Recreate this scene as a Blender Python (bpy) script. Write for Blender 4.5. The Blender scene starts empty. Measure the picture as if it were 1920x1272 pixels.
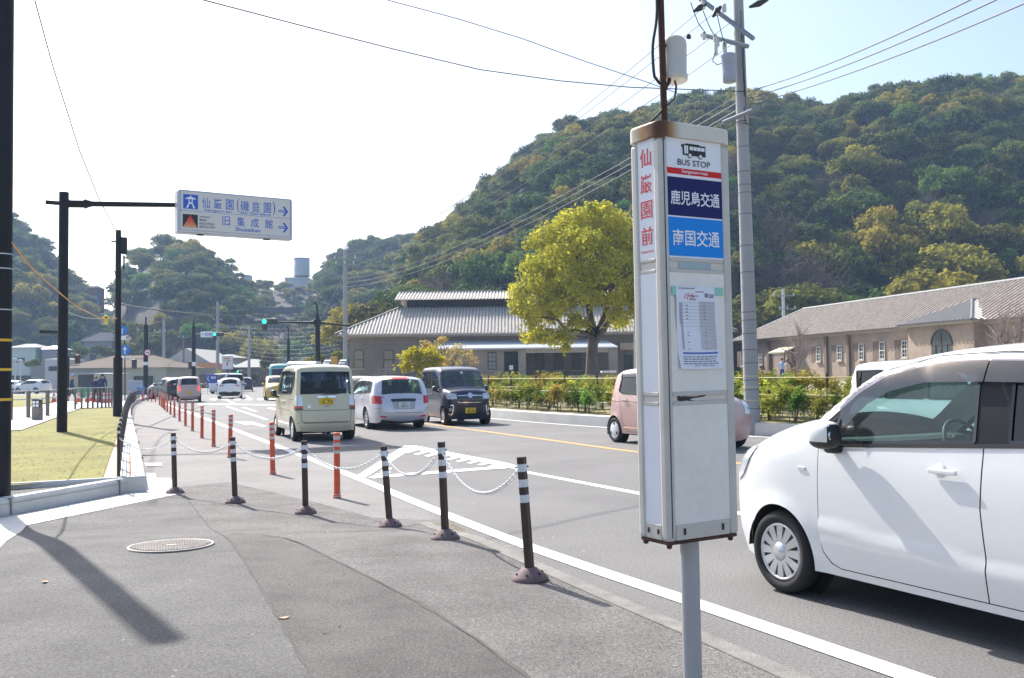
import bpy, bmesh, math, random
import numpy as np
from math import radians as rad, sin, cos, tan, atan2, pi, sqrt
from mathutils import Vector, Matrix, noise
from mathutils.geometry import delaunay_2d_cdt

S = bpy.context.scene
COL = S.collection
random.seed(7)
RNG = np.random.default_rng(7)

# ------------------------------------------------------------------ camera
F = 1800.0                      # focal length in pixels of the 1920 wide photograph
PITCH, ROLL = rad(2.148), rad(0.62)
EYE = Vector((0, 0, 1.5))
_f = Vector((0, cos(PITCH), sin(PITCH)))
_u0 = Vector((0, -sin(PITCH), cos(PITCH)))
_r0 = Vector((1, 0, 0))
UP = _u0 * cos(ROLL) + _r0 * sin(ROLL)
RT = _r0 * cos(ROLL) - _u0 * sin(ROLL)
cd = bpy.data.cameras.new('camera')
cd.sensor_width = 36.0
cd.lens = 36.0 * F / 1920
cd.clip_start = 0.1
cd.clip_end = 6000
cam = bpy.data.objects.new('camera', cd)
COL.objects.link(cam)
m = Matrix((RT, UP, -_f)).transposed().to_4x4()
m.translation = EYE
cam.matrix_world = m
S.camera = cam

# ------------------------------------------------------------------ light
SUN_AZ, SUN_EL = rad(34), rad(43)          # azimuth to the left of the viewing direction
sundir = Vector((-sin(SUN_AZ) * cos(SUN_EL), cos(SUN_AZ) * cos(SUN_EL), sin(SUN_EL)))
w = bpy.data.worlds.new('World')
S.world = w
w.use_nodes = True
nt = w.node_tree
sky = nt.nodes.new('ShaderNodeTexSky')
sky.sky_type = 'NISHITA'
sky.sun_disc = False
sky.sun_elevation = SUN_EL
sky.sun_rotation = -SUN_AZ
sky.air_density = 1.0
sky.dust_density = 2.6
sky.ozone_density = 0.8
bg = nt.nodes['Background']
bg.inputs[1].default_value = 0.122
nt.links.new(sky.outputs[0], bg.inputs[0])
sl = bpy.data.lights.new('sun', 'SUN')
sl.energy = 4.7
sl.angle = rad(0.53)
sl.color = (1.0, 0.95, 0.88)
so = bpy.data.objects.new('sun', sl)
so.rotation_euler = sundir.to_track_quat('Z', 'Y').to_euler()
so.location = (-40, 60, 80)
COL.objects.link(so)
S.view_settings.view_transform = 'Standard'
S.view_settings.look = 'None'
S.view_settings.exposure = 0.95
S.view_settings.gamma = 1.0
S.view_settings.use_curve_mapping = False
S.cycles.volume_max_steps = 64
S.cycles.max_bounces = 6
S.cycles.transparent_max_bounces = 12

# ------------------------------------------------------------------ projecting helpers
def ray(px, py):
    return _f + RT * ((px - 960) / F) + UP * ((636 - py) / F)
def G(px, py, z=0.0):
    """the point of the level z seen at that pixel of the photograph"""
    d = ray(px, py)
    return EYE + d * ((z - EYE.z) / d.z)
def P(px, py, y):
    """the point at the depth y seen at that pixel"""
    d = ray(px, py)
    return EYE + d * (y / d.y)
def G2(px, py, z=0.0):
    p = G(px, py, z)
    return (p.x, p.y)

# ------------------------------------------------------------------ objects
def tag(o, label=None, cat=None, group=None, kind=None):
    if label: o['label'] = label
    if cat: o['category'] = cat
    if group: o['group'] = group
    if kind: o['kind'] = kind
    return o
def thing(name, label, cat, loc=(0, 0, 0), rz=0.0, group=None):
    o = bpy.data.objects.new(name, None)
    o.empty_display_size = 0.2
    COL.objects.link(o)
    o.location = loc
    o.rotation_euler = (0, 0, rz)
    return tag(o, label, cat, group)
def copy_tree(o, parent=None):
    c = o.copy()
    COL.objects.link(c)
    if parent: c.parent = parent
    for ch in list(o.children): copy_tree(ch, c)
    return c

# ------------------------------------------------------------------ materials
MATS = {}
def mat(name, col, rough=0.6, metal=0.0, var=0.0, vscale=3.0, col2=None, bump=0.0, bscale=40.0, coat=0.0, spec=0.5, fine=0.0, fscale=150.0, emit=0.0, stretch=None):
    if name in MATS: return MATS[name]
    m = bpy.data.materials.new(name)
    m.use_nodes = True
    t = m.node_tree
    b = t.nodes['Principled BSDF']
    c = (*col, 1)
    b.inputs['Base Color'].default_value = c
    b.inputs['Roughness'].default_value = rough
    b.inputs['Metallic'].default_value = metal
    b.inputs['Specular IOR Level'].default_value = spec
    if coat:
        b.inputs['Coat Weight'].default_value = coat
        b.inputs['Coat Roughness'].default_value = 0.05
    if emit:
        b.inputs['Emission Color'].default_value = c
        b.inputs['Emission Strength'].default_value = emit
    tc = t.nodes.new('ShaderNodeTexCoord')
    vec = tc.outputs['Object']
    if stretch:
        mp = t.nodes.new('ShaderNodeMapping')
        mp.inputs['Scale'].default_value = stretch
        t.links.new(vec, mp.inputs[0]); vec = mp.outputs[0]
    out = None
    def nz(scale, detail=5, rough=0.6):
        n = t.nodes.new('ShaderNodeTexNoise')
        n.inputs['Scale'].default_value = scale
        n.inputs['Detail'].default_value = detail
        n.inputs['Roughness'].default_value = rough
        t.links.new(vec, n.inputs['Vector'])
        return n.outputs['Fac']
    def mixc(fac, a, bb, blend='MIX'):
        x = t.nodes.new('ShaderNodeMix'); x.data_type = 'RGBA'; x.blend_type = blend
        for sock, v in ((x.inputs[0], fac), (x.inputs[6], a), (x.inputs[7], bb)):
            if isinstance(v, (tuple, float)): sock.default_value = v
            else: t.links.new(v, sock)
        return x.outputs[2]
    def ramp(f, lo, hi):
        r = t.nodes.new('ShaderNodeMapRange')
        r.inputs[1].default_value = lo; r.inputs[2].default_value = hi
        t.links.new(f, r.inputs[0])
        return r.outputs[0]
    if var:
        k = tuple(max(0, v * (1 - var)) for v in col) if col2 is None else tuple(col2)
        out = mixc(ramp(nz(vscale), 0.33, 0.67), c, (*k, 1))
    if fine:
        g = ramp(nz(fscale, 3, 0.8), 0.3, 0.7)
        lo = tuple(v * (1 - fine) for v in (1, 1, 1)); hi = tuple(1 + fine for v in (1, 1, 1))
        f2 = mixc(g, (*lo, 1), (*hi, 1))
        out = mixc(1.0, out if out is not None else c, f2, 'MULTIPLY')
    if out is not None: t.links.new(out, b.inputs['Base Color'])
    if bump:
        bn = t.nodes.new('ShaderNodeBump')
        bn.inputs['Strength'].default_value = bump
        bn.inputs['Distance'].default_value = 0.02
        t.links.new(nz(bscale, 4), bn.inputs['Height'])
        t.links.new(bn.outputs[0], b.inputs['Normal'])
    MATS[name] = m
    return m
def glass_mat(name, tint, gloss=0.12, trans=0.75):
    """thin pane: part of the light passes tinted, the rest mirrors"""
    if name in MATS: return MATS[name]
    m = bpy.data.materials.new(name); m.use_nodes = True
    t = m.node_tree; t.nodes.clear()
    o = t.nodes.new('ShaderNodeOutputMaterial')
    tr = t.nodes.new('ShaderNodeBsdfTransparent'); tr.inputs[0].default_value = (*[v * trans for v in tint], 1)
    gl = t.nodes.new('ShaderNodeBsdfGlossy'); gl.inputs['Roughness'].default_value = 0.02
    lw = t.nodes.new('ShaderNodeLayerWeight'); lw.inputs[0].default_value = 0.5
    pw = t.nodes.new('ShaderNodeMath'); pw.operation = 'POWER'; pw.inputs[1].default_value = 4.0
    t.links.new(lw.outputs['Facing'], pw.inputs[0])
    mr = t.nodes.new('ShaderNodeMapRange'); mr.inputs[3].default_value = gloss; mr.inputs[4].default_value = 1.0
    mx = t.nodes.new('ShaderNodeMixShader')
    t.links.new(pw.outputs[0], mr.inputs[0]); t.links.new(mr.outputs[0], mx.inputs[0])
    t.links.new(tr.outputs[0], mx.inputs[1]); t.links.new(gl.outputs[0], mx.inputs[2]); t.links.new(mx.outputs[0], o.inputs[0])
    MATS[name] = m
    return m

# ------------------------------------------------------------------ mesh builder
_txt = {}
def glyphs(body, bold=0.0):
    """outline text as flat triangles in a unit box: (verts 2d, faces, aspect)"""
    k = (body, bold)
    if k in _txt: return _txt[k]
    c = bpy.data.curves.new('lettering', 'FONT')
    c.body = body; c.offset = bold; c.resolution_u = 3; c.fill_mode = 'FRONT'
    o = bpy.data.objects.new('lettering', c)
    COL.objects.link(o)
    bpy.context.view_layer.update()
    me = o.evaluated_get(bpy.context.evaluated_depsgraph_get()).to_mesh()
    v = np.array([x.co[:2] for x in me.vertices]); f = [tuple(p.vertices) for p in me.polygons]
    o.evaluated_get(bpy.context.evaluated_depsgraph_get()).to_mesh_clear()
    bpy.data.objects.remove(o); bpy.data.curves.remove(c)
    lo, hi = v.min(0), v.max(0)
    _txt[k] = ((v - lo) / (hi - lo), f, (hi - lo)[0] / (hi - lo)[1])
    return _txt[k]

class MB:
    def __init__(s): s.v = []; s.f = []; s.m = []; s.sm = []
    def add(s, vs, fs, m=0, T=None, smooth=False):
        b = len(s.v)
        if T is not None: vs = [T @ Vector(v) for v in vs]
        s.v.extend([tuple(v) for v in vs])
        for f in fs:
            s.f.append(tuple(i + b for i in f)); s.m.append(m); s.sm.append(smooth)
        return s
    def box(s, c, d, m=0, T=None, rz=0, bev=0.0):
        x, y, z = (k / 2 for k in d)
        if bev:
            return s.rbox(c, d, bev, m, T, rz)
        R = Matrix.Translation(c) @ Matrix.Rotation(rz, 4, 'Z')
        if T is not None: R = T @ R
        vs = [(i * x, j * y, k * z) for k in (-1, 1) for j in (-1, 1) for i in (-1, 1)]
        return s.add(vs, [(0, 2, 3, 1), (4, 5, 7, 6), (0, 1, 5, 4), (2, 6, 7, 3), (0, 4, 6, 2), (1, 3, 7, 5)], m, R)
    def rbox(s, c, d, b, m=0, T=None, rz=0):
        R = Matrix.Translation(c) @ Matrix.Rotation(rz, 4, 'Z')
        if T is not None: R = T @ R
        bm = bmesh.new(); bmesh.ops.create_cube(bm, size=1.0)
        for v in bm.verts: v.co = Vector((v.co.x * d[0], v.co.y * d[1], v.co.z * d[2]))
        bmesh.ops.bevel(bm, geom=bm.edges[:], offset=b, segments=2, profile=0.5, affect='EDGES', clamp_overlap=True)
        bm.verts.index_update()
        s.add([v.co.copy() for v in bm.verts], [[v.index for v in f.verts] for f in bm.faces], m, R)
        bm.free(); return s
    def prism(s, poly, z0, z1, m=0, T=None, top=None):
        n = len(poly); z1f = z1 if callable(z1) else (lambda x, y: z1); z0f = z0 if callable(z0) else (lambda x, y: z0)
        vs = [(x, y, z0f(x, y)) for x, y in poly] + [(x, y, z1f(x, y)) for x, y in poly]
        a = sum(poly[i][0] * poly[(i + 1) % n][1] - poly[(i + 1) % n][0] * poly[i][1] for i in range(n))
        fs = [(i, (i + 1) % n, n + (i + 1) % n, n + i) for i in range(n)] + [tuple(range(n - 1, -1, -1)), tuple(range(n, 2 * n))]
        if a < 0: fs = [tuple(reversed(f)) for f in fs]
        return s.add(vs, fs, m, T)
    def flat(s, poly, z, m=0, T=None):
        n = len(poly); a = sum(poly[i][0] * poly[(i + 1) % n][1] - poly[(i + 1) % n][0] * poly[i][1] for i in range(n))
        zf = z if callable(z) else (lambda x, y: z)
        f = tuple(range(n)) if a > 0 else tuple(range(n - 1, -1, -1))
        return s.add([(x, y, zf(x, y)) for x, y in poly], [f], m, T)
    def cyl(s, p0, p1, r0, r1=None, n=12, m=0, caps=True, T=None, smooth=True):
        p0, p1 = Vector(p0), Vector(p1); r1 = r0 if r1 is None else r1
        q = (p1 - p0).to_track_quat('Z', 'Y')
        vs = []
        for p, r in ((p0, r0), (p1, r1)):
            for i in range(n):
                a = 2 * pi * i / n
                vs.append(p + q @ Vector((r * cos(a), r * sin(a), 0)))
        s.add(vs, [(i, (i + 1) % n, n + (i + 1) % n, n + i) for i in range(n)], m, T, smooth)
        if caps:
            if r0 > 1e-6: s.add(vs[:n], [tuple(range(n - 1, -1, -1))], m, T)
            if r1 > 1e-6: s.add(vs[n:], [tuple(range(n))], m, T)
        return s
    def tube(s, pts, r, n=6, m=0, T=None, caps=True):
        pts = [Vector(p) for p in pts]; N = len(pts)
        rs = r if isinstance(r, (list, tuple)) else [r] * N
        vs = []
        prev = None
        for i, p in enumerate(pts):
            d = (pts[min(i + 1, N - 1)] - pts[max(i - 1, 0)]).normalized()
            if prev is None:
                a = Vector((0, 0, 1)) if abs(d.z) < 0.9 else Vector((1, 0, 0))
                nx = d.cross(a).normalized()
            else:
                nx = (prev - d * prev.dot(d)).normalized()
            prev = nx; ny = d.cross(nx)
            for k in range(n):
                a = 2 * pi * k / n
                vs.append(p + (nx * cos(a) + ny * sin(a)) * rs[i])
        fs = [(i * n + k, i * n + (k + 1) % n, (i + 1) * n + (k + 1) % n, (i + 1) * n + k) for i in range(N - 1) for k in range(n)]
        s.add(vs, fs, m, T, True)
        if caps: s.add(vs[:n], [tuple(range(n - 1, -1, -1))], m, T); s.add(vs[-n:], [tuple(range(n))], m, T)
        return s
    def lathe(s, prof, n=24, m=0, T=None, smooth=True, axis='Z'):
        """prof: (radius, height) from bottom to top"""
        vs = []
        for r, z in prof:
            for i in range(n):
                a = 2 * pi * i / n
                vs.append((r * cos(a), r * sin(a), z))
        K = len(prof)
        fs = [(k * n + i, k * n + (i + 1) % n, (k + 1) * n + (i + 1) % n, (k + 1) * n + i) for k in range(K - 1) for i in range(n)]
        R = T or Matrix()
        if axis == 'Y': R = R @ Matrix.Rotation(rad(-90), 4, 'X')
        if axis == 'X': R = R @ Matrix.Rotation(rad(90), 4, 'Y')
        s.add(vs, fs, m, R, smooth)
        if prof[0][0] > 1e-5: s.add(vs[:n], [tuple(range(n - 1, -1, -1))], m, R)
        if prof[-1][0] > 1e-5: s.add(vs[-n:], [tuple(range(n))], m, R)
        return s
    def text(s, body, o, ux, uy, wdt, hgt, m=0, bold=0.0, T=None):
        """lettering in the plane o + ux*x + uy*y, filling the box wdt x hgt (0 keeps the aspect)"""
        v, f, asp = glyphs(body, bold)
        o, ux, uy = Vector(o), Vector(ux).normalized(), Vector(uy).normalized()
        if not wdt: wdt = hgt * asp
        if not hgt: hgt = wdt / asp
        return s.add([o + ux * (a * wdt) + uy * (b * hgt) for a, b in v], f, m, T)
    def quad(s, a, b, c, d, m=0, T=None): return s.add([a, b, c, d], [(0, 1, 2, 3)], m, T)
    def build(s, name, mats, parent=None, smooth=None, kind=None):
        me = bpy.data.meshes.new(name)
        me.from_pydata(s.v, [], s.f)
        if not isinstance(mats, (list, tuple)): mats = [mats]
        for x in mats: me.materials.append(x)
        me.polygons.foreach_set('material_index', s.m)
        me.polygons.foreach_set('use_smooth', s.sm if smooth is None else [smooth] * len(s.f))
        me.update()
        o = bpy.data.objects.new(name, me)
        COL.objects.link(o)
        if parent is not None: o.parent = parent
        if kind: o['kind'] = kind
        return o
def fast_mesh(name, V, Q, mats, midx=None, smooth=False, nsides=4):
    """numpy arrays of vertices and of n-sided faces as one mesh"""
    me = bpy.data.meshes.new(name)
    n = len(Q)
    me.vertices.add(len(V)); me.vertices.foreach_set('co', np.ascontiguousarray(V, dtype=np.float32).ravel())
    me.loops.add(n * nsides); me.loops.foreach_set('vertex_index', np.ascontiguousarray(Q, dtype=np.int32).ravel())
    me.polygons.add(n); me.polygons.foreach_set('loop_start', np.arange(0, n * nsides, nsides, dtype=np.int32))
    for x in (mats if isinstance(mats, (list, tuple)) else [mats]): me.materials.append(x)
    if midx is not None: me.polygons.foreach_set('material_index', np.asarray(midx, dtype=np.int32))
    me.polygons.foreach_set('use_smooth', np.full(n, smooth))
    me.update(); me.validate()
    return me
def link(name, me, parent=None, kind=None):
    o = bpy.data.objects.new(name, me); COL.objects.link(o)
    if parent is not None: o.parent = parent
    if kind: o['kind'] = kind
    return o
def band(pts, wd, side=0.0):
    """a strip of that width along a ground polyline as a polygon; side shifts it to the left (+) or right (-)"""
    P_ = [Vector(p).to_2d() for p in pts]
    L, R = [], []
    for i, p in enumerate(P_):
        d = (P_[min(i + 1, len(P_) - 1)] - P_[max(i - 1, 0)]).normalized()
        n = Vector((-d.y, d.x))
        L.append(p + n * (side + wd / 2)); R.append(p + n * (side - wd / 2))
    return L, R
def smooth_line(pts, step=1.0):
    """Catmull-Rom through ground points"""
    Q = [Vector(p) for p in pts]; out = []
    for i in range(len(Q) - 1):
        a, b, c, d = Q[max(i - 1, 0)], Q[i], Q[i + 1], Q[min(i + 2, len(Q) - 1)]
        k = max(1, int((c - b).length / step))
        for j in range(k):
            t = j / k
            out.append(0.5 * (2 * b + (c - a) * t + (2 * a - 5 * b + 4 * c - d) * t * t + (3 * b - a - 3 * c + d) * t ** 3))
    out.append(Q[-1])
    return out

# ================================================================== THE GROUND
def inside(poly, X, Y):
    poly = np.asarray(poly); r = np.zeros(X.shape, bool); n = len(poly); j = n - 1
    for i in range(n):
        xi, yi = poly[i]; xj, yj = poly[j]
        if yi != yj:
            c = ((yi > Y) != (yj > Y)) & (X < (xj - xi) * (Y - yi) / (yj - yi) + xi)
            r ^= c
        j = i
    return r
def resample(poly, res):
    out = []; n = len(poly)
    for i in range(n):
        a, b = np.array(poly[i], float), np.array(poly[(i + 1) % n], float)
        k = max(1, int(math.ceil(np.linalg.norm(b - a) / res)))
        for j in range(k): out.append(tuple(a + (b - a) * j / k))
    return out
def segdist(X, Y, line, closed=False):
    L = np.asarray(line, float); A = L if closed else L[:-1]; B = np.roll(L, -1, 0) if closed else L[1:]
    d = np.full(X.shape, 1e9)
    for a, b in zip(A, B):
        ab = b - a; q = (ab ** 2).sum()
        if q < 1e-12: continue
        t = np.clip(((X - a[0]) * ab[0] + (Y - a[1]) * ab[1]) / q, 0, 1)
        d = np.minimum(d, (X - a[0] - t * ab[0]) ** 2 + (Y - a[1] - t * ab[1]) ** 2)
    return np.sqrt(d)
def tri_panel(outer, holes, res, keep=None, bres=None):
    """constrained triangulation of a polygon with holes: (points, triangles)"""
    loops = [resample(outer, bres or res)] + [resample(h, bres or res) for h in holes]
    pts = []; edges = []
    for L in loops:
        b = len(pts); pts += L; edges += [(b + i, b + (i + 1) % len(L)) for i in range(len(L))]
    A = np.array(loops[0]); lo, hi = A.min(0), A.max(0)
    gx = np.arange(lo[0] + res * 0.37, hi[0], res); gy = np.arange(lo[1] + res * 0.41, hi[1], res)
    if len(gx) and len(gy):
        X, Y = np.meshgrid(gx, gy); X = X + (np.arange(len(gy)) % 2)[:, None] * res * 0.5; X, Y = X.ravel(), Y.ravel()
        ok = inside(loops[0], X, Y)
        for h in loops[1:]: ok &= ~inside(h, X, Y)
        for L in loops: ok &= segdist(X, Y, L, True) > res * 0.4
        pts += list(zip(X[ok], Y[ok]))
    v, e, f, ov, oe, of = delaunay_2d_cdt([Vector(p) for p in pts], edges, [], 1, 1e-6)
    V = np.array([tuple(p) for p in v]); T = np.array([t for t in f if len(t) == 3])
    C = V[T].mean(1); ok = inside(loops[0], C[:, 0], C[:, 1])
    for h in loops[1:]: ok &= ~inside(h, C[:, 0], C[:, 1])
    T = T[ok]
    a, b, c = V[T[:, 0]], V[T[:, 1]], V[T[:, 2]]
    ar = (b[:, 0] - a[:, 0]) * (c[:, 1] - a[:, 1]) - (c[:, 0] - a[:, 0]) * (b[:, 1] - a[:, 1])
    T = T[np.abs(ar) > 1e-9]; ar = ar[np.abs(ar) > 1e-9]
    T[ar < 0] = T[ar < 0][:, ::-1]
    return V, T
def ground_patch(name, poly, zf, m, res=0.5, off=0.0, kind='structure'):
    V, T = tri_panel(poly, [], res)
    z = np.array([zf(x, y) for x, y in V]) + off
    me = fast_mesh(name, np.column_stack([V, z]), T, m, smooth=True, nsides=3)
    return link(name, me, kind=kind)
def sstep(t): t = min(1, max(0, t)); return t * t * (3 - 2 * t)
def walk_z(x, y):
    """the pavement by the bus stop stands a kerb above the road and ramps down beyond it"""
    return 0.15 * sstep((9.9 - y) / 2.2) + 0.006

ROADM = mat('road_asphalt', (0.182, 0.178, 0.176), 0.85, var=0.24, vscale=0.5, bump=0.5, bscale=120, fine=0.5, fscale=55)
WALKM = mat('pavement_asphalt', (0.212, 0.199, 0.19), 0.9, var=0.36, vscale=1.7, bump=1.0, bscale=90, fine=0.62, fscale=62)
WALKD = mat('driveway_asphalt', (0.17, 0.165, 0.162), 0.85, var=0.36, vscale=1.5, bump=1.0, bscale=90, fine=0.58, fscale=62)
WALKC = mat('patched_asphalt', (0.15, 0.139, 0.132), 0.85, var=0.4, vscale=2.2, bump=1.0, bscale=90, fine=0.62, fscale=62)
SHOULD = mat('shoulder_asphalt', (0.25, 0.236, 0.228), 0.9, var=0.22, vscale=0.9, bump=0.5, bscale=110, fine=0.5, fscale=55)
CONC = mat('pale_concrete', (0.62, 0.61, 0.58), 0.8, var=0.12, vscale=2.0, bump=0.15, bscale=60, fine=0.06, fscale=60)
CONC2 = mat('kerb_concrete', (0.56, 0.56, 0.55), 0.8, var=0.15, vscale=1.5, bump=0.15, bscale=60, fine=0.08, fscale=60)
PAINT = mat('road_paint', (0.78, 0.78, 0.76), 0.7, var=0.12, vscale=9, bump=0.2, bscale=120, fine=0.14, fscale=70)
PAINTO = mat('orange_road_paint', (0.72, 0.36, 0.11), 0.7, var=0.15, vscale=9, fine=0.14, fscale=70)
MOSS = mat('mossy_gutter', (0.17, 0.155, 0.115), 0.95, var=0.4, vscale=5, col2=(0.115, 0.105, 0.06), bump=0.5, bscale=80, fine=0.3, fscale=70)
STONE = mat('kerb_stone', (0.25, 0.24, 0.22), 0.9, var=0.35, vscale=6, bump=0.5, bscale=60, fine=0.2, fscale=80)
GRASS = mat('lawn_soil', (0.25, 0.235, 0.065), 0.95, var=0.3, vscale=0.8, bump=0.5, bscale=60, fine=0.3, fscale=50)
EARTH = mat('bank_soil', (0.30, 0.24, 0.13), 0.95, var=0.35, vscale=2.0, col2=(0.25, 0.25, 0.09), fine=0.25, fscale=30)
BRICKP = mat('terracotta_paving', (0.52, 0.35, 0.26), 0.85, var=0.12, vscale=3, fine=0.12, fscale=30)
DIRT = mat('ground_surface', (0.26, 0.255, 0.25), 0.9, var=0.2, vscale=0.05, fine=0.15, fscale=3)

MB().flat([(-1500, -600), (1500, -600), (1500, 3000), (-1500, 3000)], -0.03).build('ground', DIRT, kind='structure')

# edge of the carriageway: white line beside the pavement (photo pixels to ground)
EDGE = [G(*p) for p in [(1700, 1268), (1300, 1131), (1000, 1029), (800, 951), (680, 901), (560, 852.5), (440, 806), (380, 783.5), (330, 765), (309, 757)]]
d0 = (EDGE[0] - EDGE[1]).normalized()
EDGE = [EDGE[0] + d0 * 14, EDGE[0] + d0 * 5, EDGE[0] + d0 * 1.8] + EDGE
far_l = EDGE[-1]
EDGE += [Vector((-25.2, 69, 0)), Vector((-28.5, 80, 0)), Vector((-34.5, 104, 0)), Vector((-44, 145, 0)), Vector((-58, 200, 0))]
EDGEL = smooth_line(EDGE, 0.8)
# far kerb
KR = [G(*p) for p in [(1510, 822), (1125, 799), (925, 783)]]
KR = [KR[0] + (KR[0] - KR[1]).normalized() * 40, KR[0] + (KR[0] - KR[1]).normalized() * 12] + KR + [Vector((-7.2, 49, 0)), Vector((-12.4, 62, 0)), Vector((-17, 76, 0)), Vector((-22.5, 100, 0)), Vector((-33, 145, 0)), Vector((-46, 200, 0))]
KRL = smooth_line(KR, 1.5)
MB().flat([(-62, 200), (-36, 104), (-27, 69), (-60, 62), (-60, 48), (-21, 57), (-12.4, 40)] + [(p.x - 3.5, p.y) for p in reversed(EDGEL) if p.y < 38] + [(26, -14)] + [(p.x, p.y) for p in KRL if p.y > -14 and p.y < 199], 0.0).build('road', ROADM, kind='structure')

def line_mark(pts, wd, m, z=0.004, side=0.0):
    L, R = band(pts, wd, side); k = MB()
    for i in range(len(L) - 1):
        k.add([(*R[i], z), (*R[i + 1], z), (*L[i + 1], z), (*L[i], z)], [(0, 1, 2, 3)])
    return k
mk = line_mark([p for p in EDGEL if p.y < 60], 0.17, PAINT, 0.006)
mk.build('road_edge_line', PAINT, kind='structure')
lane = MB()
def lane_px(a, b, wd=0.15, z=0.003):
    L, R = band([G(*a), G(*b)], wd)
    lane.add([(*R[0], z), (*R[1], z), (*L[1], z), (*L[0], z)], [(0, 1, 2, 3)])
# line between the two lanes, running on from the hatched island
lp = smooth_line([G(*p) for p in [(1400, 966), (1195, 925), (980, 884.5)]], 0.7)
lp = [lp[0] + (lp[0] - lp[3]).normalized() * 9] + lp
L, R = band(lp, 0.15)
for i in range(len(L) - 1): lane.add([(*R[i], 0.003), (*R[i + 1], 0.003), (*L[i + 1], 0.003), (*L[i], 0.003)], [(0, 1, 2, 3)])
# hatched island
isl = [(667, 894), (686, 896), (731, 869), (775, 843), (951, 874), (985, 884), (990, 880), (951, 868), (780, 836), (758, 836)]
def mark_poly(px, z=0.0045): lane.flat([G2(*p) for p in px], z)
mark_poly([(667, 894), (685, 896), (775, 840.5), (758, 836)])
mark_poly([(758, 836), (768, 841.5), (951, 877), (985, 886), (990, 880), (951, 869), (780, 836.5)], 0.0055)
mark_poly([(690, 896.5), (700, 893), (951, 874), (965, 878), (931, 880), (700, 898)], 0.0065)
for k in range(10):
    x0 = 782 + k * 18.5; y0 = 841.5 + k * 3.75
    a = 1 - k * 0.05
    mark_poly([(x0, y0), (x0 + 9, y0 + 1.6), (x0 + 9 - 27 * a, y0 + 9.3 * a), (x0 - 27 * a, y0 + 7.3 * a)], 0.0075)
for x0, y0, l in ((716, 882, 18), (706, 889, 26)):
    mark_poly([(x0, y0), (x0 + l, y0 - 4), (x0 + l, y0 - 1), (x0 - 5, y0 + 4)], 0.0075)
# far lane marks, arrows and stop line
for a, b in (((500, 787), (425, 762)), ((555, 803), (520, 795)), ((480, 772), (455, 764)), ((535, 772), (516, 766)), ((440, 756.5), (428, 752)), ((470, 748), (462, 742))): lane_px(a, b, 0.16)
mark_poly([(372, 759), (372, 757.5), (560, 759), (560, 760.5)])
mark_poly([(440, 792), (452, 790.5), (470, 791), (478, 793), (500, 799), (493, 801), (470, 795.5), (462, 797)])
mark_poly([(500, 766), (508, 765), (530, 768), (524, 770)])
for k in range(6):
    x0 = 396 + k * 22; mark_poly([(x0, 747.5), (x0 + 12, 747.8), (x0 + 9, 750.6), (x0 - 3, 750.2)])
lane.build('lane_markings', PAINT, kind='structure')
# orange centre line
oc = smooth_line([G(*p) for p in [(1640, 899), (1395, 870.5), (1190, 847.5), (1000, 821.5), (830, 799), (700, 782), (640, 773)]], 0.8)
oc = [oc[0] + (oc[0] - oc[3]).normalized() * 9] + oc
line_mark(oc, 0.16, PAINTO).build('centre_line', PAINTO, kind='structure')
# white line along the far kerb
line_mark([p for p in KRL if p.y < 60], 0.14, PAINT, 0.008, 0.45).build('far_edge_line', PAINT, kind='structure')

# ---- near pavement with its ramp
KB = [G(785, 977, 0.03), G(870, 1011, 0.13), G(1119, 1122, 0.15), G(1277.5, 1191, 0.15), G(1480, 1283, 0.15)]
KB = KB + [KB[-1] + (KB[-1] - KB[-2]).normalized() * q for q in (.9, 3, 9)]
KBL = smooth_line(KB, 0.35)
kb2 = [(p.x, p.y) for p in KBL]
walk_poly = [(-9.5, -6), (-9.5, 9.0)] + [G2(*p) for p in [(0, 968), (100, 950), (275, 918.5), (333, 914)]] + [G2(430, 905), G2(600, 945), G2(700, 972)] + kb2 + [(6.5, -6)]
ground_patch('pavement', walk_poly, walk_z, WALKM, 0.4)
sh_poly = [G2(600, 944.5), G2(430, 904.5), G2(333, 913.5), G2(277, 914), G2(268, 870), G2(259, 830), G2(252, 800), G2(248, 781), G2(249, 768), G2(258, 757), G2(300, 754.5)] + [(p.x - 0.09, p.y - .04) for p in reversed(EDGEL) if 9.2 < p.y < 58.5] + [G2(785, 976), G2(700, 971.5)]
ground_patch('road_shoulder', sh_poly, lambda x, y: 0.002, SHOULD, 1.5)
drive = [(-9.5, -6), (-9.5, 7.2)] + [G2(0, 1066, 0.03), G2(52, 988), G2(200, 957), G2(345, 927), G2(395, 990, .02), G2(440, 1046, 0.07), G2(520, 1160, 0.15), G2(600, 1290, 0.15), (-.75, 3.0), (-1.0, -6)]
ground_patch('driveway', drive, walk_z, WALKD, 0.4, 0.002)
cut = [G2(436, 1010, 0.03), G2(520, 1022, 0.06), G2(610, 1052, 0.12), G2(800, 1142, 0.15), G2(1015, 1290, .15), (.1, 3.4), (-.7, 3.2), G2(596, 1285, .15), G2(524, 1160, 0.15), G2(448, 1052, 0.08), G2(420, 1020, .03)]
ground_patch('patched_pavement', cut, walk_z, WALKC, 0.4, 0.003)
k = MB()
KO, KI = band(KBL, .12, .06)
for i in range(len(KBL) - 1):
    A, B, A2, B2 = KI[i], KI[i + 1], KO[i], KO[i + 1]
    za, zb = walk_z(A.x, A.y) + .006, walk_z(B.x, B.y) + .006
    k.add([(A.x, A.y, za), (B.x, B.y, zb), (B2.x, B2.y, zb), (A2.x, A2.y, za), (A.x, A.y, -.02), (B.x, B.y, -.02), (B2.x, B2.y, -.02), (A2.x, A2.y, -.02)],
          [(0, 1, 2, 3), (0, 1, 5, 4), (7, 6, 2, 3)])
k.build('kerb_edging', STONE, kind='structure')
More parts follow.
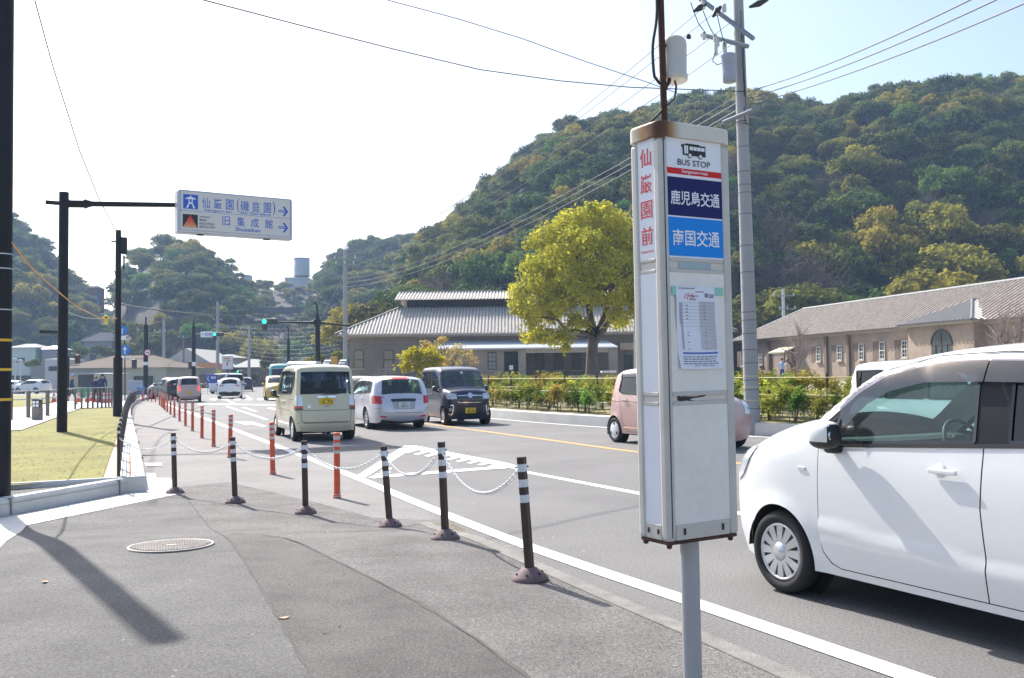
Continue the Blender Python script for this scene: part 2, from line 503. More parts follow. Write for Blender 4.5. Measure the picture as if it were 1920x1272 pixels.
L, R = band(KBL, 0.34, 0.17)
k = MB()
for i in range(len(L) - 1): k.add([(*R[i], .003), (*R[i + 1], .003), (*L[i + 1], .003), (*L[i], .003)], [(0, 1, 2, 3)])
k.build('gutter', MOSS, kind='structure')

# ---- joints and cracks of the asphalt
CRACK = mat('tarred_joint', (0.085, 0.08, 0.076), 0.9, var=.3, vscale=9)
def joint(px, wd, wob=.02, seed=1, off=.0055):
    r_ = random.Random(seed); pts = []
    for (a, b, z) in px: pts.append(G(a, b, z))
    pts = smooth_line(pts, .12); q = []
    for p in pts: q.append(Vector((p.x + r_.gauss(0, wob * .4), p.y + r_.gauss(0, wob), 0)))
    L, R = band(q, wd); k = MB()
    for i in range(len(L) - 1):
        f0, f1 = .45 + .55 * abs(noise.noise(Vector((i * .31, seed, 0)))) * 2, .45 + .55 * abs(noise.noise(Vector(((i + 1) * .31, seed, 0)))) * 2
        a, b = L[i].lerp(R[i], .5), L[i + 1].lerp(R[i + 1], .5); v = [a + (R[i] - a) * f0, b + (R[i + 1] - b) * f1, b + (L[i + 1] - b) * f1, a + (L[i] - a) * f0]
        k.add([(p.x, p.y, walk_z(p.x, p.y) + off) for p in v], [(0, 1, 2, 3)])
    return k
joint([(436, 1010, .03), (520, 1022, .06), (610, 1052, .12), (800, 1142, .15), (1008, 1285, .15)], .035, .008, 1).build('pavement_joint', CRACK, kind='structure')
joint([(345, 928, .006), (395, 990, .02), (440, 1046, .07), (520, 1160, .15), (592, 1285, .15)], .022, .006, 2).build('pavement_joint', CRACK, kind='structure')
joint([(430, 1008, .03), (560, 1006, .05), (690, 996, .05), (785, 980, .03)], .02, .012, 3, .003).build('pavement_joint', CRACK, kind='structure')
joint([(300, 946, .006), (480, 950, .006), (620, 963, .006), (720, 978, .02)], .012, .02, 4, .003).build('pavement_crack', CRACK, kind='structure')
rs = random.Random(8); k = MB()                # pale chips and grit lying about
for i in range(420):
    if i < 150: f = rs.random(); a = KBL[0].lerp(KBL[min(len(KBL) - 1, 12)], f) + Vector((rs.uniform(.02, .5), rs.uniform(0, .3), 0)); z = .004; x, y = a.x, a.y
    else: x, y = rs.uniform(-5, 1.2), rs.uniform(2.8, 14); z = walk_z(x, y) + .002 if x < .35 * (9.7 - y) - 1.0 or y > 9.7 else .004
    s_ = rs.uniform(.003, .011) * (1 if y < 8 else 1.6); k.add([(x + s_ * cos(t) * rs.uniform(.6, 1.2), y + s_ * sin(t) * rs.uniform(.6, 1.2), z + (.3 * s_ if t > 9 else .001)) for t in (0, 1.3, 2.5, 3.8, 5.1)], [(0, 1, 2, 3, 4)])
tag(k.build('gravel', mat('pale_grit', (.5, .47, .43), .9, var=.5, vscale=3, col2=(.2, .18, .16)), kind='stuff'), 'pale grit and chips scattered on the asphalt', 'grit')

# ---- white kerb wall on the other side of the pavement, its apron and what lies behind
KW = [G(*p) for p in [(-330, 1040), (0, 972), (275, 919)]]
KW2 = [G(*p) for p in [(275, 919), (266, 870), (257, 830), (250, 800), (246, 781), (247, 768), (256, 757), (275, 750), (300, 746), (330, 742.5)]]
def kerb_wall(pts, h, wd, name, m, side=1):
    pts = [Vector(p) for p in pts]; k = MB(); L, R = [], []
    for i, p in enumerate(pts):
        d = (pts[min(i + 1, len(pts) - 1)] - pts[max(i - 1, 0)]).to_2d().normalized(); n = Vector((-d.y, d.x)) * side
        prof = [(0, 0), (0.012, h - .025), (.035, h), (wd, h), (wd, 0)]
        L.append([(p.x + n.x * a, p.y + n.y * a, z) for a, z in prof])
    for i in range(len(L) - 1):
        for j in range(4):
            k.add([L[i][j], L[i + 1][j], L[i + 1][j + 1], L[i][j + 1]], [(0, 1, 2, 3) if side < 0 else (3, 2, 1, 0)])
    for e in (L[0], L[-1]): k.add(e, [(0, 1, 2, 3, 4)])
    return k.build(name, m, kind='structure')
kerb_wall(KW, 0.2, 0.17, 'kerb', CONC2, 1)
kerb_wall(smooth_line(KW2, 0.8), 0.2, 0.19, 'kerb', CONC, 1)
k = MB()                                   # open joints in the kerb
for a, q in ((KW[0].lerp(KW[1], .55), KW), (KW[1].lerp(KW[2], .06), KW), (KW[1].lerp(KW[2], .78), KW)):
    d = (q[2] - q[0]).normalized(); n = Vector((-d.y, d.x, 0)); c_ = a + n * .08; k.box((c_.x, c_.y, .1), (.012, .186, .206), 0, None, atan2(d.y, d.x))
for i in range(4, len(smooth_line(KW2, 0.8)) - 8, 5):
    q = smooth_line(KW2, 0.8); d = (q[i + 1] - q[i]).normalized(); n = Vector((-d.y, d.x, 0)); c_ = q[i] + n * .095; k.box((c_.x, c_.y, .1), (.014, .20, .206), 0, None, atan2(d.y, d.x))
k.build('kerb_joint', STONE, kind='structure')
apron = [(-9.5, 6.9), G2(-250, 1020), G2(0, 973), G2(275, 920), G2(275, 898), G2(318, 898), G2(345, 926), G2(200, 956), G2(50, 987), G2(0, 1064)]
ground_patch('apron', apron, walk_z, CONC, 0.5, 0.005)
k = MB()
for a, b in (((88, 962), (120, 975)), ((183, 945), (212, 951)), ((0, 1012), (33, 1009)), ((0, 1047), (14, 1024))):
    A, B = G(*a), G(*b); L, R = band([A, B], 0.012)
    k.add([(L[0].x, L[0].y, walk_z(*L[0]) + .008), (L[1].x, L[1].y, walk_z(*L[1]) + .008), (R[1].x, R[1].y, walk_z(*R[1]) + .008), (R[0].x, R[0].y, walk_z(*R[0]) + .008)], [(3, 2, 1, 0)])
k.build('apron_joints', STONE, kind='structure')
LZ = 0.16
def ramp_left(px, z=LZ): return [G2(*p, z) for p in px]
MB().flat([(-60, 4), (KW[0].x, KW[0].y), (KW[1].x, KW[1].y), (KW[2].x, KW[2].y)] + [(p.x - .05, p.y) for p in KW2[1:]] + [(-60, 75)], LZ - 0.02).build('verge', WALKD, kind='structure')
lawn = ramp_left([(-900, 950), (25, 910), (192, 897), (238, 763.5), (150, 767), (85, 792), (40, 808), (-900, 850)], 0.2)
LAWN = lawn
MB().flat(lawn, 0.2).build('lawn', GRASS, kind='structure')
kerb_wall([Vector((*p, 0)) for p in ramp_left([(-500, 930), (25, 909), (275, 895)], .2)], 0.215, 0.1, 'lawn_edging', CONC, 1)
MB().flat(ramp_left([(192, 896.5), (222, 893), (246, 893), (247, 830), (244, 790), (246, 760), (238, 763)], .19), 0.185).build('footpath', BRICKP, kind='structure')
MB().flat(ramp_left([(223, 893), (238, 893), (243, 830), (242, 790), (244.5, 762), (241, 762), (232, 800)], .19), 0.19).build('footpath_strip', CONC2, kind='structure')
PALE = mat('pale_path', (0.55, 0.53, 0.51), 0.85, var=0.1, vscale=1, fine=0.08, fscale=20)
MB().flat(ramp_left([(-900, 848), (40, 806), (85, 790), (150, 765.5), (238, 762), (246, 752), (120, 752), (60, 762), (-900, 800)], .2), 0.195).build('path', PALE, kind='structure')
MB().flat(ramp_left([(-900, 800), (40, 764), (100, 753), (90, 741), (-900, 760)], .2), 0.2).build('far_lawn', GRASS, kind='structure')

# ---- the museum's bank behind the far kerb
k = MB(); secs = []
prof = [(0.0, 0.0), (0.015, 0.27), (0.04, 0.30), (0.22, 0.30), (0.225, 0.24), (1.6, 0.36), (2.3, 0.40), (2.31, 0.66), (2.55, 0.66), (2.56, .62), (5.5, 0.74), (12, 0.8), (140, 0.82)]
pm = [1, 1, 1, 1, 0, 0, 1, 1, 1, 0, 2, 2]
KN = [p for p in KRL if p.y < 80]
for i, p in enumerate(KN):
    d = (KN[min(i + 1, len(KN) - 1)] - KN[max(i - 1, 0)]).to_2d().normalized(); n = Vector((d.y, -d.x))
    if i > 0: n = (secs[-1][1] * .0 + n)
    secs.append(([(p.x + n.x * a if a < 100 else p.x + 90, p.y + n.y * a if a < 100 else p.y + 110, z) for a, z in prof], n))
for i in range(len(secs) - 1):
    for j in range(len(prof) - 1):
        k.add([secs[i][0][j], secs[i + 1][0][j], secs[i + 1][0][j + 1], secs[i][0][j + 1]], [(0, 1, 2, 3)], pm[j])
SAND = mat('museum_gravel', (0.34, 0.31, 0.26), 0.95, var=0.2, vscale=1.0, fine=0.2, fscale=20)
bank = k.build('terrain', [EARTH, CONC, SAND], kind='structure')
def bank_pt(i_y, off):
    """point of the bank at that offset behind the kerb, nearest to the depth i_y of the kerb line"""
    q = min(range(1, len(KN) - 1), key=lambda i: abs(KN[i].y - i_y)); a, b = (KN[q], KN[q + 1]) if KN[q].y <= i_y else (KN[q - 1], KN[q])
    t = (i_y - a.y) / (b.y - a.y) if abs(b.y - a.y) > 1e-6 else 0
    p = a.lerp(b, t); d = (b - a).to_2d().normalized()
    z = np.interp(off, [x for x, _ in prof], [x for _, x in prof])
    return Vector((p.x + d.y * off, p.y - d.x * off, z))

# ---- the hills: ground under the woods
def sky_line(pts):
    X = [p[0] for p in pts]; Y = [p[1] for p in pts]
    return lambda px: np.interp(px, X, Y)
HILLS = [  # (skyline in the photo, foot distance, ridge distance, tree height there, power)
    ([(690, 715), (735, 640), (765, 500), (800, 452), (880, 392), (985, 292), (1060, 237), (1150, 207), (1250, 200), (1300, 185), (1400, 172), (1500, 195), (1560, 192), (1640, 168), (1750, 158), (1830, 148), (1920, 152), (2100, 130), (2400, 200), (2900, 420), (3300, 700)], 118, 235, 5.0),
    ([(500, 720), (545, 600), (590, 545), (625, 490), (660, 460), (720, 452), (800, 440), (900, 420), (1100, 420), (1400, 700)], 205, 330, 5.0),
    ([(180, 720), (200, 585), (215, 545), (232, 505), (260, 470), (300, 455), (345, 454), (380, 470), (420, 505), (452, 535), (480, 600), (520, 720)], 185, 270, 4.5),
    ([(-900, 700), (-500, 470), (-200, 380), (-40, 385), (25, 418), (65, 448), (100, 482), (140, 525), (165, 560), (182, 620), (205, 720)], 200, 300, 5.0),
    ([(330, 715), (400, 590), (440, 540), (480, 537), (540, 540), (590, 548), (640, 560), (700, 715)], 215, 345, 1.0),
    ([(90, 700), (150, 600), (175, 585), (215, 588), (260, 610), (300, 715)], 250, 420, 2.0),
]
def hill_z(X, Y, trees=False):
    px = 960 + F * X / np.maximum(Y, 1) * 1.0
    Z = np.full(X.shape, -0.5); which = np.full(X.shape, -1)
    for hi_, (pts, d0, d1, th) in enumerate(HILLS):
        sy = sky_line(pts)(px)
        hor = 703.5 - (px - 960) * 0.0108
        top = 1.5 + (hor - sy) / F * d1 - th
        t = (Y - d0) / (d1 - d0)
        up = np.clip(t, 0, 1); prof_ = up ** 0.85 * (1 - 0.25 * up) / 0.75
        prof_ = np.where(t > 1, 1 - 0.35 * np.clip(t - 1, 0, 2) ** 1.3, prof_)
        z = np.where(top > 0, top * prof_, -0.5)
        z = np.where(t < 0, -0.5, z)
        which = np.where(z > Z, hi_, which); Z = np.maximum(Z, z)
    return Z, which
HX = np.arange(-420, 421, 3.0); HY = np.arange(112, 470, 3.0)
gx, gy = np.meshgrid(HX, HY)
HZ, HW = hill_z(gx, gy)
bumps = np.array([noise.noise(Vector((x * .03, y * .03, 0))) for x, y in zip(gx.ravel(), gy.ravel())]).reshape(gx.shape)
HZ = np.where(HZ > 1, HZ + bumps * np.clip(HZ / 12, 0, 2.2), HZ)
nx_, ny_ = len(HX), len(HY)
idx = np.arange(nx_ * ny_).reshape(ny_, nx_)
Q = np.stack([idx[:-1, :-1], idx[:-1, 1:], idx[1:, 1:], idx[1:, :-1]], -1).reshape(-1, 4)
HILLM = mat('hill_undergrowth', (0.045, 0.055, 0.022), 0.95, var=0.5, vscale=0.08, col2=(0.09, 0.075, 0.05), fine=0.3, fscale=0.8)
CLIFF = mat('rock_cliff', (0.075, 0.062, 0.052), 0.95, var=0.45, vscale=0.12, col2=(0.022, 0.02, 0.017), bump=1.0, bscale=0.5, fine=0.3, fscale=0.6, stretch=(1, 1, .3))
TERR = mat('terraced_slope', (0.05, 0.038, 0.032), 0.95, var=0.4, vscale=0.06, col2=(0.022, 0.026, 0.012), fine=0.3, fscale=0.5)
pxs = 960 + F * gx / gy
mi = np.zeros(gx.shape, int)
mi[(HW == 2) & (pxs < 290) & (gy < 275) & (HZ > 10)] = 1
mi[(HW == 4)] = 2
hills_ob = link('hills', fast_mesh('hills', np.column_stack([gx.ravel(), gy.ravel(), HZ.ravel()]), Q, [HILLM, CLIFF, TERR], mi[:-1, :-1].ravel(), True), kind='structure')
def hill_at(x, y):
    i = min(max(int((x - HX[0]) / 3), 0), nx_ - 2); j = min(max(int((y - HY[0]) / 3), 0), ny_ - 2)
    u, v = (x - HX[i]) / 3, (y - HY[j]) / 3
    return (HZ[j, i] * (1 - u) + HZ[j, i + 1] * u) * (1 - v) + (HZ[j + 1, i] * (1 - u) + HZ[j + 1, i + 1] * u) * v

# ================================================================== VEHICLES
def paint(name, col, metal=0.0, rough=0.32):
    return mat(name, col, rough, metal, coat=0.7, spec=0.5)
TYRE = mat('tyre_rubber', (0.022, 0.022, 0.023), 0.85)
ALLOY = mat('wheel_silver', (0.62, 0.63, 0.65), 0.3, 0.75)
DARKP = mat('black_plastic', (0.02, 0.02, 0.022), 0.5)
GLOSSB = mat('gloss_black', (0.012, 0.012, 0.014), 0.12, coat=0.5)
VOID = mat('shadowed_underbody', (0.012, 0.012, 0.012), 0.9)
CHROME = mat('chrome_trim', (0.75, 0.76, 0.78), 0.12, 1.0)
SEATM = mat('seat_cloth', (0.16, 0.155, 0.15), 0.9)
SEATL = mat('pale_interior_trim', (0.30, 0.29, 0.27), 0.8)
DASHM = mat('dashboard_plastic', (0.06, 0.06, 0.063), 0.6)
REDL = mat('red_lamp_lens', (0.55, 0.012, 0.012), 0.15, coat=0.5)
REDLIT = mat('lit_brake_lamp', (1.0, 0.06, 0.03), 0.3, emit=1.2)
CLEARL = mat('clear_lamp_lens', (0.62, 0.65, 0.68), 0.12, 0.35, coat=0.6)
AMBER = mat('amber_lamp_lens', (0.8, 0.28, 0.03), 0.2)
YPLATE = mat('yellow_number_plate', (0.75, 0.5, 0.015), 0.5)
WPLATE = mat('white_number_plate', (0.72, 0.74, 0.73), 0.5)
PLATEG = mat('plate_green_lettering', (0.02, 0.12, 0.06), 0.6)
PLATEK = mat('plate_black_lettering', (0.02, 0.02, 0.02), 0.6)
G_CLEAR = glass_mat('clear_car_glass', (0.74, 0.95, 0.87), 0.07, 0.92)
G_DARK = glass_mat('privacy_glass', (0.30, 0.34, 0.4), 0.07, 0.34)
G_MID = glass_mat('tinted_car_glass', (0.62, 0.8, 0.8), 0.12, 0.8)
VISOR = glass_mat('smoked_door_visor', (0.30, 0.27, 0.34), 0.13, 0.6)
SEAM = mat('panel_seam', (0.03, 0.03, 0.03), 0.9)
STICKER = mat('round_sticker', (0.75, 0.78, 0.8), 0.5)

def catmull(pts, step):
    Q = [np.array(p, float) for p in pts]; out = []
    for i in range(len(Q) - 1):
        a, b, c, d = Q[max(i - 1, 0)], Q[i], Q[i + 1], Q[min(i + 2, len(Q) - 1)]
        l = [max(np.linalg.norm(q - p), 1e-6) ** 0.5 for p, q in ((a, b), (b, c), (c, d))]
        t0 = 0; t1 = l[0] if i > 0 else l[1]; t2 = t1 + l[1]; t3 = t2 + (l[2] if i < len(Q) - 2 else l[1])
        if i == 0: a = 2 * b - c
        if i == len(Q) - 2: d = 2 * c - b
        k = max(1, int(round(np.linalg.norm(c - b) / step)))
        for j in range(k):
            t = t1 + (t2 - t1) * j / k
            A1 = (t1 - t) / (t1 - t0) * a + (t - t0) / (t1 - t0) * b; A2 = (t2 - t) / (t2 - t1) * b + (t - t1) / (t2 - t1) * c; A3 = (t3 - t) / (t3 - t2) * c + (t - t2) / (t3 - t2) * d
            B1 = (t2 - t) / (t2 - t0) * A1 + (t - t0) / (t2 - t0) * A2; B2 = (t3 - t) / (t3 - t1) * A2 + (t - t1) / (t3 - t1) * A3
            out.append((t2 - t) / (t2 - t1) * B1 + (t - t1) / (t2 - t1) * B2)
    out.append(Q[-1])
    return np.array(out)
def rounded(poly, r, n=4):
    out = []; N = len(poly)
    for i in range(N):
        a, b, c = (np.array(poly[(i + k) % N], float) for k in (-1, 0, 1))
        u, v = a - b, c - b; lu, lv = np.linalg.norm(u), np.linalg.norm(v); rr = min(r, lu * .45, lv * .45)
        p, q = b + u / lu * rr, b + v / lv * rr
        for k in range(n + 1):
            t = k / n; out.append(tuple((1 - t) ** 2 * p + 2 * t * (1 - t) * b + t * t * q))
    return out

class Car:
    """a car shell grown from its side outline; x forward, y to its own left, z up"""
    def __init__(s, name, label, loc, rz, spec, body, cat='car', group=None, fine=1.0):
        s.sp = spec; s.L, s.W, s.H = spec['L'], spec['W'], spec['H']; s.fine = fine
        s.root = thing(name, label, cat, loc, rz, group)
        s.paint = body; st = 0.035 * fine
        s.prof = catmull(spec['outline'], st)            # from the front bumper over the roof to the rear bumper
        s.r = spec.get('r', 0.10); s.belt = spec.get('belt', 0.95); s.tum = spec.get('tumble', 0.11)
        s.sill = spec.get('sill', 0.22); s.xf, s.xr = spec['axles']; s.R = spec.get('wheel', 0.28)
        d = np.gradient(s.prof, axis=0); d /= np.linalg.norm(d, axis=1)[:, None]
        s.nrm = np.column_stack([-d[:, 1], d[:, 0]]) * (-1)          # outward
        c = s.prof.mean(0)
        if ((s.prof - c) * s.nrm).sum() < 0: s.nrm = -s.nrm
        bx, bz = zip(*spec.get('bow', [(0, 0)])) if False else (None, None)
        # bow of the middle of the car outwards, by place on the outline
        x, z = s.prof[:, 0], s.prof[:, 1]
        fr = spec.get('bow_front', 0.13); ws = spec.get('bow_screen', 0.07); rf = spec.get('bow_roof', 0.03); rr = spec.get('bow_rear', 0.05)
        top = z > s.H - 0.10
        front = (x > 0)
        b = np.where(top, rf, np.where(front, np.where(z < s.belt + .02, fr, ws), rr))
        k = np.ones(9) / 9; s.bow = np.convolve(np.pad(b, 4, 'edge'), k, 'valid')
        s.ye = s.half(s.prof[:, 0], s.prof[:, 1], edge=True)
        s.imax = int(np.argmax(z))
    def half(s, x, z, edge=False):
        """half width of the side at (x, z)"""
        x, z = np.asarray(x, float), np.asarray(z, float); W = s.W / 2
        t = np.clip((z - s.belt) / (s.H - s.belt), 0, 1.1)
        w = W - s.tum * t ** 1.25
        u = np.clip((s.belt - z) / (s.belt - s.sill), 0, 1.2)
        w = w - 0.035 * (2 * np.abs(u - 0.42)) ** 2.4 * 0.9
        fx = s.L / 2 - np.abs(x)
        tf = s.sp.get('taper_front', 0.13); tr = s.sp.get('taper_rear', 0.09)
        w = w - np.where(x > 0, tf * np.clip(1 - fx / 0.75, 0, 1) ** 2.2, tr * np.clip(1 - fx / 0.7, 0, 1) ** 2.2)
        for ax in (s.xf, s.xr):
            dd = np.hypot(x - ax, z - s.R); w = w + 0.016 * np.exp(-((dd - s.R - .05) / 0.05) ** 2)
        if edge: return w - s.r
        dist = segdist(x, z, s.prof)
        q = np.clip(1 - dist / s.r, 0, 1)
        return w - s.r * (1 - np.sqrt(np.clip(1 - q * q, 0, 1)))
    def side_outline(s):
        return [tuple(p) for p in s.prof] + [(s.prof[-1][0] + .03, s.sill), (s.xr - s.R - .07, s.sill)] + [(s.xf + s.R + .07, s.sill), (s.prof[0][0] - .03, s.sill)]
    def arch(s, ax, r=None, n=28):
        r = r or s.R + 0.045
        a0 = math.asin(max(-1, min(1, (s.sill - s.R) / r)))
        return [(ax + r * cos(a), s.R + r * sin(a)) for a in np.linspace(a0 - .02, pi - a0 + .02, n)]
    def side_poly(s):
        o = [tuple(p) for p in s.prof]                                    # front -> roof -> rear
        o += [(s.prof[-1][0] + .04, s.sill)]
        o += list(reversed(s.arch(s.xr)))
        o += list(reversed(s.arch(s.xf)))
        o += [(s.prof[0][0] - .04, s.sill)]
        return o
    def map_side(s, V, side, off=0.0):
        w = s.half(V[:, 0], V[:, 1]) + off
        return np.column_stack([V[:, 0], w * side, V[:, 1]])
    def side_panel(s, k, poly, holes=(), off=0.0, m=0, res=0.06, sides=(1, -1), bres=None):
        V, T = tri_panel(poly, list(holes), res * s.fine, bres=bres)
        for sd in sides:
            X = s.map_side(V, sd, off)
            TT = T if sd < 0 else T[:, ::-1]
            k.add([tuple(p) for p in X], [tuple(t) for t in TT], m, None, True)
    def strip(s, i, ys):
        """points across the car at outline sample i for lateral fractions ys"""
        n = s.nrm[i]; p = s.prof[i]; b = s.bow[i]
        return [(p[0] + n[0] * b * (1 - y * y), y * s.ye[i], p[1] + n[1] * b * (1 - y * y)) for y in ys]
    def idx(s, z, front=True):
        """outline sample at that height, on the front or the rear end"""
        R = range(0, s.imax + 1) if front else range(len(s.prof) - 1, s.imax - 1, -1)
        for i in R:
            if s.prof[i][1] >= z: return i
        return s.imax
    def end_map(s, y, z, front, off):
        i = s.idx(z, front); j = max(0, min(len(s.prof) - 1, i - 1 if front else i + 1))
        za, zb = s.prof[j][1], s.prof[i][1]; t = 0 if abs(zb - za) < 1e-6 else min(1, max(0, (z - za) / (zb - za)))
        p = s.prof[j] * (1 - t) + s.prof[i] * t; n = s.nrm[j] * (1 - t) + s.nrm[i] * t
        b = s.bow[j] * (1 - t) + s.bow[i] * t; ye = s.ye[j] * (1 - t) + s.ye[i] * t
        f = y / ye
        if abs(f) <= 1:
            o = b * (1 - f * f) + off
            return (p[0] + n[0] * o, y, p[1] + n[1] * o)
        e = min(1.0, (abs(y) - ye) / s.r)                    # round the corner
        o = -s.r * (1 - sqrt(max(0, 1 - e * e))) + off
        return (p[0] + n[0] * o, y + math.copysign(off * e, y), p[1] + n[1] * o)
    def end_panel(s, k, poly, front, off=0.006, m=0, res=0.06, mirror=False, holes=()):
        """poly in (y, z) laid on the front or rear end"""
        V, T = tri_panel(poly, list(holes), res * s.fine)
        for sg in ((1, -1) if mirror else (1,)):
            X = [s.end_map(y * sg, z, front, off) for y, z in V]
            fl = (sg > 0) != front
            k.add(X, [tuple(t[::-1]) if fl else tuple(t) for t in T], m, None, True)
    def body(s, holes, screen, rear, sname='body', nlat=13, cut_rear=True):
        """screen / rear: (z low, z high, lateral fraction) of the windscreen and the rear window"""
        k = MB(); g1 = MB(); g2 = MB(); s.holes = holes
        s.side_panel(k, s.side_poly(), holes, 0, 0)
        ys = list(np.linspace(-1, 1, nlat))
        def span(q, front):
            a, b = s.idx(q[0], front), s.idx(q[1], front)
            return (min(a, b), max(a, b), q[2])
        A = span(screen, True); B = span(rear, False) if rear else (9999, 9999, 0)
        yy = sorted(set(ys + [-A[2], A[2]] + ([-B[2], B[2]] if rear else [])))
        rows = [s.strip(i, yy) for i in range(len(s.prof))]
        n = len(yy); base = len(k.v)
        k.v += [p for r in rows for p in r]
        for i in range(len(rows) - 1):
            for j in range(n - 1):
                yc = (yy[j] + yy[j + 1]) / 2
                f = (base + i * n + j, base + i * n + j + 1, base + (i + 1) * n + j + 1, base + (i + 1) * n + j)
                tgt = None
                if A[0] <= i < A[1] and abs(yc) < A[2]: tgt = g1
                elif B[0] <= i < B[1] and abs(yc) < B[2]: tgt = g2
                if tgt is None: k.f.append(f); k.m.append(0); k.sm.append(True)
                else: tgt.add([k.v[q] for q in f], [(0, 1, 2, 3)], 0, None, True)
        o = k.build(sname, [s.paint], s.root)
        bm = bmesh.new(); bm.from_mesh(o.data); bmesh.ops.remove_doubles(bm, verts=bm.verts, dist=0.0015); bmesh.ops.recalc_face_normals(bm, faces=bm.faces); bm.to_mesh(o.data); bm.free()
        for q, nm, gm in ((g1, 'windscreen', s.sp.get('glass_front', G_MID)), (g2, 'rear_window', s.sp.get('glass_rear', G_DARK))):
            if q.f:
                w_ = q.build(nm, gm, s.root)
                bm = bmesh.new(); bm.from_mesh(w_.data); bmesh.ops.remove_doubles(bm, verts=bm.verts, dist=0.001); bm.to_mesh(w_.data); bm.free()
        s.bodyo = o
        return o
    def under(s):
        k = MB(); w = s.W / 2 - 0.19
        k.box(((s.xf + s.xr) / 2, 0, 0.3), (s.L - 0.5, 2 * w, 0.24), 0)
        k.box(((s.xf + s.xr) / 2, 0, 0.33), (s.xf - s.xr - 2 * s.R - .16, s.W - .13, 0.2), 0)
        for ax in (s.xf, s.xr):
            r = s.R + 0.05
            for sd in (1, -1):
                n = 14; vs = []
                for i in range(n):
                    a = pi * i / (n - 1)
                    for yy in (s.W / 2 - 0.03, w - .02): vs.append((ax + r * cos(a), sd * yy, s.R + r * sin(a)))
                k.add(vs, [(2 * i, 2 * i + 1, 2 * i + 3, 2 * i + 2) for i in range(n - 1)], 0)
                k.add([(ax + r * cos(a), sd * (w - .02), s.R + r * sin(a)) for a in np.linspace(0, 2 * pi, 20)[:-1]], [tuple(range(19))], 0)
        k.build('underbody', VOID, s.root)
    def wheels(s, style='cap', n=10, rim=0.66, rm=None, front_steer=0, lod=1):
        rm = rm or ALLOY; R = s.R; b = 0.075; N = 40 if lod else 20
        for ax in (s.xf, s.xr):
            for sd in (1, -1):
                o = thing('wheel', None, None, (ax, sd * (s.W / 2 - 0.085), R), 0 if sd < 0 else pi)
                o.parent = s.root
                # local: the outer face looks along -y
                r1 = R * rim
                t = MB(); t.lathe([(r1, -b + .02), (r1 + .01, -b), (R - .03, -b - .004), (R - .008, -b + .02), (R, -b + .045), (R, b - .045), (R - .01, b - .015), (r1, b)], N, 0, None, True, 'Y')
                t.build('tyre', TYRE, o)
                q = MB()
                q.lathe([(r1, b * .5), (r1, -b + .012), (r1 - .012, -b + .004), (r1 - .022, -b + .012), (r1 - .03, -b + .05)], N, 0, None, True, 'Y')
                q.lathe([(0.001, -b + .055), (r1 - .01, -b + .055)], N, 1, None, False, 'Y')
                if style == 'cap':
                    for i in range(n):
                        a = 2 * pi * i / n; T = Matrix.Rotation(a, 4, 'Y')
                        hw0, hw1 = .017, r1 * sin(pi / n) * 0.62
                        za, zb = r1 * .26, r1 - .016
                        q.add([(-hw0, -b + .006, za), (hw0, -b + .006, za), (hw1, -b + .010, zb), (-hw1, -b + .010, zb), (-hw0 - .004, -b + .05, za), (hw0 + .004, -b + .05, za), (hw1 + .004, -b + .05, zb), (-hw1 - .004, -b + .05, zb)],
                              [(0, 1, 2, 3), (1, 5, 6, 2), (4, 0, 3, 7), (3, 2, 6, 7)], 0, T)
                    q.lathe([(r1 * .34, -b + .03), (r1 * .32, -b + .006), (r1 * .2, -b - .004), (0.001, -b - .006)], 20, 0, None, True, 'Y')
                elif style == 'alloy':
                    for i in range(n):
                        a = 2 * pi * i / n; T = Matrix.Rotation(a, 4, 'Y')
                        q.add([(-.02, -b + .01, .03), (.02, -b + .01, .03), (.014, -b + .012, r1 - .01), (-.014, -b + .012, r1 - .01), (-.028, -b + .05, .03), (.028, -b + .05, .03), (.02, -b + .05, r1 - .01), (-.02, -b + .05, r1 - .01)],
                              [(0, 1, 2, 3), (1, 5, 6, 2), (4, 0, 3, 7)], 0, T)
                    q.lathe([(.05, -b + .03), (.045, -b + .004), (0.001, -b + .002)], 16, 0, None, True, 'Y')
                elif style == 'disc':
                    q.lathe([(r1 - .012, -b + .02), (r1 * .8, -b + .004), (r1 * .3, -b - .004), (.001, -b - .006)], 24, 0, None, True, 'Y')
                    for i in range(n):
                        a = 2 * pi * i / n; T = Matrix.Rotation(a, 4, 'Y')
                        q.add([(-.035, -b - .002, r1 * .62), (.035, -b - .002, r1 * .62), (.03, -b + .003, r1 * .86), (-.03, -b + .003, r1 * .86)], [(0, 1, 2, 3)], 1, T)
                q.build('rim', [rm, VOID], o)
                if lod == 0: pass
    def seam(s, line, wd=0.007, off=0.0015, sides=(1, -1), k=None, m=0):
        """a dark gap along a line of the side"""
        own = k is None; k = k or MB()
        pts = np.array(resample_open(line, 0.05)); L, R = [], []
        for i in range(len(pts)):
            d = pts[min(i + 1, len(pts) - 1)] - pts[max(i - 1, 0)]; d = d / np.linalg.norm(d); nn = np.array([-d[1], d[0]])
            L.append(pts[i] + nn * wd / 2); R.append(pts[i] - nn * wd / 2)
        L, R = np.array(L), np.array(R)
        for sd in sides:
            A, B = s.map_side(L, sd, off), s.map_side(R, sd, off)
            for i in range(len(A) - 1): k.add([A[i], A[i + 1], B[i + 1], B[i]], [(0, 1, 2, 3) if sd > 0 else (3, 2, 1, 0)], m)
        if own: return k.build('panel_gap', SEAM, s.root)
        return k
    def seams(s, lines, wd):
        for l in lines:
            for sd in (1, -1): s.seam(l, wd, sides=(sd,))
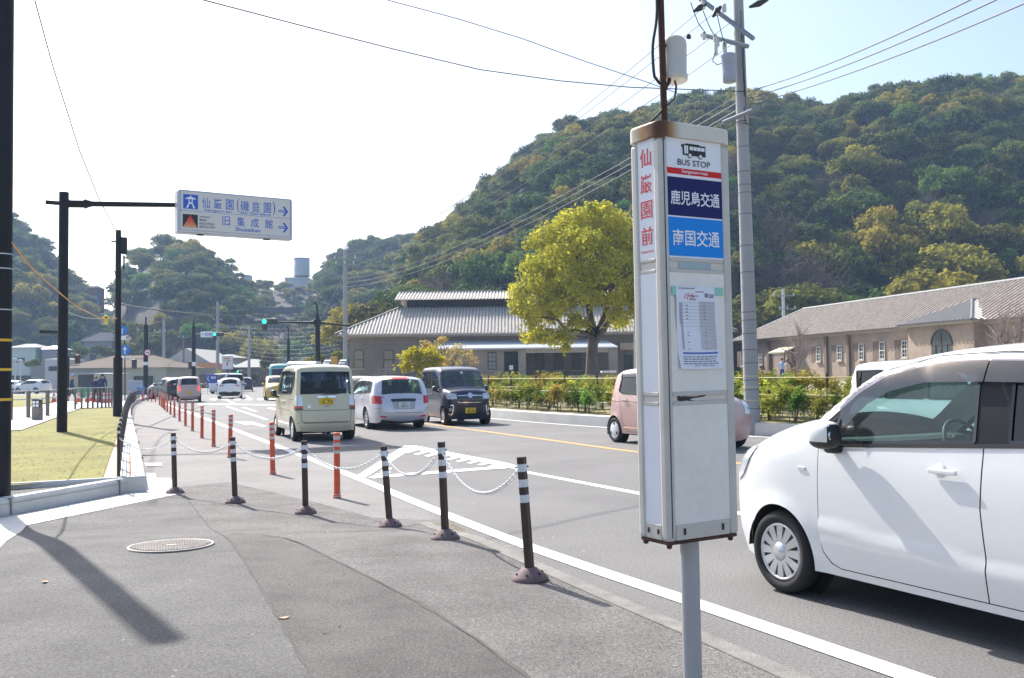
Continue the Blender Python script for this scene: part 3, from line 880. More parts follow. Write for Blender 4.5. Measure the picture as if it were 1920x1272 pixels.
    def handle(s, x, z, m=None, ln=0.19, sides=(1, -1), parent=None):
        for sd in sides:
            w = float(s.half([x], [z])[0]); k = MB()
            k.rbox((x, sd * (w + .022), z), (ln, .022, .03), .009, 0)
            k.lathe([(.045, -.001), (.04, .003), (.001, .004)], 16, 1, Matrix.Translation((x + .03, sd * w, z)) @ Matrix.Rotation(-sd * pi / 2, 4, 'X'))
            k.build('door_handle', [m or s.paint, s.paint], parent or s.root)
    def mirror(s, x, z, m=None, sides=(1, -1), size=1.0):
        for sd in sides:
            w = float(s.half([x], [z])[0]); k = MB()
            bm = bmesh.new(); bmesh.ops.create_uvsphere(bm, u_segments=24, v_segments=16, radius=1)
            vs = []
            for v in bm.verts:
                q = v.co; q = Vector([math.copysign(abs(c) ** .8, c) for c in q])
                vs.append((x + q.x * .092 * size - (0.02 if q.x < -.5 else 0), sd * (w + .125 + q.y * .078 * size), z + .045 + q.z * .085 * size))
            fs = [[v.index for v in f.verts] for f in bm.faces]
            k.add(vs, fs, 0, None, True)
            for j, f in enumerate(fs):
                c = sum((Vector(vs[i]) for i in f), Vector()) / len(f)
                if c.z < z + .005 or c.x < x - .082 * size: k.m[j] = 1
            bm.free()
            k.rbox((x + .005, sd * (w + .03), z - .045), (.09, .11, .06), .02, 1)
            o = k.build('mirror', [m or s.paint, DARKP], s.root)
            g = MB(); g.lathe([(.052, -.004), (.052, .0), (.048, .003)], 24, 0, Matrix.Translation((x - .098 * size, sd * (w + .125), z + .045)) @ Matrix.Rotation(-pi / 2, 4, 'Y') @ Matrix.Diagonal((.95, 1.08, 1, 1)))
            g.build('mirror_glass', CHROME, o)
    def interior(s, dash=True, rows=((0.15, 1), (-0.75, 0)), wheel_side=-1, full=True):
        k = MB(); w = s.W / 2 - 0.13; zf = 0.4
        k.box(((s.xf + s.xr) / 2 - .1, 0, zf), (s.xf - s.xr + .2, 2 * w - .1, 0.1), 2)
        for x, sep in rows:
            for sd in ((1, -1) if True else (0,)):
                sw = 0.46 if s.W < 1.6 else .52
                T = Matrix.Translation((x, sd * (sw / 2 + .05), 0))
                k.rbox((.05, 0, .62), (.5, sw, .17), .05, 0, T)
                T2 = T @ Matrix.Translation((-.23, 0, .68)) @ Matrix.Rotation(rad(-14), 4, 'Y')
                k.rbox((0, 0, .28), (.12, sw * .94, .58), .05, 0, T2)
                k.rbox((0, 0, .66), (.10, .25, .17), .04, 0, T2)
                k.cyl((0, .06, .55), (0, .06, .62), .008, n=6, T=T2); k.cyl((0, -.06, .55), (0, -.06, .62), .008, n=6, T=T2)
        k.build('seats', [SEATM, SEATM, DASHM], s.root)
        if dash:
            q = MB()
            xs, zs = s.prof[s.idx(s.belt + .02, True)]
            q.rbox((xs - .42, 0, s.belt - .1), (.42, 2 * w - .04, .26), .07, 0)
            q.rbox((xs - .5, 0, s.belt - .3), (.22, .3, .3), .04, 0)
            q.build('dashboard', DASHM, s.root)
            st = MB(); T = Matrix.Translation((xs - .70, wheel_side * .36, s.belt - .03)) @ Matrix.Rotation(rad(-62), 4, 'Y')
            ring = [(cos(a) * .18, sin(a) * .18, 0) for a in np.linspace(0, 2 * pi, 25)]
            st.tube(ring, .014, 8, 0, T, caps=False)
            st.rbox((0, 0, -.02), (.12, .34, .02), .008, 0, T); st.rbox((0, 0, -.02), (.16, .12, .04), .015, 0, T)
            st.build('steering_wheel', DASHM, s.root)
        if full:
            l = MB()     # headlining and inner pillars keep the daylight out
            pts = [i for i in range(len(s.prof)) if s.prof[i][1] > s.H - .16]
            R0, R1 = pts[0], pts[-1]
            rows_ = [s.strip(i, [-.97, -.5, 0, .5, .97]) for i in range(R0, R1 + 1, 4)]
            b = len(l.v); l.v += [(p[0], p[1], p[2] - .05) for r in rows_ for p in r]
            for i in range(len(rows_) - 1):
                for j in range(4): l.f.append((b + i * 5 + j, b + i * 5 + j + 1, b + (i + 1) * 5 + j + 1, b + (i + 1) * 5 + j)); l.m.append(0); l.sm.append(True)
            l.build('headlining', SEATL, s.root)
    def plate(s, z, front, lines, yellow=True, y=0.0, sc=1.0):
        """number plate with its lettering"""
        x, yy, zz = s.end_map(y, z, front, 0.03)
        sg = 1 if front else -1
        k = MB(); T = Matrix.Translation((x, y, zz)) @ Matrix.Rotation(0 if front else pi, 4, 'Z')
        k.rbox((0, 0, 0), (.012, .33 * sc, .165 * sc), .004, 0, T)
        o = k.build('number_plate', YPLATE if yellow else WPLATE, s.root)
        t = MB(); ux = (0, 1, 0)
        if lines[0]: t.text(lines[0], (.0075, -.085 * sc, .028 * sc), ux, (0, 0, 1), .17 * sc, .035 * sc, 0, 0.01, T)
        if lines[1]: t.text(lines[1], (.0075, (-.10 if len(lines[1]) > 3 else -.04) * sc, -.062 * sc), ux, (0, 0, 1), (.235 if len(lines[1]) > 3 else .17) * sc, .075 * sc, 0, 0.02, T)
        if len(lines) > 2: t.text(lines[2], (.0075, -.145 * sc, -.05 * sc), ux, (0, 0, 1), .035 * sc, .04 * sc, 0, 0.01, T)
        t.build('plate_lettering', PLATEK if yellow else PLATEG, o)
def resample_open(line, res):
    out = []
    for a, b in zip(line[:-1], line[1:]):
        a, b = np.array(a, float), np.array(b, float); k = max(1, int(math.ceil(np.linalg.norm(b - a) / res)))
        out += [a + (b - a) * j / k for j in range(k)]
    return out + [np.array(line[-1], float)]
def window(s, poly, gm, frame=0.028, name='side_window', fm=None, sides=(1, -1), inset=0.008, split=(), parent=None):
    """panes in a hole of the side, with their rubber; split: x positions of dark uprights"""
    for sd in sides:
        g = MB(); s.side_panel(g, poly, (), -inset, 0, 0.09, (sd,))
        o = g.build(name, gm, parent or s.root)
        f = MB(); c = np.mean(np.array(poly), 0)
        V = np.array(resample(poly, 0.06)); n = len(V); d = np.roll(V, -1, 0) - np.roll(V, 1, 0); d /= np.linalg.norm(d, axis=1)[:, None]
        nn = np.column_stack([-d[:, 1], d[:, 0]])
        if ((V - c) * nn).sum() < 0: nn = -nn
        I = V - nn * frame; O = V + nn * .004
        A, B = s.map_side(O, sd, .003), s.map_side(I, sd, .001)
        for i in range(n):
            j = (i + 1) % n
            f.add([A[i], A[j], B[j], B[i]], [(0, 1, 2, 3)], 0)
        f.build('window_rubber', fm or DARKP, o)
KEI = dict(L=3.395, W=1.475)
def heading(phi): return pi / 2 + phi          # phi to the left of the viewing direction, driving away

# ------------------------------------------------------------------ kinds of vehicles
KINDS = {
 'tallkei': dict(L=3.395, W=1.475, H=1.785, belt=1.04, tumble=0.055, r=0.065, sill=0.24, axles=(1.27, -1.25), wheel=0.275, bow_rear=0.05, bow_front=.12, taper_rear=.05,
    outline=[(1.60, .22), (1.67, .42), (1.675, .65), (1.63, .88), (1.48, .985), (1.25, 1.04), (1.08, 1.09), (.74, 1.50), (.58, 1.66), (.36, 1.745), (-.2, 1.785), (-.9, 1.783), (-1.40, 1.752), (-1.535, 1.70), (-1.585, 1.55), (-1.64, 1.1), (-1.67, .85), (-1.695, .55), (-1.69, .36), (-1.63, .24)],
    windows=[([(.96, 1.085), (-.02, 1.085), (-.02, 1.64), (.42, 1.62), (.62, 1.47)], 'front_window'), ([(-.08, 1.085), (-.82, 1.085), (-.82, 1.645), (-.08, 1.645)], 'side_window'), ([(-.87, 1.09), (-1.12, 1.10), (-1.36, 1.30), (-1.39, 1.45), (-1.36, 1.63), (-.87, 1.645)], 'quarter_window')],
    screen=(1.10, 1.66, .95), rear=(1.07, 1.615, .985),
    seams=[[(.88, 1.02), (.86, .5), (.80, .27), (-.02, .26), (-.05, .6), (-.05, 1.05)], [(-.05, .27), (-.78, .27), (-.86, .45), (-.88, 1.06)], [(-.9, .98), (-1.5, .98)], [(-1.56, .72), (-1.68, .72)]],
    handles=[(.06, .93), (-.20, .93)], mirror=(.78, 1.06)),
 'kei': dict(L=3.395, W=1.475, H=1.61, belt=1.0, tumble=0.115, r=0.10, sill=0.22, axles=(1.13, -1.36), wheel=0.275,
    outline=[(1.62, .20), (1.68, .40), (1.67, .62), (1.61, .82), (1.44, .93), (1.18, 1.0), (.96, 1.06), (.52, 1.38), (.32, 1.50), (.05, 1.575), (-.5, 1.61), (-1.05, 1.59), (-1.36, 1.535), (-1.46, 1.42), (-1.555, 1.1), (-1.63, .85), (-1.69, .52), (-1.69, .36), (-1.63, .24)],
    windows=[([(.84, 1.03), (-.12, 1.045), (-.12, 1.49), (.14, 1.475), (.42, 1.34)], 'front_window'), ([(-.19, 1.045), (-.98, 1.06), (-1.19, 1.12), (-1.12, 1.46), (-.19, 1.495)], 'side_window')],
    screen=(1.07, 1.49, .90), rear=(1.06, 1.43, .88),
    seams=[[(.76, 1.0), (.76, .5), (.68, .27), (-.10, .25), (-.16, .6), (-.16, 1.0)], [(-.14, .26), (-.85, .26), (-1.0, .5), (-1.1, 1.0)], [(-.2, .9), (-1.5, .9)]],
    handles=[(.02, .91), (-.86, .93)], mirror=(.66, 1.03)),
 'wagon': dict(L=4.44, W=1.695, H=1.49, belt=.95, tumble=0.15, r=0.12, sill=0.2, axles=(1.36, -1.24), wheel=0.305, bow_front=.2, bow_rear=.10, taper_rear=.12,
    outline=[(2.10, .22), (2.19, .40), (2.18, .58), (2.08, .72), (1.75, .84), (1.35, .93), (1.12, .98), (.55, 1.33), (.30, 1.43), (0, 1.475), (-.8, 1.49), (-1.55, 1.455), (-1.82, 1.40), (-1.93, 1.28), (-2.07, .98), (-2.15, .82), (-2.22, .55), (-2.21, .38), (-2.12, .24)],
    windows=[([(.98, .985), (.0, .99), (.0, 1.375), (.22, 1.365), (.52, 1.25)], 'front_window'), ([(-.07, .99), (-.82, 1.0), (-.9, 1.385), (-.07, 1.39)], 'side_window'), ([(-.92, 1.0), (-1.72, 1.04), (-1.70, 1.20), (-1.6, 1.35), (-.97, 1.385)], 'quarter_window')],
    screen=(.99, 1.40, .90), rear=(.97, 1.37, .93),
    seams=[[(.86, .95), (.86, .5), (.76, .26), (.03, .25), (-.02, .6), (-.03, .96)], [(.0, .26), (-.68, .26), (-.92, .62), (-.9, .96)], [(-2.0, .62), (-2.22, .6)]],
    handles=[(.16, .86), (-.74, .88)], mirror=(.78, .98)),
 'hatch': dict(L=3.95, W=1.695, H=1.50, belt=.96, tumble=0.16, r=0.13, sill=0.2, axles=(1.25, -1.28), wheel=0.30, bow_front=.2, bow_rear=.12, taper_rear=.14,
    outline=[(1.88, .22), (1.95, .40), (1.94, .58), (1.84, .76), (1.5, .88), (1.1, .97), (.9, 1.02), (.35, 1.36), (.1, 1.45), (-.3, 1.50), (-.9, 1.47), (-1.45, 1.37), (-1.62, 1.26), (-1.82, 1.0), (-1.88, .85), (-1.965, .6), (-1.96, .4), (-1.88, .24)],
    windows=[([(.76, 1.0), (-.2, 1.02), (-.2, 1.40), (.05, 1.385), (.36, 1.25)], 'front_window'), ([(-.26, 1.02), (-1.0, 1.05), (-1.38, 1.17), (-1.2, 1.33), (-.26, 1.40)], 'side_window')],
    screen=(1.03, 1.42, .88), rear=(1.02, 1.34, .86),
    seams=[[(.7, .98), (.7, .5), (.6, .27), (-.18, .25), (-.23, .98)], [(-.2, .26), (-.7, .26), (-.95, .6), (-1.05, 1.0)]],
    handles=[(-.05, .88), (-.9, .92)], mirror=(.6, 1.0)),
 'suv': dict(L=4.3, W=1.8, H=1.58, belt=1.05, tumble=0.17, r=0.13, sill=0.25, axles=(1.32, -1.3), wheel=0.34, bow_front=.2, bow_rear=.13, taper_rear=.14,
    outline=[(2.02, .26), (2.12, .46), (2.11, .7), (2.0, .9), (1.6, 1.0), (1.2, 1.05), (1.0, 1.09), (.45, 1.42), (.2, 1.52), (-.2, 1.575), (-.9, 1.56), (-1.5, 1.47), (-1.75, 1.36), (-1.95, 1.1), (-2.02, .95), (-2.12, .7), (-2.12, .45), (-2.02, .28)],
    windows=[([(.86, 1.08), (-.15, 1.1), (-.15, 1.47), (.12, 1.455), (.44, 1.33)], 'front_window'), ([(-.21, 1.1), (-1.0, 1.12), (-1.5, 1.24), (-1.3, 1.4), (-.21, 1.47)], 'side_window')],
    screen=(1.10, 1.49, .88), rear=(1.10, 1.43, .88),
    seams=[[(.75, 1.04), (.75, .5), (.65, .3), (-.15, .28), (-.18, 1.05)], [(-.15, .29), (-.7, .29), (-1.0, .7), (-1.1, 1.1)]],
    handles=[(0, .96), (-.95, 1.0)], mirror=(.7, 1.06)),
 'van': dict(L=4.7, W=1.7, H=1.98, belt=1.18, tumble=0.12, r=0.10, sill=0.25, axles=(1.5, -1.2), wheel=0.32, bow_front=.12, bow_rear=.05, taper_rear=.05,
    outline=[(2.24, .25), (2.32, .45), (2.32, .75), (2.25, 1.0), (2.1, 1.12), (1.95, 1.22), (1.45, 1.80), (1.25, 1.91), (.9, 1.97), (0, 1.98), (-1.8, 1.96), (-2.15, 1.9), (-2.24, 1.7), (-2.31, 1.1), (-2.34, .7), (-2.34, .4), (-2.26, .27)],
    windows=[([(1.75, 1.22), (.85, 1.22), (.85, 1.83), (1.25, 1.80), (1.5, 1.6)], 'front_window'), ([(.75, 1.22), (-.55, 1.22), (-.55, 1.83), (.75, 1.83)], 'side_window'), ([(-.65, 1.22), (-2.0, 1.22), (-1.98, 1.82), (-.65, 1.83)], 'quarter_window')],
    screen=(1.24, 1.85, .92), rear=(1.25, 1.8, .9),
    seams=[[(1.75, 1.15), (1.75, .8), (.85, .3), (.8, 1.2)], [(.75, .3), (-.6, .3), (-.6, 1.2)]],
    handles=[(.95, 1.08), (.6, 1.08)], mirror=(1.6, 1.25)),
}
def make_car(kind, body, label, loc, phi, cat='car', name='car', group=None, fine=1.0, glass=None, away=True, wheels='alloy', nsp=8, interior=True, front=True, back=True, lit=False, rm=None, mirror_m=None):
    sp = dict(KINDS[kind]); 
    if glass: sp.update(glass)
    c = Car(name, label, loc, heading(phi) + (0 if away else pi), sp, body, cat, group, fine)
    holes = [rounded(w_[0], .035) for w_ in sp['windows']]
    c.body(holes, sp['screen'], sp['rear'], nlat=13 if fine < 1.5 else 9)
    for (poly, nm), h in zip(sp['windows'], holes):
        window(c, h, sp.get('glass_' + nm, sp.get('glass_side', G_DARK if nm != 'front_window' else G_MID)), 0.022, nm)
    c.seams(sp['seams'], .008 if fine < 1.5 else .012)
    # black pillars between the windows
    if len(holes) > 1:
        for (a, _), (b, _), sd in [(p, q, sd) for p, q in zip(sp['windows'][:-1], sp['windows'][1:]) for sd in (1, -1)]:
            k = MB()
            xa = min(p[0] for p in a); xb = max(p[0] for p in b)
            za, zb = min(p[1] for p in a) + .01, max(p[1] for p in b) - .01
            c.side_panel(k, [(xa + .012, za), (xb - .012, za), (xb - .012, zb), (xa + .012, zb)], (), .003, 0, .12, (sd,))
            k.build('pillar_trim', GLOSSB, c.root)
    for h in sp['handles']: c.handle(*h)
    c.mirror(*sp['mirror'], m=mirror_m)
    c.under(); c.wheels(wheels, nsp, rm=rm, lod=1 if fine < 1.5 else 0)
    c.spec = sp
    if interior: c.interior(rows=((.2 if c.L < 3.6 else .1, 1), (-.7 if c.L < 3.6 else -.85, 0)), full=False)
    return c
def rear_lamp(c, poly_end, poly_side=None, m=REDL, name='rear_lamp', off=.008):
    for sg in (1, -1):
        k = MB()
        if poly_end:
            V, T = tri_panel(poly_end, [], .05 * c.fine)
            k.add([c.end_map(y * sg, z, False, off) for y, z in V], [tuple(t) if sg < 0 else tuple(t[::-1]) for t in T], 0, None, True)
        if poly_side: c.side_panel(k, poly_side, (), off, 0, .05, (sg,))
        k.build(name, m, c.root)
def head_lamp(c, poly_end, poly_side=None, m=CLEARL, name='headlight', off=.008):
    for sg in (1, -1):
        k = MB()
        if poly_end:
            V, T = tri_panel(poly_end, [], .05 * c.fine)
            k.add([c.end_map(y * sg, z, True, off) for y, z in V], [tuple(t) if sg > 0 else tuple(t[::-1]) for t in T], 0, None, True)
        if poly_side: c.side_panel(k, poly_side, (), off, 0, .05, (sg,))
        k.build(name, m, c.root)
def end_part(c, name, polys, front, m, off=.008, parent=None, mirror=False, res=.06):
    k = MB()
    for p in polys: c.end_panel(k, p, front, off, 0, res, mirror)
    return k.build(name, m, parent or c.root)
def rect(y0, y1, z0, z1): return [(y0, z0), (y1, z0), (y1, z1), (y0, z1)]
PH = rad(23)

# ================================================================== the white car beside the bus stop
WHITE = mat('white_car_paint', (0.75, 0.76, 0.765), 0.3, coat=0.6)
PHM = rad(26.5)
MSP = dict(L=3.395, W=1.475, H=1.63, belt=1.03, tumble=0.105, r=0.115, sill=0.21, axles=(1.08, -1.375), wheel=0.279, bow_front=.13, bow_screen=.09, taper_front=.15, glass_front=G_CLEAR, glass_rear=G_DARK,
    outline=[(1.62, .20), (1.685, .36), (1.695, .60), (1.67, .79), (1.58, .925), (1.40, 1.0), (1.15, 1.055), (.97, 1.09), (.86, 1.14), (.62, 1.32), (.38, 1.475), (.16, 1.555), (-.12, 1.605), (-.6, 1.635), (-1.1, 1.615), (-1.43, 1.56), (-1.53, 1.45), (-1.61, 1.1), (-1.66, .85), (-1.69, .5), (-1.66, .26)])
h_ = Vector((-sin(PHM), cos(PHM), 0)); l_ = Vector((-cos(PHM), -sin(PHM), 0))
org = Vector((1.83, 6.52, 0)) - h_ * 1.01 - l_ * 0.73
c = Car('car', 'white compact car passing just beside the bus stop post, smoked door visors', org, heading(PHM), MSP, WHITE, 'car', None, 0.8)
bl = lambda x: 1.062 - .0575 * x
DLO = [(.80, 1.055), (.70, bl(.7)), (-1.10, bl(-1.1)), (-1.20, 1.50), (-.9, 1.54), (-.46, 1.553), (-.15, 1.543), (.19, 1.474), (.40, 1.362), (.50, 1.283), (.66, 1.165)]
hole = [(.80, 1.055), (.70, bl(.7)), (.70, .45), (.68, .34), (.62, .275), (.54, .25), (-.82, .25), (-.92, .33), (-1.02, .52), (-1.08, .72), (-1.10, bl(-1.1)), (-1.20, 1.50), (-.9, 1.54), (-.46, 1.553), (-.15, 1.543), (.19, 1.474), (.40, 1.362), (.50, 1.283), (.66, 1.165)]
c.body([hole], (1.14, 1.50, .93), (1.1, 1.46, .88))
fd = [(.695, bl(.695) - .012), (.695, .45), (.675, .345), (.615, .282), (.54, .256), (-.505, .256), (-.515, .5), (-.49, .75), (-.505, bl(-.5) - .012)]
rd = [(-.513, bl(-.51) - .012), (-.498, .75), (-.523, .5), (-.513, .256), (-.815, .256), (-.915, .335), (-1.013, .522), (-1.073, .72), (-1.092, bl(-1.1) - .012)]
def crease(V, w):   # the moulded step low on the doors
    return w
for sd in (1, -1):
    for nm, poly in (('door', fd), ('door', rd)):
        k = MB(); V, T = tri_panel(poly, [], .04)
        X = c.map_side(V, sd, 0.0)
        z = V[:, 1]; zc = .47 + .06 * (V[:, 0] + .5)
        step = 0.012 * np.clip((zc - z) / .02, 0, 1) - .012 * np.clip((zc - .03 - z) / .16, 0, 1)
        X[:, 1] += sd * step
        k.add([tuple(p) for p in X], [tuple(t) if sd < 0 else tuple(t[::-1]) for t in T], 0, None, True)
        o = k.build(nm, [WHITE], c.root)
        xh = -.27 if poly is fd else -.93
        c.handle(xh, .935, WHITE, .19, (sd,), o)
k = MB(); c.side_panel(k, [(.76, .99), (.74, .4), (.6, .235), (-.85, .235), (-1.0, .48), (-1.13, .8), (-1.14, 1.12)], (), -.02, 0, .15)
k.build('door_opening', VOID, c.root)
q1 = [(.785, 1.05), (.585, 1.045), (.50, 1.26), (.60, 1.19)]
q2 = [(.535, 1.045), (-.455, bl(-.455) + .015), (-.455, 1.54), (-.15, 1.53), (.18, 1.463), (.39, 1.35), (.455, 1.295)]
q3 = [(-.655, bl(-.655) + .015), (-1.07, bl(-1.07) + .01), (-1.165, 1.49), (-.9, 1.525), (-.655, 1.537)]
window(c, rounded(q1, .015), G_CLEAR, .02, 'quarter_window', GLOSSB)
window(c, rounded(q2, .02), G_CLEAR, .014, 'front_window', GLOSSB)
window(c, rounded(q3, .02), G_DARK, .014, 'side_window', GLOSSB)
k = MB()
c.side_panel(k, DLO, [rounded(q1, .015), rounded(q2, .02), rounded(q3, .02)], -.002, 0, .08)
k.build('window_frame', mat('window_frame_black', (0.014, 0.014, 0.02), .45, spec=.25), c.root)
k = MB()
c.side_panel(k, [(.70, bl(.7) - .012), (-1.09, bl(-1.09) - .012), (-1.09, bl(-1.09) + .012), (.70, bl(.7) + .012)], (), .006, 0, .1)
k.build('belt_moulding', DARKP, c.root)
for poly in ([(.50, 1.272), (.40, 1.365), (.19, 1.482), (-.15, 1.552), (-.50, 1.560), (-.50, 1.437), (-.12, 1.432), (.12, 1.38), (.28, 1.30), (.40, 1.20), (.455, 1.13)], [(-.51, 1.560), (-.9, 1.55), (-1.18, 1.51), (-1.15, 1.40), (-.9, 1.43), (-.51, 1.437)]):
    for sd in (1, -1):
        k = MB(); V, T = tri_panel(poly, [], .06); X = c.map_side(V, sd, .012)
        X[:, 1] += sd * .03 * np.clip((1.56 - V[:, 1]) / .12, 0, 1)
        k.add([tuple(p) for p in X], [tuple(t) if sd < 0 else tuple(t[::-1]) for t in T], 0, None, True)
        k.build('door_visor', VISOR, c.root)
c.seams([[(-1.2, 1.565), (-.6, 1.6), (-.15, 1.585), (.2, 1.51), (.42, 1.39), (.66, 1.2), (.82, 1.1)]], .006)
c.mirror(.53, 1.06, WHITE, size=1.05)
head_lamp(c, [(.40, .76), (.60, .78), (.60, .92), (.42, .89)], [(1.675, .76), (1.66, .80), (1.565, .925), (1.42, .985), (1.34, .985), (1.42, .88), (1.50, .77), (1.58, .72)])
for sd in (1, -1):
    wv = float(c.half([.84], [.86])[0]); k = MB(); k.rbox((.84, sd * (wv + .002), .865), (.07, .012, .022), .005); k.build('side_indicator', AMBER if False else CLEARL, c.root)
end_part(c, 'grille', [rect(-.35, .35, .62, .72)], True, GLOSSB)
end_part(c, 'lower_grille', [rect(-.42, .42, .28, .42)], True, DARKP)
rear_lamp(c, rect(.48, .60, .8, 1.2), None)
c.plate(.5, True, ('', ''), True)
c.wheels('cap', 12, .70); c.under()
c.interior(rows=((-.05, 1), (-.95, 0)))
end_part(c, 'rear_view_mirror', [rect(-.01, .01, 1.40, 1.41)], True, DARKP, -.02)

# ================================================================== cars seen further off
# cream box-shaped kei van
CREAM = paint('cream_paint', (0.58, 0.54, 0.39))
lr = G(576, 829); hh = Vector((-sin(PH), cos(PH), 0)); ll = Vector((-cos(PH), -sin(PH), 0))
p0 = Vector((G(612, 827).x, G(612, 827).y, 0)) + hh * 1.62
c = make_car('tallkei', CREAM, 'cream boxy van driving away with yellow plate, nearest in its lane', p0, rad(22.5), 'car', 'car', None, 1.0, wheels='cap', nsp=9, mirror_m=DARKP, glass=dict(glass_side_window=G_DARK, glass_rear=glass_mat('dark_rear_glass', (.24, .31, .5), .03, .4)))
rear_lamp(c, [(.545, .83), (.66, .83), (.655, 1.07), (.55, 1.07)], [(-1.50, .83), (-1.66, .83), (-1.63, 1.07), (-1.50, 1.07)], CLEARL)
rear_lamp(c, rect(.545, .66, .775, .83), rect(-1.66, -1.50, .775, .83)[::1], REDL, 'brake_lamp')
rear_lamp(c, rect(.545, .66, .735, .775), rect(-1.67, -1.42, .735, .775), GLOSSB, 'lamp_base')
end_part(c, 'chrome_garnish', [[(-.22, 1.035), (-.20, 1.0), (.20, 1.0), (.22, 1.035), (.22, 1.05), (-.22, 1.05)]], False, CHROME, .03)
k = MB(); 
for a in ([(-.60, .72), (-.56, .45), (.56, .45), (.60, .72)], [(-.66, .72), (.66, .72)], [(-.66, .43), (.66, .43)]):
    for p, q in zip(a[:-1], a[1:]):
        n = 8; d = (Vector(q) - Vector(p)).normalized(); nn = Vector((-d.y, d.x)) * .005
        for i in range(n):
            s0, s1 = Vector(p).lerp(Vector(q), i / n), Vector(p).lerp(Vector(q), (i + 1) / n)
            k.add([c.end_map(*(v), False, .003) for v in (s0 - nn, s1 - nn, s1 + nn, s0 + nn)], [(0, 1, 2, 3)])
k.build('tailgate_gap', SEAM, c.root)
c.plate(.93, False, ('鹿児島501', '2 72', 'う'), True)
k = MB(); x, y, z = c.end_map(0, 1.025, False, .045); k.rbox((x, -.022, z), (.006, .008, .04), .002); k.rbox((x, .022, z), (.006, .008, .04), .002); k.rbox((x, 0, z), (.006, .04, .008), .002); k.build('emblem', GLOSSB, c.root)
end_part(c, 'sticker', [rect(-.54, -.49, 1.09, 1.125)], False, STICKER, .004); end_part(c, 'sticker', [rect(-.53, -.49, 1.15, 1.17)], False, STICKER, .004)
end_part(c, 'model_badge', [rect(.36, .45, .83, .84), rect(.38, .42, .78, .80), rect(.37, .43, .80, .81)], False, CHROME, .005)
end_part(c, 'tailgate_label', [rect(-.08, .06, .80, .815)], False, mat('grey_label', (.2, .2, .19), .5), .004)
end_part(c, 'wiper', [[(-.30, 1.09), (.12, 1.07), (.12, 1.083), (-.30, 1.11)]], False, DARKP, .02)
k = MB()
for sd in (1,): c.side_panel(k, [(.95, 1.10), (.62, 1.50), (.42, 1.65), (-.8, 1.67), (-.8, 1.60), (.40, 1.58), (.58, 1.42)], (), .025, 0, .1)
k.build('door_visor', VISOR, c.root)

# silver estate car
SILV = paint('silver_paint', (0.62, 0.62, 0.68), 0.35, .3)
p0 = G(756, 805.5); p0 = Vector((p0.x, p0.y, 0)) + hh * 2.05
c = make_car('wagon', SILV, 'silver estate car driving away behind the cream van, red high brake lamp', p0, rad(22), fine=1.0, glass=dict(glass_rear=glass_mat('clear_rear_glass', (.6, .78, .82), .10, .8), glass_side=G_MID, glass_side_window=G_MID, glass_quarter_window=G_MID), wheels='alloy', nsp=7)
rear_lamp(c, [(.60, .74), (.66, .72), (.72, .76), (.72, .95), (.62, .95)], [(-1.82, .90), (-1.92, .74), (-2.13, .74), (-2.09, .95), (-1.9, .97)], REDL)
end_part(c, 'high_brake_lamp', [rect(-.24, .24, 1.395, 1.43)], False, REDLIT, .02)
end_part(c, 'garnish', [[(-.36, .80), (-.33, .765), (.33, .765), (.36, .80), (.36, .83), (-.36, .83)]], False, GLOSSB, .025)
end_part(c, 'plate_recess', [[(-.30, .565), (.30, .565), (.34, .765), (-.34, .765)]], False, mat('silver_recess', (.42, .42, .46), .4, .3), .006)
c.plate(.66, False, ('鹿児島501', '28-51', 'く'), False, 0)
rear_lamp(c, rect(.48, .66, .36, .40), None, REDL, 'reflector', .006)
end_part(c, 'lower_valance', [rect(-.62, .62, .24, .30)], False, DARKP, .008)
k = MB(); x, y, z = c.end_map(.5, .90, False, .012)
k.text('株 九 電', (x, .46, .885), (0, -1, 0), (0.18, 0, 1), .20, .05, 0, .02)
k.build('door_lettering', mat('blue_lettering', (.03, .08, .3), .5), c.root)
end_part(c, 'logo', [[(.62, .905), (.585, .93), (.55, .905), (.585, .88)], [(.58, .89), (.545, .91), (.515, .89), (.545, .868)]], False, mat('logo_blue', (.1, .28, .6), .5), .010)
end_part(c, 'sticker', [rect(.60, .66, 1.09, 1.15)], False, STICKER, .012)
end_part(c, 'wiper', [[(.06, .955), (.09, .95), (-.10, 1.14), (-.115, 1.13)]], False, DARKP, .03)
end_part(c, 'tailgate_gap', [rect(-.56, .56, .475, .484)], False, SEAM, .004)

# dark boxy kei van coming towards us
NAVY = paint('blackish_navy_paint', (0.010, 0.016, 0.05))
p0 = G(882, 797); p0 = Vector((p0.x, p0.y, 0)) + hh * 1.5
NSP = dict(bow_front=.07, glass_front=glass_mat('green_windscreen', (.5, .72, .66), .16, .62), outline=[(1.60, .20), (1.675, .40), (1.69, .65), (1.67, .88), (1.58, 1.00), (1.35, 1.055), (1.14, 1.09), (.84, 1.50), (.70, 1.655), (.48, 1.735), (-.1, 1.765), (-.9, 1.762), (-1.42, 1.73), (-1.54, 1.68), (-1.59, 1.55), (-1.65, 1.1), (-1.67, .85), (-1.695, .55), (-1.69, .36), (-1.63, .24)], H=1.765)
c = make_car('tallkei', NAVY, 'dark navy boxy van coming towards us with chrome grille bars', p0, rad(20), away=False, fine=1.0, glass=NSP, wheels='alloy', nsp=10)
head_lamp(c, [(.40, .80), (.655, .79), (.655, .95), (.62, .985), (.40, .93)], [(1.66, .80), (1.50, .82), (1.44, .97), (1.6, .985), (1.655, .93)])
end_part(c, 'grille', [[(-.40, .72), (.40, .72), (.42, .91), (-.42, .91)]], True, GLOSSB, .012)
end_part(c, 'grille_bar', [rect(-.40, .40, .86, .885), [(-.34, .70), (-.40, .735), (-.40, .72), (-.36, .68), (.36, .68), (.40, .72), (.40, .735), (.34, .70)]], True, CHROME, .025)
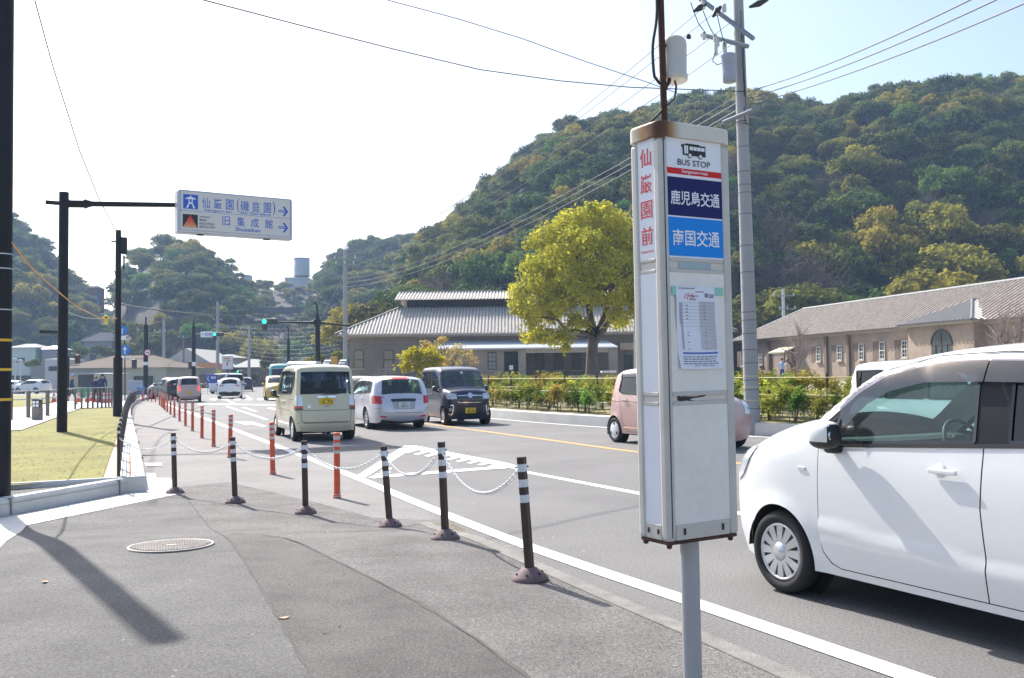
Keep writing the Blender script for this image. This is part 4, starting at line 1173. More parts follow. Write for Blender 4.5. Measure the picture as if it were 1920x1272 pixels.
end_part(c, 'emblem', [[(.085 * cos(a), .875 + .055 * sin(a)) for a in np.linspace(0, 2 * pi, 17)[:-1]]], True, CHROME, .035)
end_part(c, 'lower_grille', [rect(-.42, .42, .28, .62)], True, mat('lower_grille_black', (.012, .013, .018), .3), .010)
head_lamp(c, [(.50, .60), (.54, .635), (.625, .60), (.625, .57), (.55, .595), (.535, .585), (.555, .36), (.60, .335), (.625, .365), (.625, .33), (.60, .30), (.525, .335)], None, CHROME, 'fog_lamp_bezel', .02)
head_lamp(c, rect(.565, .615, .43, .53), None, CLEARL, 'fog_lamp', .016)
c.plate(.46, True, ('鹿児島', '89-74'), True, 0.0)
end_part(c, 'inspection_sticker', [rect(-.04, .04, 1.52, 1.58)], True, STICKER, .004)

# pink kei car beyond the bus stop
PINK = paint('pale_pink_paint', (0.60, 0.40, 0.37), 0.15, .35)
rw = G(1152, 829.6); ph = rad(25); hd = Vector((sin(ph), -cos(ph), 0)); rt = Vector((cos(ph), sin(ph), 0))   # rt: towards its own left, away from us
p0 = Vector((rw.x, rw.y, 0)) + hd * 1.36 + rt * .72
c = make_car('kei', PINK, 'pale pink hatchback half hidden behind the bus stop sign', p0, ph, away=False, fine=1.0, wheels='disc', nsp=3, rm=mat('white_wheel', (.75, .75, .75), .4), glass=dict(glass_side_window=G_DARK))
rear_lamp(c, rect(.5, .6, .75, 1.05), None)
head_lamp(c, [(.40, .68), (.60, .68), (.60, .98), (.44, .92)], [(1.63, .70), (1.64, .80), (1.45, .95), (1.36, .96), (1.42, .80), (1.55, .68)])
k = MB(); c.side_panel(k, rect(-.95, .75, .335, .36), (), .012, 0, .1); k.build('side_moulding', CHROME, c.root)
k = MB(); k.box((-1.70, .62, .26), (.02, .14, .2)); k.box((-1.70, -.62, .26), (.02, .14, .2)); k.build('mud_flap', DARKP, c.root)
c.handle(-.86, .93, CHROME, .2)
k = MB(); c.side_panel(k, [(-.15, 1.53), (-1.12, 1.50), (-1.13, 1.42), (-.15, 1.44)], (), .025, 0, .1); k.build('door_visor', VISOR, c.root)

# pale blue-white compact van hidden by the white car
PBLUE = paint('bluish_white_paint', (0.66, 0.70, 0.78))
p0 = P(1586, 740, 15.4); p0 = Vector((p0.x, p0.y, 0)) + hd * 1.62 + rt * .72
c = make_car('tallkei', PBLUE, 'white van with dark windows showing above the white car bonnet', p0, ph, away=False, fine=1.2, glass=dict(H=1.645, outline=[(x, z * (1.645 / 1.785) if z > 1.2 else z) for x, z in KINDS['tallkei']['outline']], windows=[([(.9, 1.085), (-.02, 1.085), (-.02, 1.51), (.42, 1.495), (.60, 1.37)], 'front_window'), ([(-.08, 1.085), (-.82, 1.085), (-.82, 1.515), (-.08, 1.515)], 'side_window'), ([(-.87, 1.09), (-1.40, 1.12), (-1.45, 1.51), (-.87, 1.515)], 'quarter_window')], seams=[], handles=[], screen=(1.10, 1.55, .9), rear=(1.07, 1.49, .93)))

# ---- small cars further along the road (one shell per kind and colour)
def at(px, py, z=0): 
    p = G(px, py, z); return Vector((p.x, p.y, 0))
def rear_set(c, lamp, lside=None, plate=None, pz=.7, yellow=False, lit=False):
    rear_lamp(c, lamp, lside, REDLIT if lit else REDL)
    c.plate(pz, False, plate or ('', ''), yellow)
c = make_car('kei', paint('rosy_silver_paint', (.52, .37, .34)), 'pinkish kei car braking with both rear lamps lit beside the orange posts', at(349, 755) + Vector((-.4, 1.7, 0)), rad(19), fine=1.6, wheels='alloy')
rear_set(c, [(.52, .74), (.64, .72), (.63, 1.02), (.55, 1.02)], None, ('', ''), .62, True, True)
c = make_car('hatch', paint('pearl_white_paint', (.74, .75, .78)), 'white hatchback driving away alone in the middle of the road', at(427, 748) + Vector((-.4, 2, 0)), rad(14.5), fine=1.6)
rear_set(c, [(.34, .93), (.74, .90), (.74, .98), (.40, .97)], None, None, .55)
end_part(c, 'rear_diffuser', [[(-.75, .26), (.75, .26), (.75, .46), (.5, .52), (-.5, .52), (-.75, .46)]], False, DARKP, .01)
c = make_car('suv', paint('navy_paint', (.02, .025, .07)), 'navy sport utility car driving away ahead of the white hatchback', at(458, 734.5) + Vector((-.5, 2, 0)), rad(15), fine=1.8)
rear_set(c, [(.4, 1.0), (.78, 1.0), (.78, 1.07), (.4, 1.05)], None, None, .82)
c = make_car('suv', paint('steel_grey_paint', (.17, .185, .23), .3), 'steel grey car crossing the junction behind the orange posts', at(283, 749.5) + Vector((1.0, 1.4, 0)), rad(50), fine=1.8)
rear_set(c, [(.5, .9), (.8, .9), (.8, 1.05), (.5, 1.05)])
c = make_car('suv', paint('black_paint', (.012, .012, .014)), 'black car with pale rear window beside the steel grey car', at(306, 752) + Vector((-.2, 3.2, 0)), rad(24), fine=1.8)
rear_set(c, [(.5, 1.0), (.8, 1.0), (.8, 1.06), (.5, 1.06)])
c = make_car('kei', paint('yellow_paint', (.70, .48, .06)), 'yellow small car coming towards us in front of the green bus', at(507, 751.5) + Vector((-.1, 1.8, 0)), rad(17), away=False, fine=1.6)
head_lamp(c, [(.4, .66), (.6, .66), (.6, .84), (.42, .8)]); end_part(c, 'lower_grille', [rect(-.3, .3, .34, .46)], True, DARKP); c.plate(.5, True, ('', ''))
c = make_car('kei', WHITE, 'white small car coming towards us beside the cream van mirror', at(529, 757.5) + Vector((.3, 1.5, 0)), rad(17), away=False, fine=1.6)
head_lamp(c, [(.4, .66), (.6, .66), (.6, .84), (.42, .8)]); end_part(c, 'lower_grille', [rect(-.3, .3, .34, .46)], True, DARKP); c.plate(.5, True, ('', ''))
c = make_car('hatch', paint('pale_silver_paint', (.66, .70, .76), .2), 'pale silver car roof between the cream van and the silver estate car', at(676, 788) + Vector((-1.0, 6.5, 0)), rad(20), away=False, fine=1.6)
c = make_car('van', WHITE, 'white delivery van waiting beside the blue telephone banner', at(390, 741) + Vector((-1, 9, 0)), rad(-10), 'van', 'van', fine=2.0, away=False)
c = make_car('hatch', paint('maroon_paint', (.16, .03, .05)), 'maroon car parked under the convenience store sign', Vector((-45, 146, 0)), rad(60), fine=2.2)
# the car park on the far side of the lawn
lotc = [('hatch', (.74, .75, .76), 'white car parked in the lot beside the big banded pole', (18, 738), 78), ('suv', (.70, .72, .74), 'white car parked under the street lamps beyond the railing', (62, 738), 70),
        ('hatch', (.35, .38, .44), 'grey car parked in the lot behind the round lantern post', (84, 735), -62), ('van', (.75, .76, .78), 'white van parked behind the walking visitor in a cap', (152, 733), 76)]
for kd, col, lb, px, a in lotc:
    make_car(kd, paint('lot_paint_%d_%d' % (px[0], int(col[0] * 100)), col), lb, at(*px), rad(a), fine=2.2, group=None, interior=False)
# teal minibus
KINDS['bus'] = dict(KINDS['van'], L=6.99, W=2.08, H=2.63, belt=1.45, r=.14, axles=(2.2, -1.8), wheel=.38, tumble=.14, sill=.32, bow_front=.15,
    outline=[(3.36, .32), (3.46, .5), (3.47, .9), (3.42, 1.2), (3.34, 1.4), (3.0, 2.15), (2.85, 2.42), (2.6, 2.58), (2, 2.63), (-3.1, 2.6), (-3.35, 2.5), (-3.45, 2.2), (-3.49, 1.2), (-3.49, .5), (-3.42, .34)],
    windows=[([(2.95, 1.45), (2.2, 1.4), (2.2, 2.2), (2.75, 2.2)], 'front_window'), ([(2.1, 1.4), (-.5, 1.4), (-.5, 2.2), (2.1, 2.2)], 'side_window'), ([(-.6, 1.4), (-3.2, 1.4), (-3.2, 2.2), (-.6, 2.2)], 'quarter_window')],
    screen=(1.42, 2.2, .94), rear=(1.5, 2.2, .9), seams=[[(2.1, .4), (2.1, 1.4)]], handles=[(2.3, 1.2)], mirror=(2.9, 1.5))
TEAL = paint('teal_paint', (.10, .40, .38))
c = make_car('bus', TEAL, 'teal green minibus coming towards us behind the yellow car', at(503, 744) + Vector((-.6, 6.5, 0)), rad(15), 'bus', 'minibus', away=False, fine=2.2)
end_part(c, 'front_panel', [rect(-.92, .92, .55, 1.3)], True, WHITE, .01); end_part(c, 'roof_band', [rect(-.85, .85, 2.2, 2.24)], True, WHITE, .02)
head_lamp(c, rect(.6, .9, .75, .95)); end_part(c, 'bumper', [rect(-.95, .95, .36, .54)], True, TEAL, .03)

# recovery lorry with its loading ramps raised: cab and deck beyond the cream van
base = Vector((-14.3, 68.5, 0))
t = thing('recovery_lorry', 'flatbed recovery lorry with raised grey ramps showing above the cream van', 'lorry', base, rad(262))
LW = mat('lorry_white', (.7, .72, .74), .4); LG = mat('lorry_grey', (.42, .46, .52), .45, .3)
k = MB(); k.prism([(2.3, .5), (2.42, 1.1), (2.2, 2.45), (1.9, 2.6), (.9, 2.6), (.9, .5)], -1.0, 1.0, 0, Matrix.Rotation(pi / 2, 4, 'X')); k.build('cab', LW, t)
k = MB(); k.add([(2.40, -.88, 1.25), (2.40, .88, 1.25), (2.235, .82, 2.35), (2.235, -.82, 2.35)], [(0, 1, 2, 3)]); k.build('windscreen', mat('lorry_window', (.10, .17, .28), .08), t)
k = MB(); k.rbox((-1.8, 0, 1.05), (5.6, 2.1, .22), .03); k.box((-1.6, 0, .7), (5.2, .8, .3)); k.build('deck', LG, t)
for sd in (1, -1):
    k = MB(); T = Matrix.Translation((-3.4, sd * .62, 1.2)) @ Matrix.Rotation(rad(38), 4, 'Y')
    k.box((-1.2, 0, .05), (2.6, .5, .10), 0, T)
    for i in range(8): k.box((-2.3 + i * .32, 0, .13), (.05, .5, .06), 0, T)
    k.build('ramp', LG, t)
k = MB(); k.rbox((-4.7, .1, 2.55), (.12, .5, 1.0), .03); k.build('warning_board', mat('amber_board', (.55, .28, .05), .5), t)
for x in (1.6, -2.0, -3.3):
    for sd in (1, -1):
        q = MB(); q.lathe([(.2, -.12), (.4, -.13), (.42, -.05), (.42, .1), (.3, .12)], 20, 0, Matrix.Translation((x, sd * .9, .42)), True, 'Y'); q.build('wheel', TYRE, t)

# ================================================================== STREET FURNITURE
ALU = mat('weathered_aluminium', (0.58, 0.56, 0.52), 0.5, 0.15, var=0.12, vscale=5)
CREAMP = mat('cream_enamel', (0.68, 0.64, 0.56), 0.5, var=0.10, vscale=6)
PANELW = mat('white_acrylic_panel', (0.86, 0.83, 0.77), 0.35, var=0.10, vscale=4, fine=.03, fscale=25)
PANELB = mat('bluish_acrylic_panel', (0.78, 0.80, 0.86), 0.3, var=0.06, vscale=3)
RUST = mat('rusty_iron', (0.10, 0.040, 0.025), 0.8, var=0.4, vscale=14, col2=(0.045, 0.02, 0.018), bump=0.4, bscale=50)
RUSTS = mat('rust_stain', (0.24, 0.10, 0.04), 0.8, var=0.5, vscale=9, col2=(0.12, 0.05, 0.025))
GALV = mat('galvanised_pole', (0.40, 0.41, 0.43), 0.5, 0.3, var=0.12, vscale=3)
BLACKP = mat('black_painted_steel', (0.009, 0.008, 0.011), 0.45, var=0.2, vscale=4, spec=.3)
CABLE = mat('cable_sheath', (0.03, 0.03, 0.032), 0.6)
INK = mat('black_print', (0.015, 0.015, 0.017), 0.5)
INKR = mat('red_print', (0.66, 0.02, 0.025), 0.5, spec=.25)
INKF = mat('faded_red_print', (0.78, 0.13, 0.14), 0.6, spec=.2)
INKN = mat('navy_print', (0.008, 0.009, 0.11), 0.45, spec=.25)
INKS = mat('sky_blue_print', (0.004, 0.25, 0.78), 0.45, spec=.25)
INKW = mat('white_print', (0.84, 0.85, 0.90), 0.5)
INKB = mat('blue_sign_print', (0.02, 0.11, 0.55), 0.45)
TAPE = mat('green_tape', (0.28, 0.62, 0.52), 0.5)
TAPEB = mat('blue_grey_tape', (0.40, 0.50, 0.54), 0.6, var=.2, vscale=20)
PAPER = mat('timetable_paper', (0.80, 0.82, 0.92), 0.7, var=.05, vscale=6)
PAPERG = mat('grey_print', (0.56, 0.55, 0.60), 0.7)
PAPERD = mat('dark_grey_print', (0.44, 0.44, 0.50), 0.7)
PAPERB = mat('blue_band_print', (0.13, 0.19, 0.55), 0.6)

# ---- bus stop
UA = rad(30.7); u3 = Vector((cos(UA), sin(UA), 0)); v3 = Vector((-sin(UA), cos(UA), 0))
BC = Vector((0.604, 3.75, 0)) + u3 * .185 + v3 * .0925
t = thing('bus_stop_sign', 'tall white bus stop sign cabinet on a grey pole, rusty cap and mast', 'bus stop', (BC.x, BC.y, walk_z(BC.x, BC.y)), UA)
t.rotation_euler = (0, rad(-0.55), UA)
z0, z1 = 0.845 - .156, 2.50 - .156           # cabinet bottom and top above the pavement
W2, D2 = .185, .0925
k = MB(); k.cyl((0, 0, -.1), (0, 0, z0 + .02), .038, n=28); k.build('pole', GALV, t)
k = MB(); k.lathe([(.075, -.01), (.075, .012), (.05, .02)], 20); k.build('pole_base', GALV, t)
# corner posts and rails
k = MB()
for sx in (-1, 1):
    for sy in (-1, 1):
        cx, cy = sx * (W2 - .022), sy * (D2 - .022)
        k.rbox((cx, cy, (z0 + z1 - .07) / 2), (.044, .044, z1 - z0 - .07), .012)
for z, h in ((z0 + .033, .062), (1.226, .018), (1.264, .018), (1.752, .016), (1.796, .016)):
    for sy in (-1, 1): k.rbox((0, sy * (D2 - .016), z), (2 * W2 - .088, .026, h), .004)
    for sx in (-1, 1): k.rbox((sx * (W2 - .016), 0, z), (.026, 2 * D2 - .088, h), .004)
k.build('frame', ALU, t)
k = MB(); k.box((-W2 + .0215, -D2 + .0005, (z0 + z1) / 2 - .03), (.004, .004, z1 - z0 - .09))
for z in (z0 + .25, z0 + .4, z0 + .75, z0 + 1.0, z0 + 1.45): k.cyl((-W2 + .022, -D2 - .001, z), (-W2 + .022, -D2 + .006, z), .0035, n=8)
for z in (z0 + .035,):
    for x in (-.10, .10): k.box((x, -D2 + .001, z), (.008, .006, .025))
    for y in (-.03, .03): k.box((-W2 + .001, y, z), (.006, .006, .02))
k.build('corner_groove', INK, t)
k = MB(); k.rbox((0, 0, z0 - .006), (2 * W2 - .01, 2 * D2 - .01, .014), .004)
k.lathe([(.001, -.03), (.010, -.026), (.012, -.012)], 10, 0, Matrix.Translation((-W2 + .02, -D2 + .02, z0)))
k.lathe([(.001, -.03), (.010, -.026), (.012, -.012)], 10, 0, Matrix.Translation((W2 - .03, -D2 + .02, z0)))
k.lathe([(.001, -.03), (.010, -.026), (.012, -.012)], 10, 0, Matrix.Translation((-W2 + .02, D2 - .02, z0)))
k.build('bottom_plate', RUST, t)
# cap with its rust
def cap_mesh():
    k = MB(); bm = bmesh.new(); bmesh.ops.create_cube(bm, size=1)
    for v in bm.verts: v.co = Vector((v.co.x * (2 * W2 + .02), v.co.y * (2 * D2 + .02), v.co.z * .062 + z1 - .031))
    vert = [e for e in bm.edges if abs(e.verts[0].co.z - e.verts[1].co.z) > .01]
    bmesh.ops.bevel(bm, geom=vert, offset=.042, segments=7, profile=.5, affect='EDGES')
    tope = [e for e in bm.edges if all(v.co.z > z1 - .002 for v in e.verts)]
    bmesh.ops.bevel(bm, geom=tope, offset=.012, segments=4, profile=.5, affect='EDGES')
    k.add([v.co.copy() for v in bm.verts], [[v.index for v in f.verts] for f in bm.faces], 0, None, False) if bm.verts.index_update() is None else 0
    bm.free(); return k
CAPM = bpy.data.materials.new('rusting_cap_enamel'); CAPM.use_nodes = True
_t = CAPM.node_tree; _b = _t.nodes['Principled BSDF']; _b.inputs['Roughness'].default_value = .55
_tc = _t.nodes.new('ShaderNodeTexCoord'); _mp = _t.nodes.new('ShaderNodeMapping'); _mp.inputs['Location'].default_value = (W2, D2, -z1); _t.links.new(_tc.outputs['Object'], _mp.inputs[0])
_ns = _t.nodes.new('ShaderNodeTexNoise'); _ns.inputs['Scale'].default_value = 16; _ns.inputs['Detail'].default_value = 6; _t.links.new(_tc.outputs['Object'], _ns.inputs['Vector'])
_ln = _t.nodes.new('ShaderNodeVectorMath'); _ln.operation = 'LENGTH'; _mp2 = _t.nodes.new('ShaderNodeMapping'); _mp2.inputs['Scale'].default_value = (1, .62, .35); _t.links.new(_mp.outputs[0], _mp2.inputs[0]); _t.links.new(_mp2.outputs[0], _ln.inputs[0])
_ad = _t.nodes.new('ShaderNodeMath'); _ad.operation = 'MULTIPLY_ADD'; _ad.inputs[1].default_value = .05; _t.links.new(_ns.outputs['Fac'], _ad.inputs[0]); _t.links.new(_ln.outputs['Value'], _ad.inputs[2])
_cr = _t.nodes.new('ShaderNodeValToRGB'); _e = _cr.color_ramp.elements
_e[0].position = .035; _e[0].color = (.09, .035, .018, 1); _e[1].position = .135; _e[1].color = (.68, .64, .56, 1)
for p_, c_ in ((.06, (.14, .055, .02, 1)), (.085, (.36, .19, .07, 1)), (.108, (.52, .44, .30, 1))):
    q_ = _e.new(p_); q_.color = c_
_t.links.new(_ad.outputs[0], _cr.inputs[0]); _t.links.new(_cr.outputs[0], _b.inputs['Base Color'])
k = cap_mesh(); k.build('cap', CAPM, t)
# panels. face A (long, y = -D2) and face B (short, x = -W2)
zb = [z0 + .062, 1.219, 1.271, 1.746, 1.803, z1 - .055]
def panelA(name, za, zb_, m, dy=.0): 
    k = MB(); k.rbox((0, -D2 + .010 + dy, (za + zb_) / 2), (2 * W2 - .08, .008, zb_ - za), .001); return k.build(name, m, t)
def panelB(name, za, zb_, m, dx=.0):
    k = MB(); k.rbox((-W2 + .010 + dx, 0, (za + zb_) / 2), (.008, 2 * D2 - .08, zb_ - za), .001); return k.build(name, m, t)
for pf, m in ((panelA, PANELW), (panelB, PANELB)):
    pf('lower_panel', zb[0], zb[1], m); pf('middle_panel', zb[2], zb[3], m)
fa = panelA('front_panel', zb[4], zb[5], INKW); fb = panelB('side_panel', zb[4], zb[5], PANELB)
for q_ in (((0, -D2 + .014, 1.245), (2 * W2 - .08, .01, .026)), ((0, -D2 + .014, 1.774), (2 * W2 - .08, .01, .034)), ((-W2 + .014, 0, 1.245), (.01, 2 * D2 - .08, .026)), ((-W2 + .014, 0, 1.774), (.01, 2 * D2 - .08, .034))): k = MB(); k.rbox(*q_, .001); k.build('cover_strip', CREAMP, t)
k = MB()   # peeled paint
k.flat([(-.068, .022), (-.066, .002), (-.05, -.003), (-.02, .001), (.005, -.003), (.02, -.001), (-.005, .005), (.015, .008), (.04, .010), (.07, .013), (.085, .018), (.088, .023), (.078, .022), (.062, .019), (.03, .015), (.0, .016), (-.03, .018), (-.05, .017), (-.06, .024)], 0, 0, Matrix.Translation((-.05, -D2 + .0085, 1.236)) @ Matrix.Rotation(pi / 2, 4, 'X'))
k.build('peeled_patch', INK, t)
# printed front: heights as fractions of the panel
HA = zb[5] - zb[4]; X0, X1 = -W2 + .042, W2 - .042; WA = X1 - X0
ya = -D2 + .0055
def fz(f): return zb[5] - f * HA
def sticker(name, f0, f1, m, x0=None, x1=None, y=.0006, parent=None):
    k = MB(); k.box((((x0 if x0 is not None else X0) + (x1 if x1 is not None else X1)) / 2, ya - y / 2, (fz(f0) + fz(f1)) / 2), ((x1 if x1 is not None else X1) - (x0 if x0 is not None else X0), y, abs(fz(f1) - fz(f0)))); return k.build(name, m, parent or fa)
def tA(name, s_, f0, f1, xa, xb, m, bold=.0, y=.0016):
    k = MB(); k.text(s_, (X0 + xa * WA, ya - y, fz(f1)), (1, 0, 0), (0, 0, 1), (xb - xa) * WA, fz(f0) - fz(f1), 0, bold); return k.build(name, m, fa)
sticker('red_band', .262, .312, INKR)
sticker('navy_band', .338, .655, INKN); sticker('blue_band', .668, .985, INKS)
tA('bus_stop_lettering', 'BUS STOP', .185, .235, .19, .79, INK, .006)
tA('place_lettering', 'Senganen-mae', .27, .306, .26, .74, INKW, .01)
tA('company_lettering', '鹿児島交通', .445, .565, .05, .95, INKW, .012)
tA('company_lettering', '南国交通', .765, .90, .07, .93, INKW, .012)
k = MB()    # bus emblem
bz = lambda f: fz(f)
def rA(x0, x1, f0, f1, m=0, y=.0012): k.box(((X0 + x0 * WA + X0 + x1 * WA) / 2, ya - y, (fz(f0) + fz(f1)) / 2), ((x1 - x0) * WA, .0006, abs(fz(f0) - fz(f1))), m)
rA(.29, .71, .058, .148); rA(.34, .60, .05, .06); rA(.265, .285, .065, .085); rA(.265, .30, .062, .068)
for x0, x1 in ((.415, .475), (.485, .545), (.555, .615), (.625, .69)): rA(x0, x1, .072, .102, 1, .002)
rA(.315, .345, .068, .135, 1, .002); rA(.355, .385, .068, .135, 1, .002)
for x in (.415, .61):
    T = Matrix.Translation((X0 + x * WA, ya - .002, fz(.148))) @ Matrix.Rotation(pi / 2, 4, 'X'); k.lathe([(.0105, -.001), (.0105, .0008)], 16, 0, T, False); k.lathe([(.0075, .0), (.0075, .0014)], 16, 1, T, False)
k.build('bus_emblem', [INK, INKW], fa)
# printed side
Y0, Y1 = D2 - .042, -D2 + .042
xb_ = -W2 + .0045
for ch, f0, f1 in (('仙', .085, .235), ('巌', .30, .455), ('園', .52, .665), ('前', .735, .885)):
    k = MB(); k.text(ch, (xb_, Y0 - .014, fz(f1)), (0, -1, 0), (0, 0, 1), .072, fz(f0) - fz(f1), 0, .004 if ch == '巌' else .006 if ch == '園' else .013); k.build('place_lettering', INKF, fb)
k = MB(); k.text('Senganen-mae', (xb_, Y0 - .012, fz(.955)), (0, -1, 0), (0, 0, 1), .078, .014, 0, .01); k.build('romaji_lettering', INKF, fb)
# timetable sheet, curling at the foot
zt, zl = 1.690, 1.362
xl, xr = -.118, .098
def sheet(u, w_):   # u across 0..1, w_ down 0..1
    lift = .003 + .010 * max(0, w_ - .75) ** 2 * 16 * (.3 + .7 * abs(u - .3)) + .004 * sin(w_ * 7) * (u < .1)
    skew = .020 * max(0, w_ - .35)
    return (xl + (xr - xl) * u + skew + .018 * (u > .5) * max(0, w_ - .85) * 4 * (u - .5), -D2 + .005 - lift, zt - (zt - zl) * w_ - .006 * u * w_ * (1 - u) * 2)
def sheet_part(name, u0, u1, w0, w1, m, parent, lift=.0006, nu=8, nw=14):
    k = MB(); pts = [[sheet(u0 + (u1 - u0) * i / nu, w0 + (w1 - w0) * j / nw) for i in range(nu + 1)] for j in range(nw + 1)]
    vs = [(p[0], p[1] - lift, p[2]) for r in pts for p in r]
    k.add(vs, [(j * (nu + 1) + i, (j + 1) * (nu + 1) + i, (j + 1) * (nu + 1) + i + 1, j * (nu + 1) + i + 1) for j in range(nw) for i in range(nu)], 0, None, True)
    return k.build(name, m, parent) if name else k
st = sheet_part('timetable_sheet', 0, 1, 0, 1, PAPER, t, 0)
sheet_part('hour_column', .08, .155, .20, .765, PAPERD, st); sheet_part('holiday_column', .56, .94, .18, .765, PAPERG, st); sheet_part('footer_band', .10, .95, .795, .82, PAPERB, st)
k = MB()
def dash(u0, u1, w0, w1, lift=.0012):
    a, b, c_, d_ = sheet(u0, w0), sheet(u1, w0), sheet(u1, w1), sheet(u0, w1)
    k.add([(p[0], p[1] - lift, p[2]) for p in (d_, c_, b, a)], [(0, 1, 2, 3)])
for i in range(15): dash(.08, .94, .2 + i * .0405, .2025 + i * .0405)
rr = random.Random(3)
for w0, n in ((.02, 5), (.06, 2), (.11, 2), (.155, 2)):
    for i in range(n): u0 = .06 + rr.random() * .5; dash(u0, u0 + .08 + rr.random() * .1, w0, w0 + .010)
for i in (0, 1, 2, 3, 4, 8, 9, 11, 13): dash(.24, .28, .225 + i * .0405, .237 + i * .0405); dash(.66, .70, .225 + i * .0405, .237 + i * .0405)
for j in range(4):
    u0 = .10
    while u0 < .86: l = .03 + rr.random() * .08; dash(u0, min(u0 + l, .92), .845 + j * .028, .857 + j * .028); u0 += l + .015
for i in range(3): dash(.35 + i * .17, .48 + i * .17, .955, .963)
dash(.70, .78, .08, .13); dash(.80, .92, .09, .10); dash(.80, .92, .105, .115); dash(.80, .92, .12, .135)
k.build('timetable_lettering', mat('faint_print', (.22, .22, .27), .7), st)
k = MB()
for (a, b) in (((.20, .15), (.26, .09)), ((.27, .16), (.31, .08)), ((.34, .155), (.38, .09)), ((.30, .12), (.36, .11)), ((.40, .15), (.41, .10)), ((.41, .12), (.45, .14))):
    A, B = Vector(sheet(*a)), Vector(sheet(*b)); k.tube([A + Vector((0, -.0012, 0)), B + Vector((0, -.0012, 0))], .0012, 4)
k.build('red_handwriting', INKR, st)
k = MB(); k.box((xr + .012, -D2 + .001, zt - .018), (.046, .0016, .032)); k.box((xl - .008, -D2 + .001, zt - .02), (.022, .0016, .036)); k.build('sticky_tape', TAPE, st)
k = MB(); k.box((-.01, -D2 + .0075, 1.776), (.17, .002, .03)); k.build('faded_sticker', TAPEB, t)
# mast with cable and cover
mx, my = -W2 + .055, -D2 + .03
k = MB(); k.cyl((mx, my, z1 - .02), (mx - .012, my, z1 + 1.6), .0135, n=14); k.build('mast', RUST, t)
cv = Matrix.Translation((mx + .072, my + .02, z1 + .272)) @ Matrix.Rotation(rad(3), 4, 'Y') @ Matrix.Diagonal((1.22, 1.22, .86, 1))
k = MB(); k.lathe([(.046, -.105), (.048, -.10), (.048, -.075), (.0445, -.07), (.043, .07), (.040, .088), (.032, .10), (.016, .107), (.001, .108)], 28, 0, cv)
k.lathe([(.044, -.104), (.042, .0), (.001, .0)], 24, 1, cv); k.build('cable_cover', [CREAMP, RUST], t)
k = MB(); k.cyl((mx - .002, my, z1 + .33), (mx + .05, my + .02, z1 + .30), .007, n=6); k.cyl((mx + .105, my + .02, z1 + .26), (mx + .135, my + .02, z1 + .25), .006, .002, 6); k.build('bracket', DARKP, t)
k = MB()
k.tube(smooth_line([(mx - .012, my, z1 + 1.5), (mx - .022, my, z1 + .6), (mx - .03, my - .004, z1 + .42), (mx - .05, my, z1 + .30), (mx - .045, my, z1 + .18), (mx - .02, my, z1 + .155), (mx + .005, my - .01, z1 + .16)], .03), .006, 6)
k.tube(smooth_line([(mx + .06, my + .02, z1 + .22), (mx + .075, my + .01, z1 + .16), (mx + .05, my, z1 + .10), (mx + .01, my - .005, z1 + .07), (mx - .04, my, z1 + .02), (mx - .06, my + .01, z1 - .0)], .03), .0045, 6)
k.tube(smooth_line([(mx + .05, my + .02, z1 + .23), (mx + .03, my, z1 + .17), (mx + .01, my, z1 + .14)], .03), .008, 6)
k.build('cable', CABLE, t)

# ---- brown chain posts with white bands
BROWN = mat('dark_brown_post', (0.055, 0.028, 0.022), 0.5, var=0.2, vscale=8)
RBASE = mat('mauve_rubber_base', (0.17, 0.115, 0.12), 0.75, var=0.15, vscale=10)
WBAND = mat('white_reflector_band', (0.66, 0.69, 0.74), 0.45, var=.08, vscale=30)
posts_px = [((328, 925), (325, 812)), ((441, 943), (436, 820)), ((573, 963), (570, 827)), ((731, 988), (719, 837)), ((835, 1011), (827, 829)), ((994, 1088), (977, 857))]
plabels = ['brown chain post standing at the corner of the pale kerb', 'brown chain post between the kerb corner post and the one before the cream van',
           'brown chain post standing in front of the cream van', 'brown chain post leaning at the edge of the ramp', 'brown chain post beside the start of the kerb stone', 'tallest looking brown chain post, nearest to the bus stop sign']
def make_post():
    t = thing('chain_post', '', 'bollard', (0, 0, 0), 0, 'brown chain posts along the pavement')
    k = MB(); k.lathe([(.118, 0), (.122, .010), (.104, .034), (.068, .062), (.052, .080), (.040, .084)], 28); b = k.build('base', RBASE, t)
    q = MB()
    for i in range(6):
        a = i * pi / 3 + .3; q.lathe([(.010, 0), (.009, .007)], 8, 0, Matrix.Translation((.086 * cos(a), .086 * sin(a), .0455)) @ Matrix.Rotation(rad(38), 4, Vector((-sin(a), cos(a), 0))), False)
    q.build('bolt_hole', VOID, b)
    k = MB()
    n = 10; prof = []
    def ring(r): return [(r * (1 + .10 * cos(5 * a)) * cos(a), r * (1 + .10 * cos(5 * a)) * sin(a)) for a in np.linspace(0, 2 * pi, 31)[:-1]]
    def col(kk, r, za, zb_, cap=True): kk.prism(ring(r), za, zb_)
    col(k, .031, .05, .80)
    sh = k.build('shaft', BROWN, t)
    for za in (.505, .605, .705):
        q = MB(); q.prism(ring(.0325), za, za + .05); q.build('reflective_band', WBAND, t)
    q = MB(); q.tube([(-.045, 0, .735), (.045, 0, .735)], .006, 6); q.build('chain_eye', DARKP, t)
    return t
post0 = make_post()
PT = []
for i, (b, tp) in enumerate(posts_px):
    p = G(*b, 0.0)
    for _ in range(4): p = G(*b, walk_z(p.x, p.y))
    q = P(*tp, p.y); H = (q - p).length
    o = post0 if i == 0 else copy_tree(post0)
    o.location = p
    o['label'] = plabels[i]
    ax = (q - p).normalized()
    o.rotation_mode = 'QUATERNION'; o.rotation_quaternion = Vector((0, 0, 1)).rotation_difference(ax)
    o.scale = (1, 1, H / .8)
    PT.append((p, ax, H))
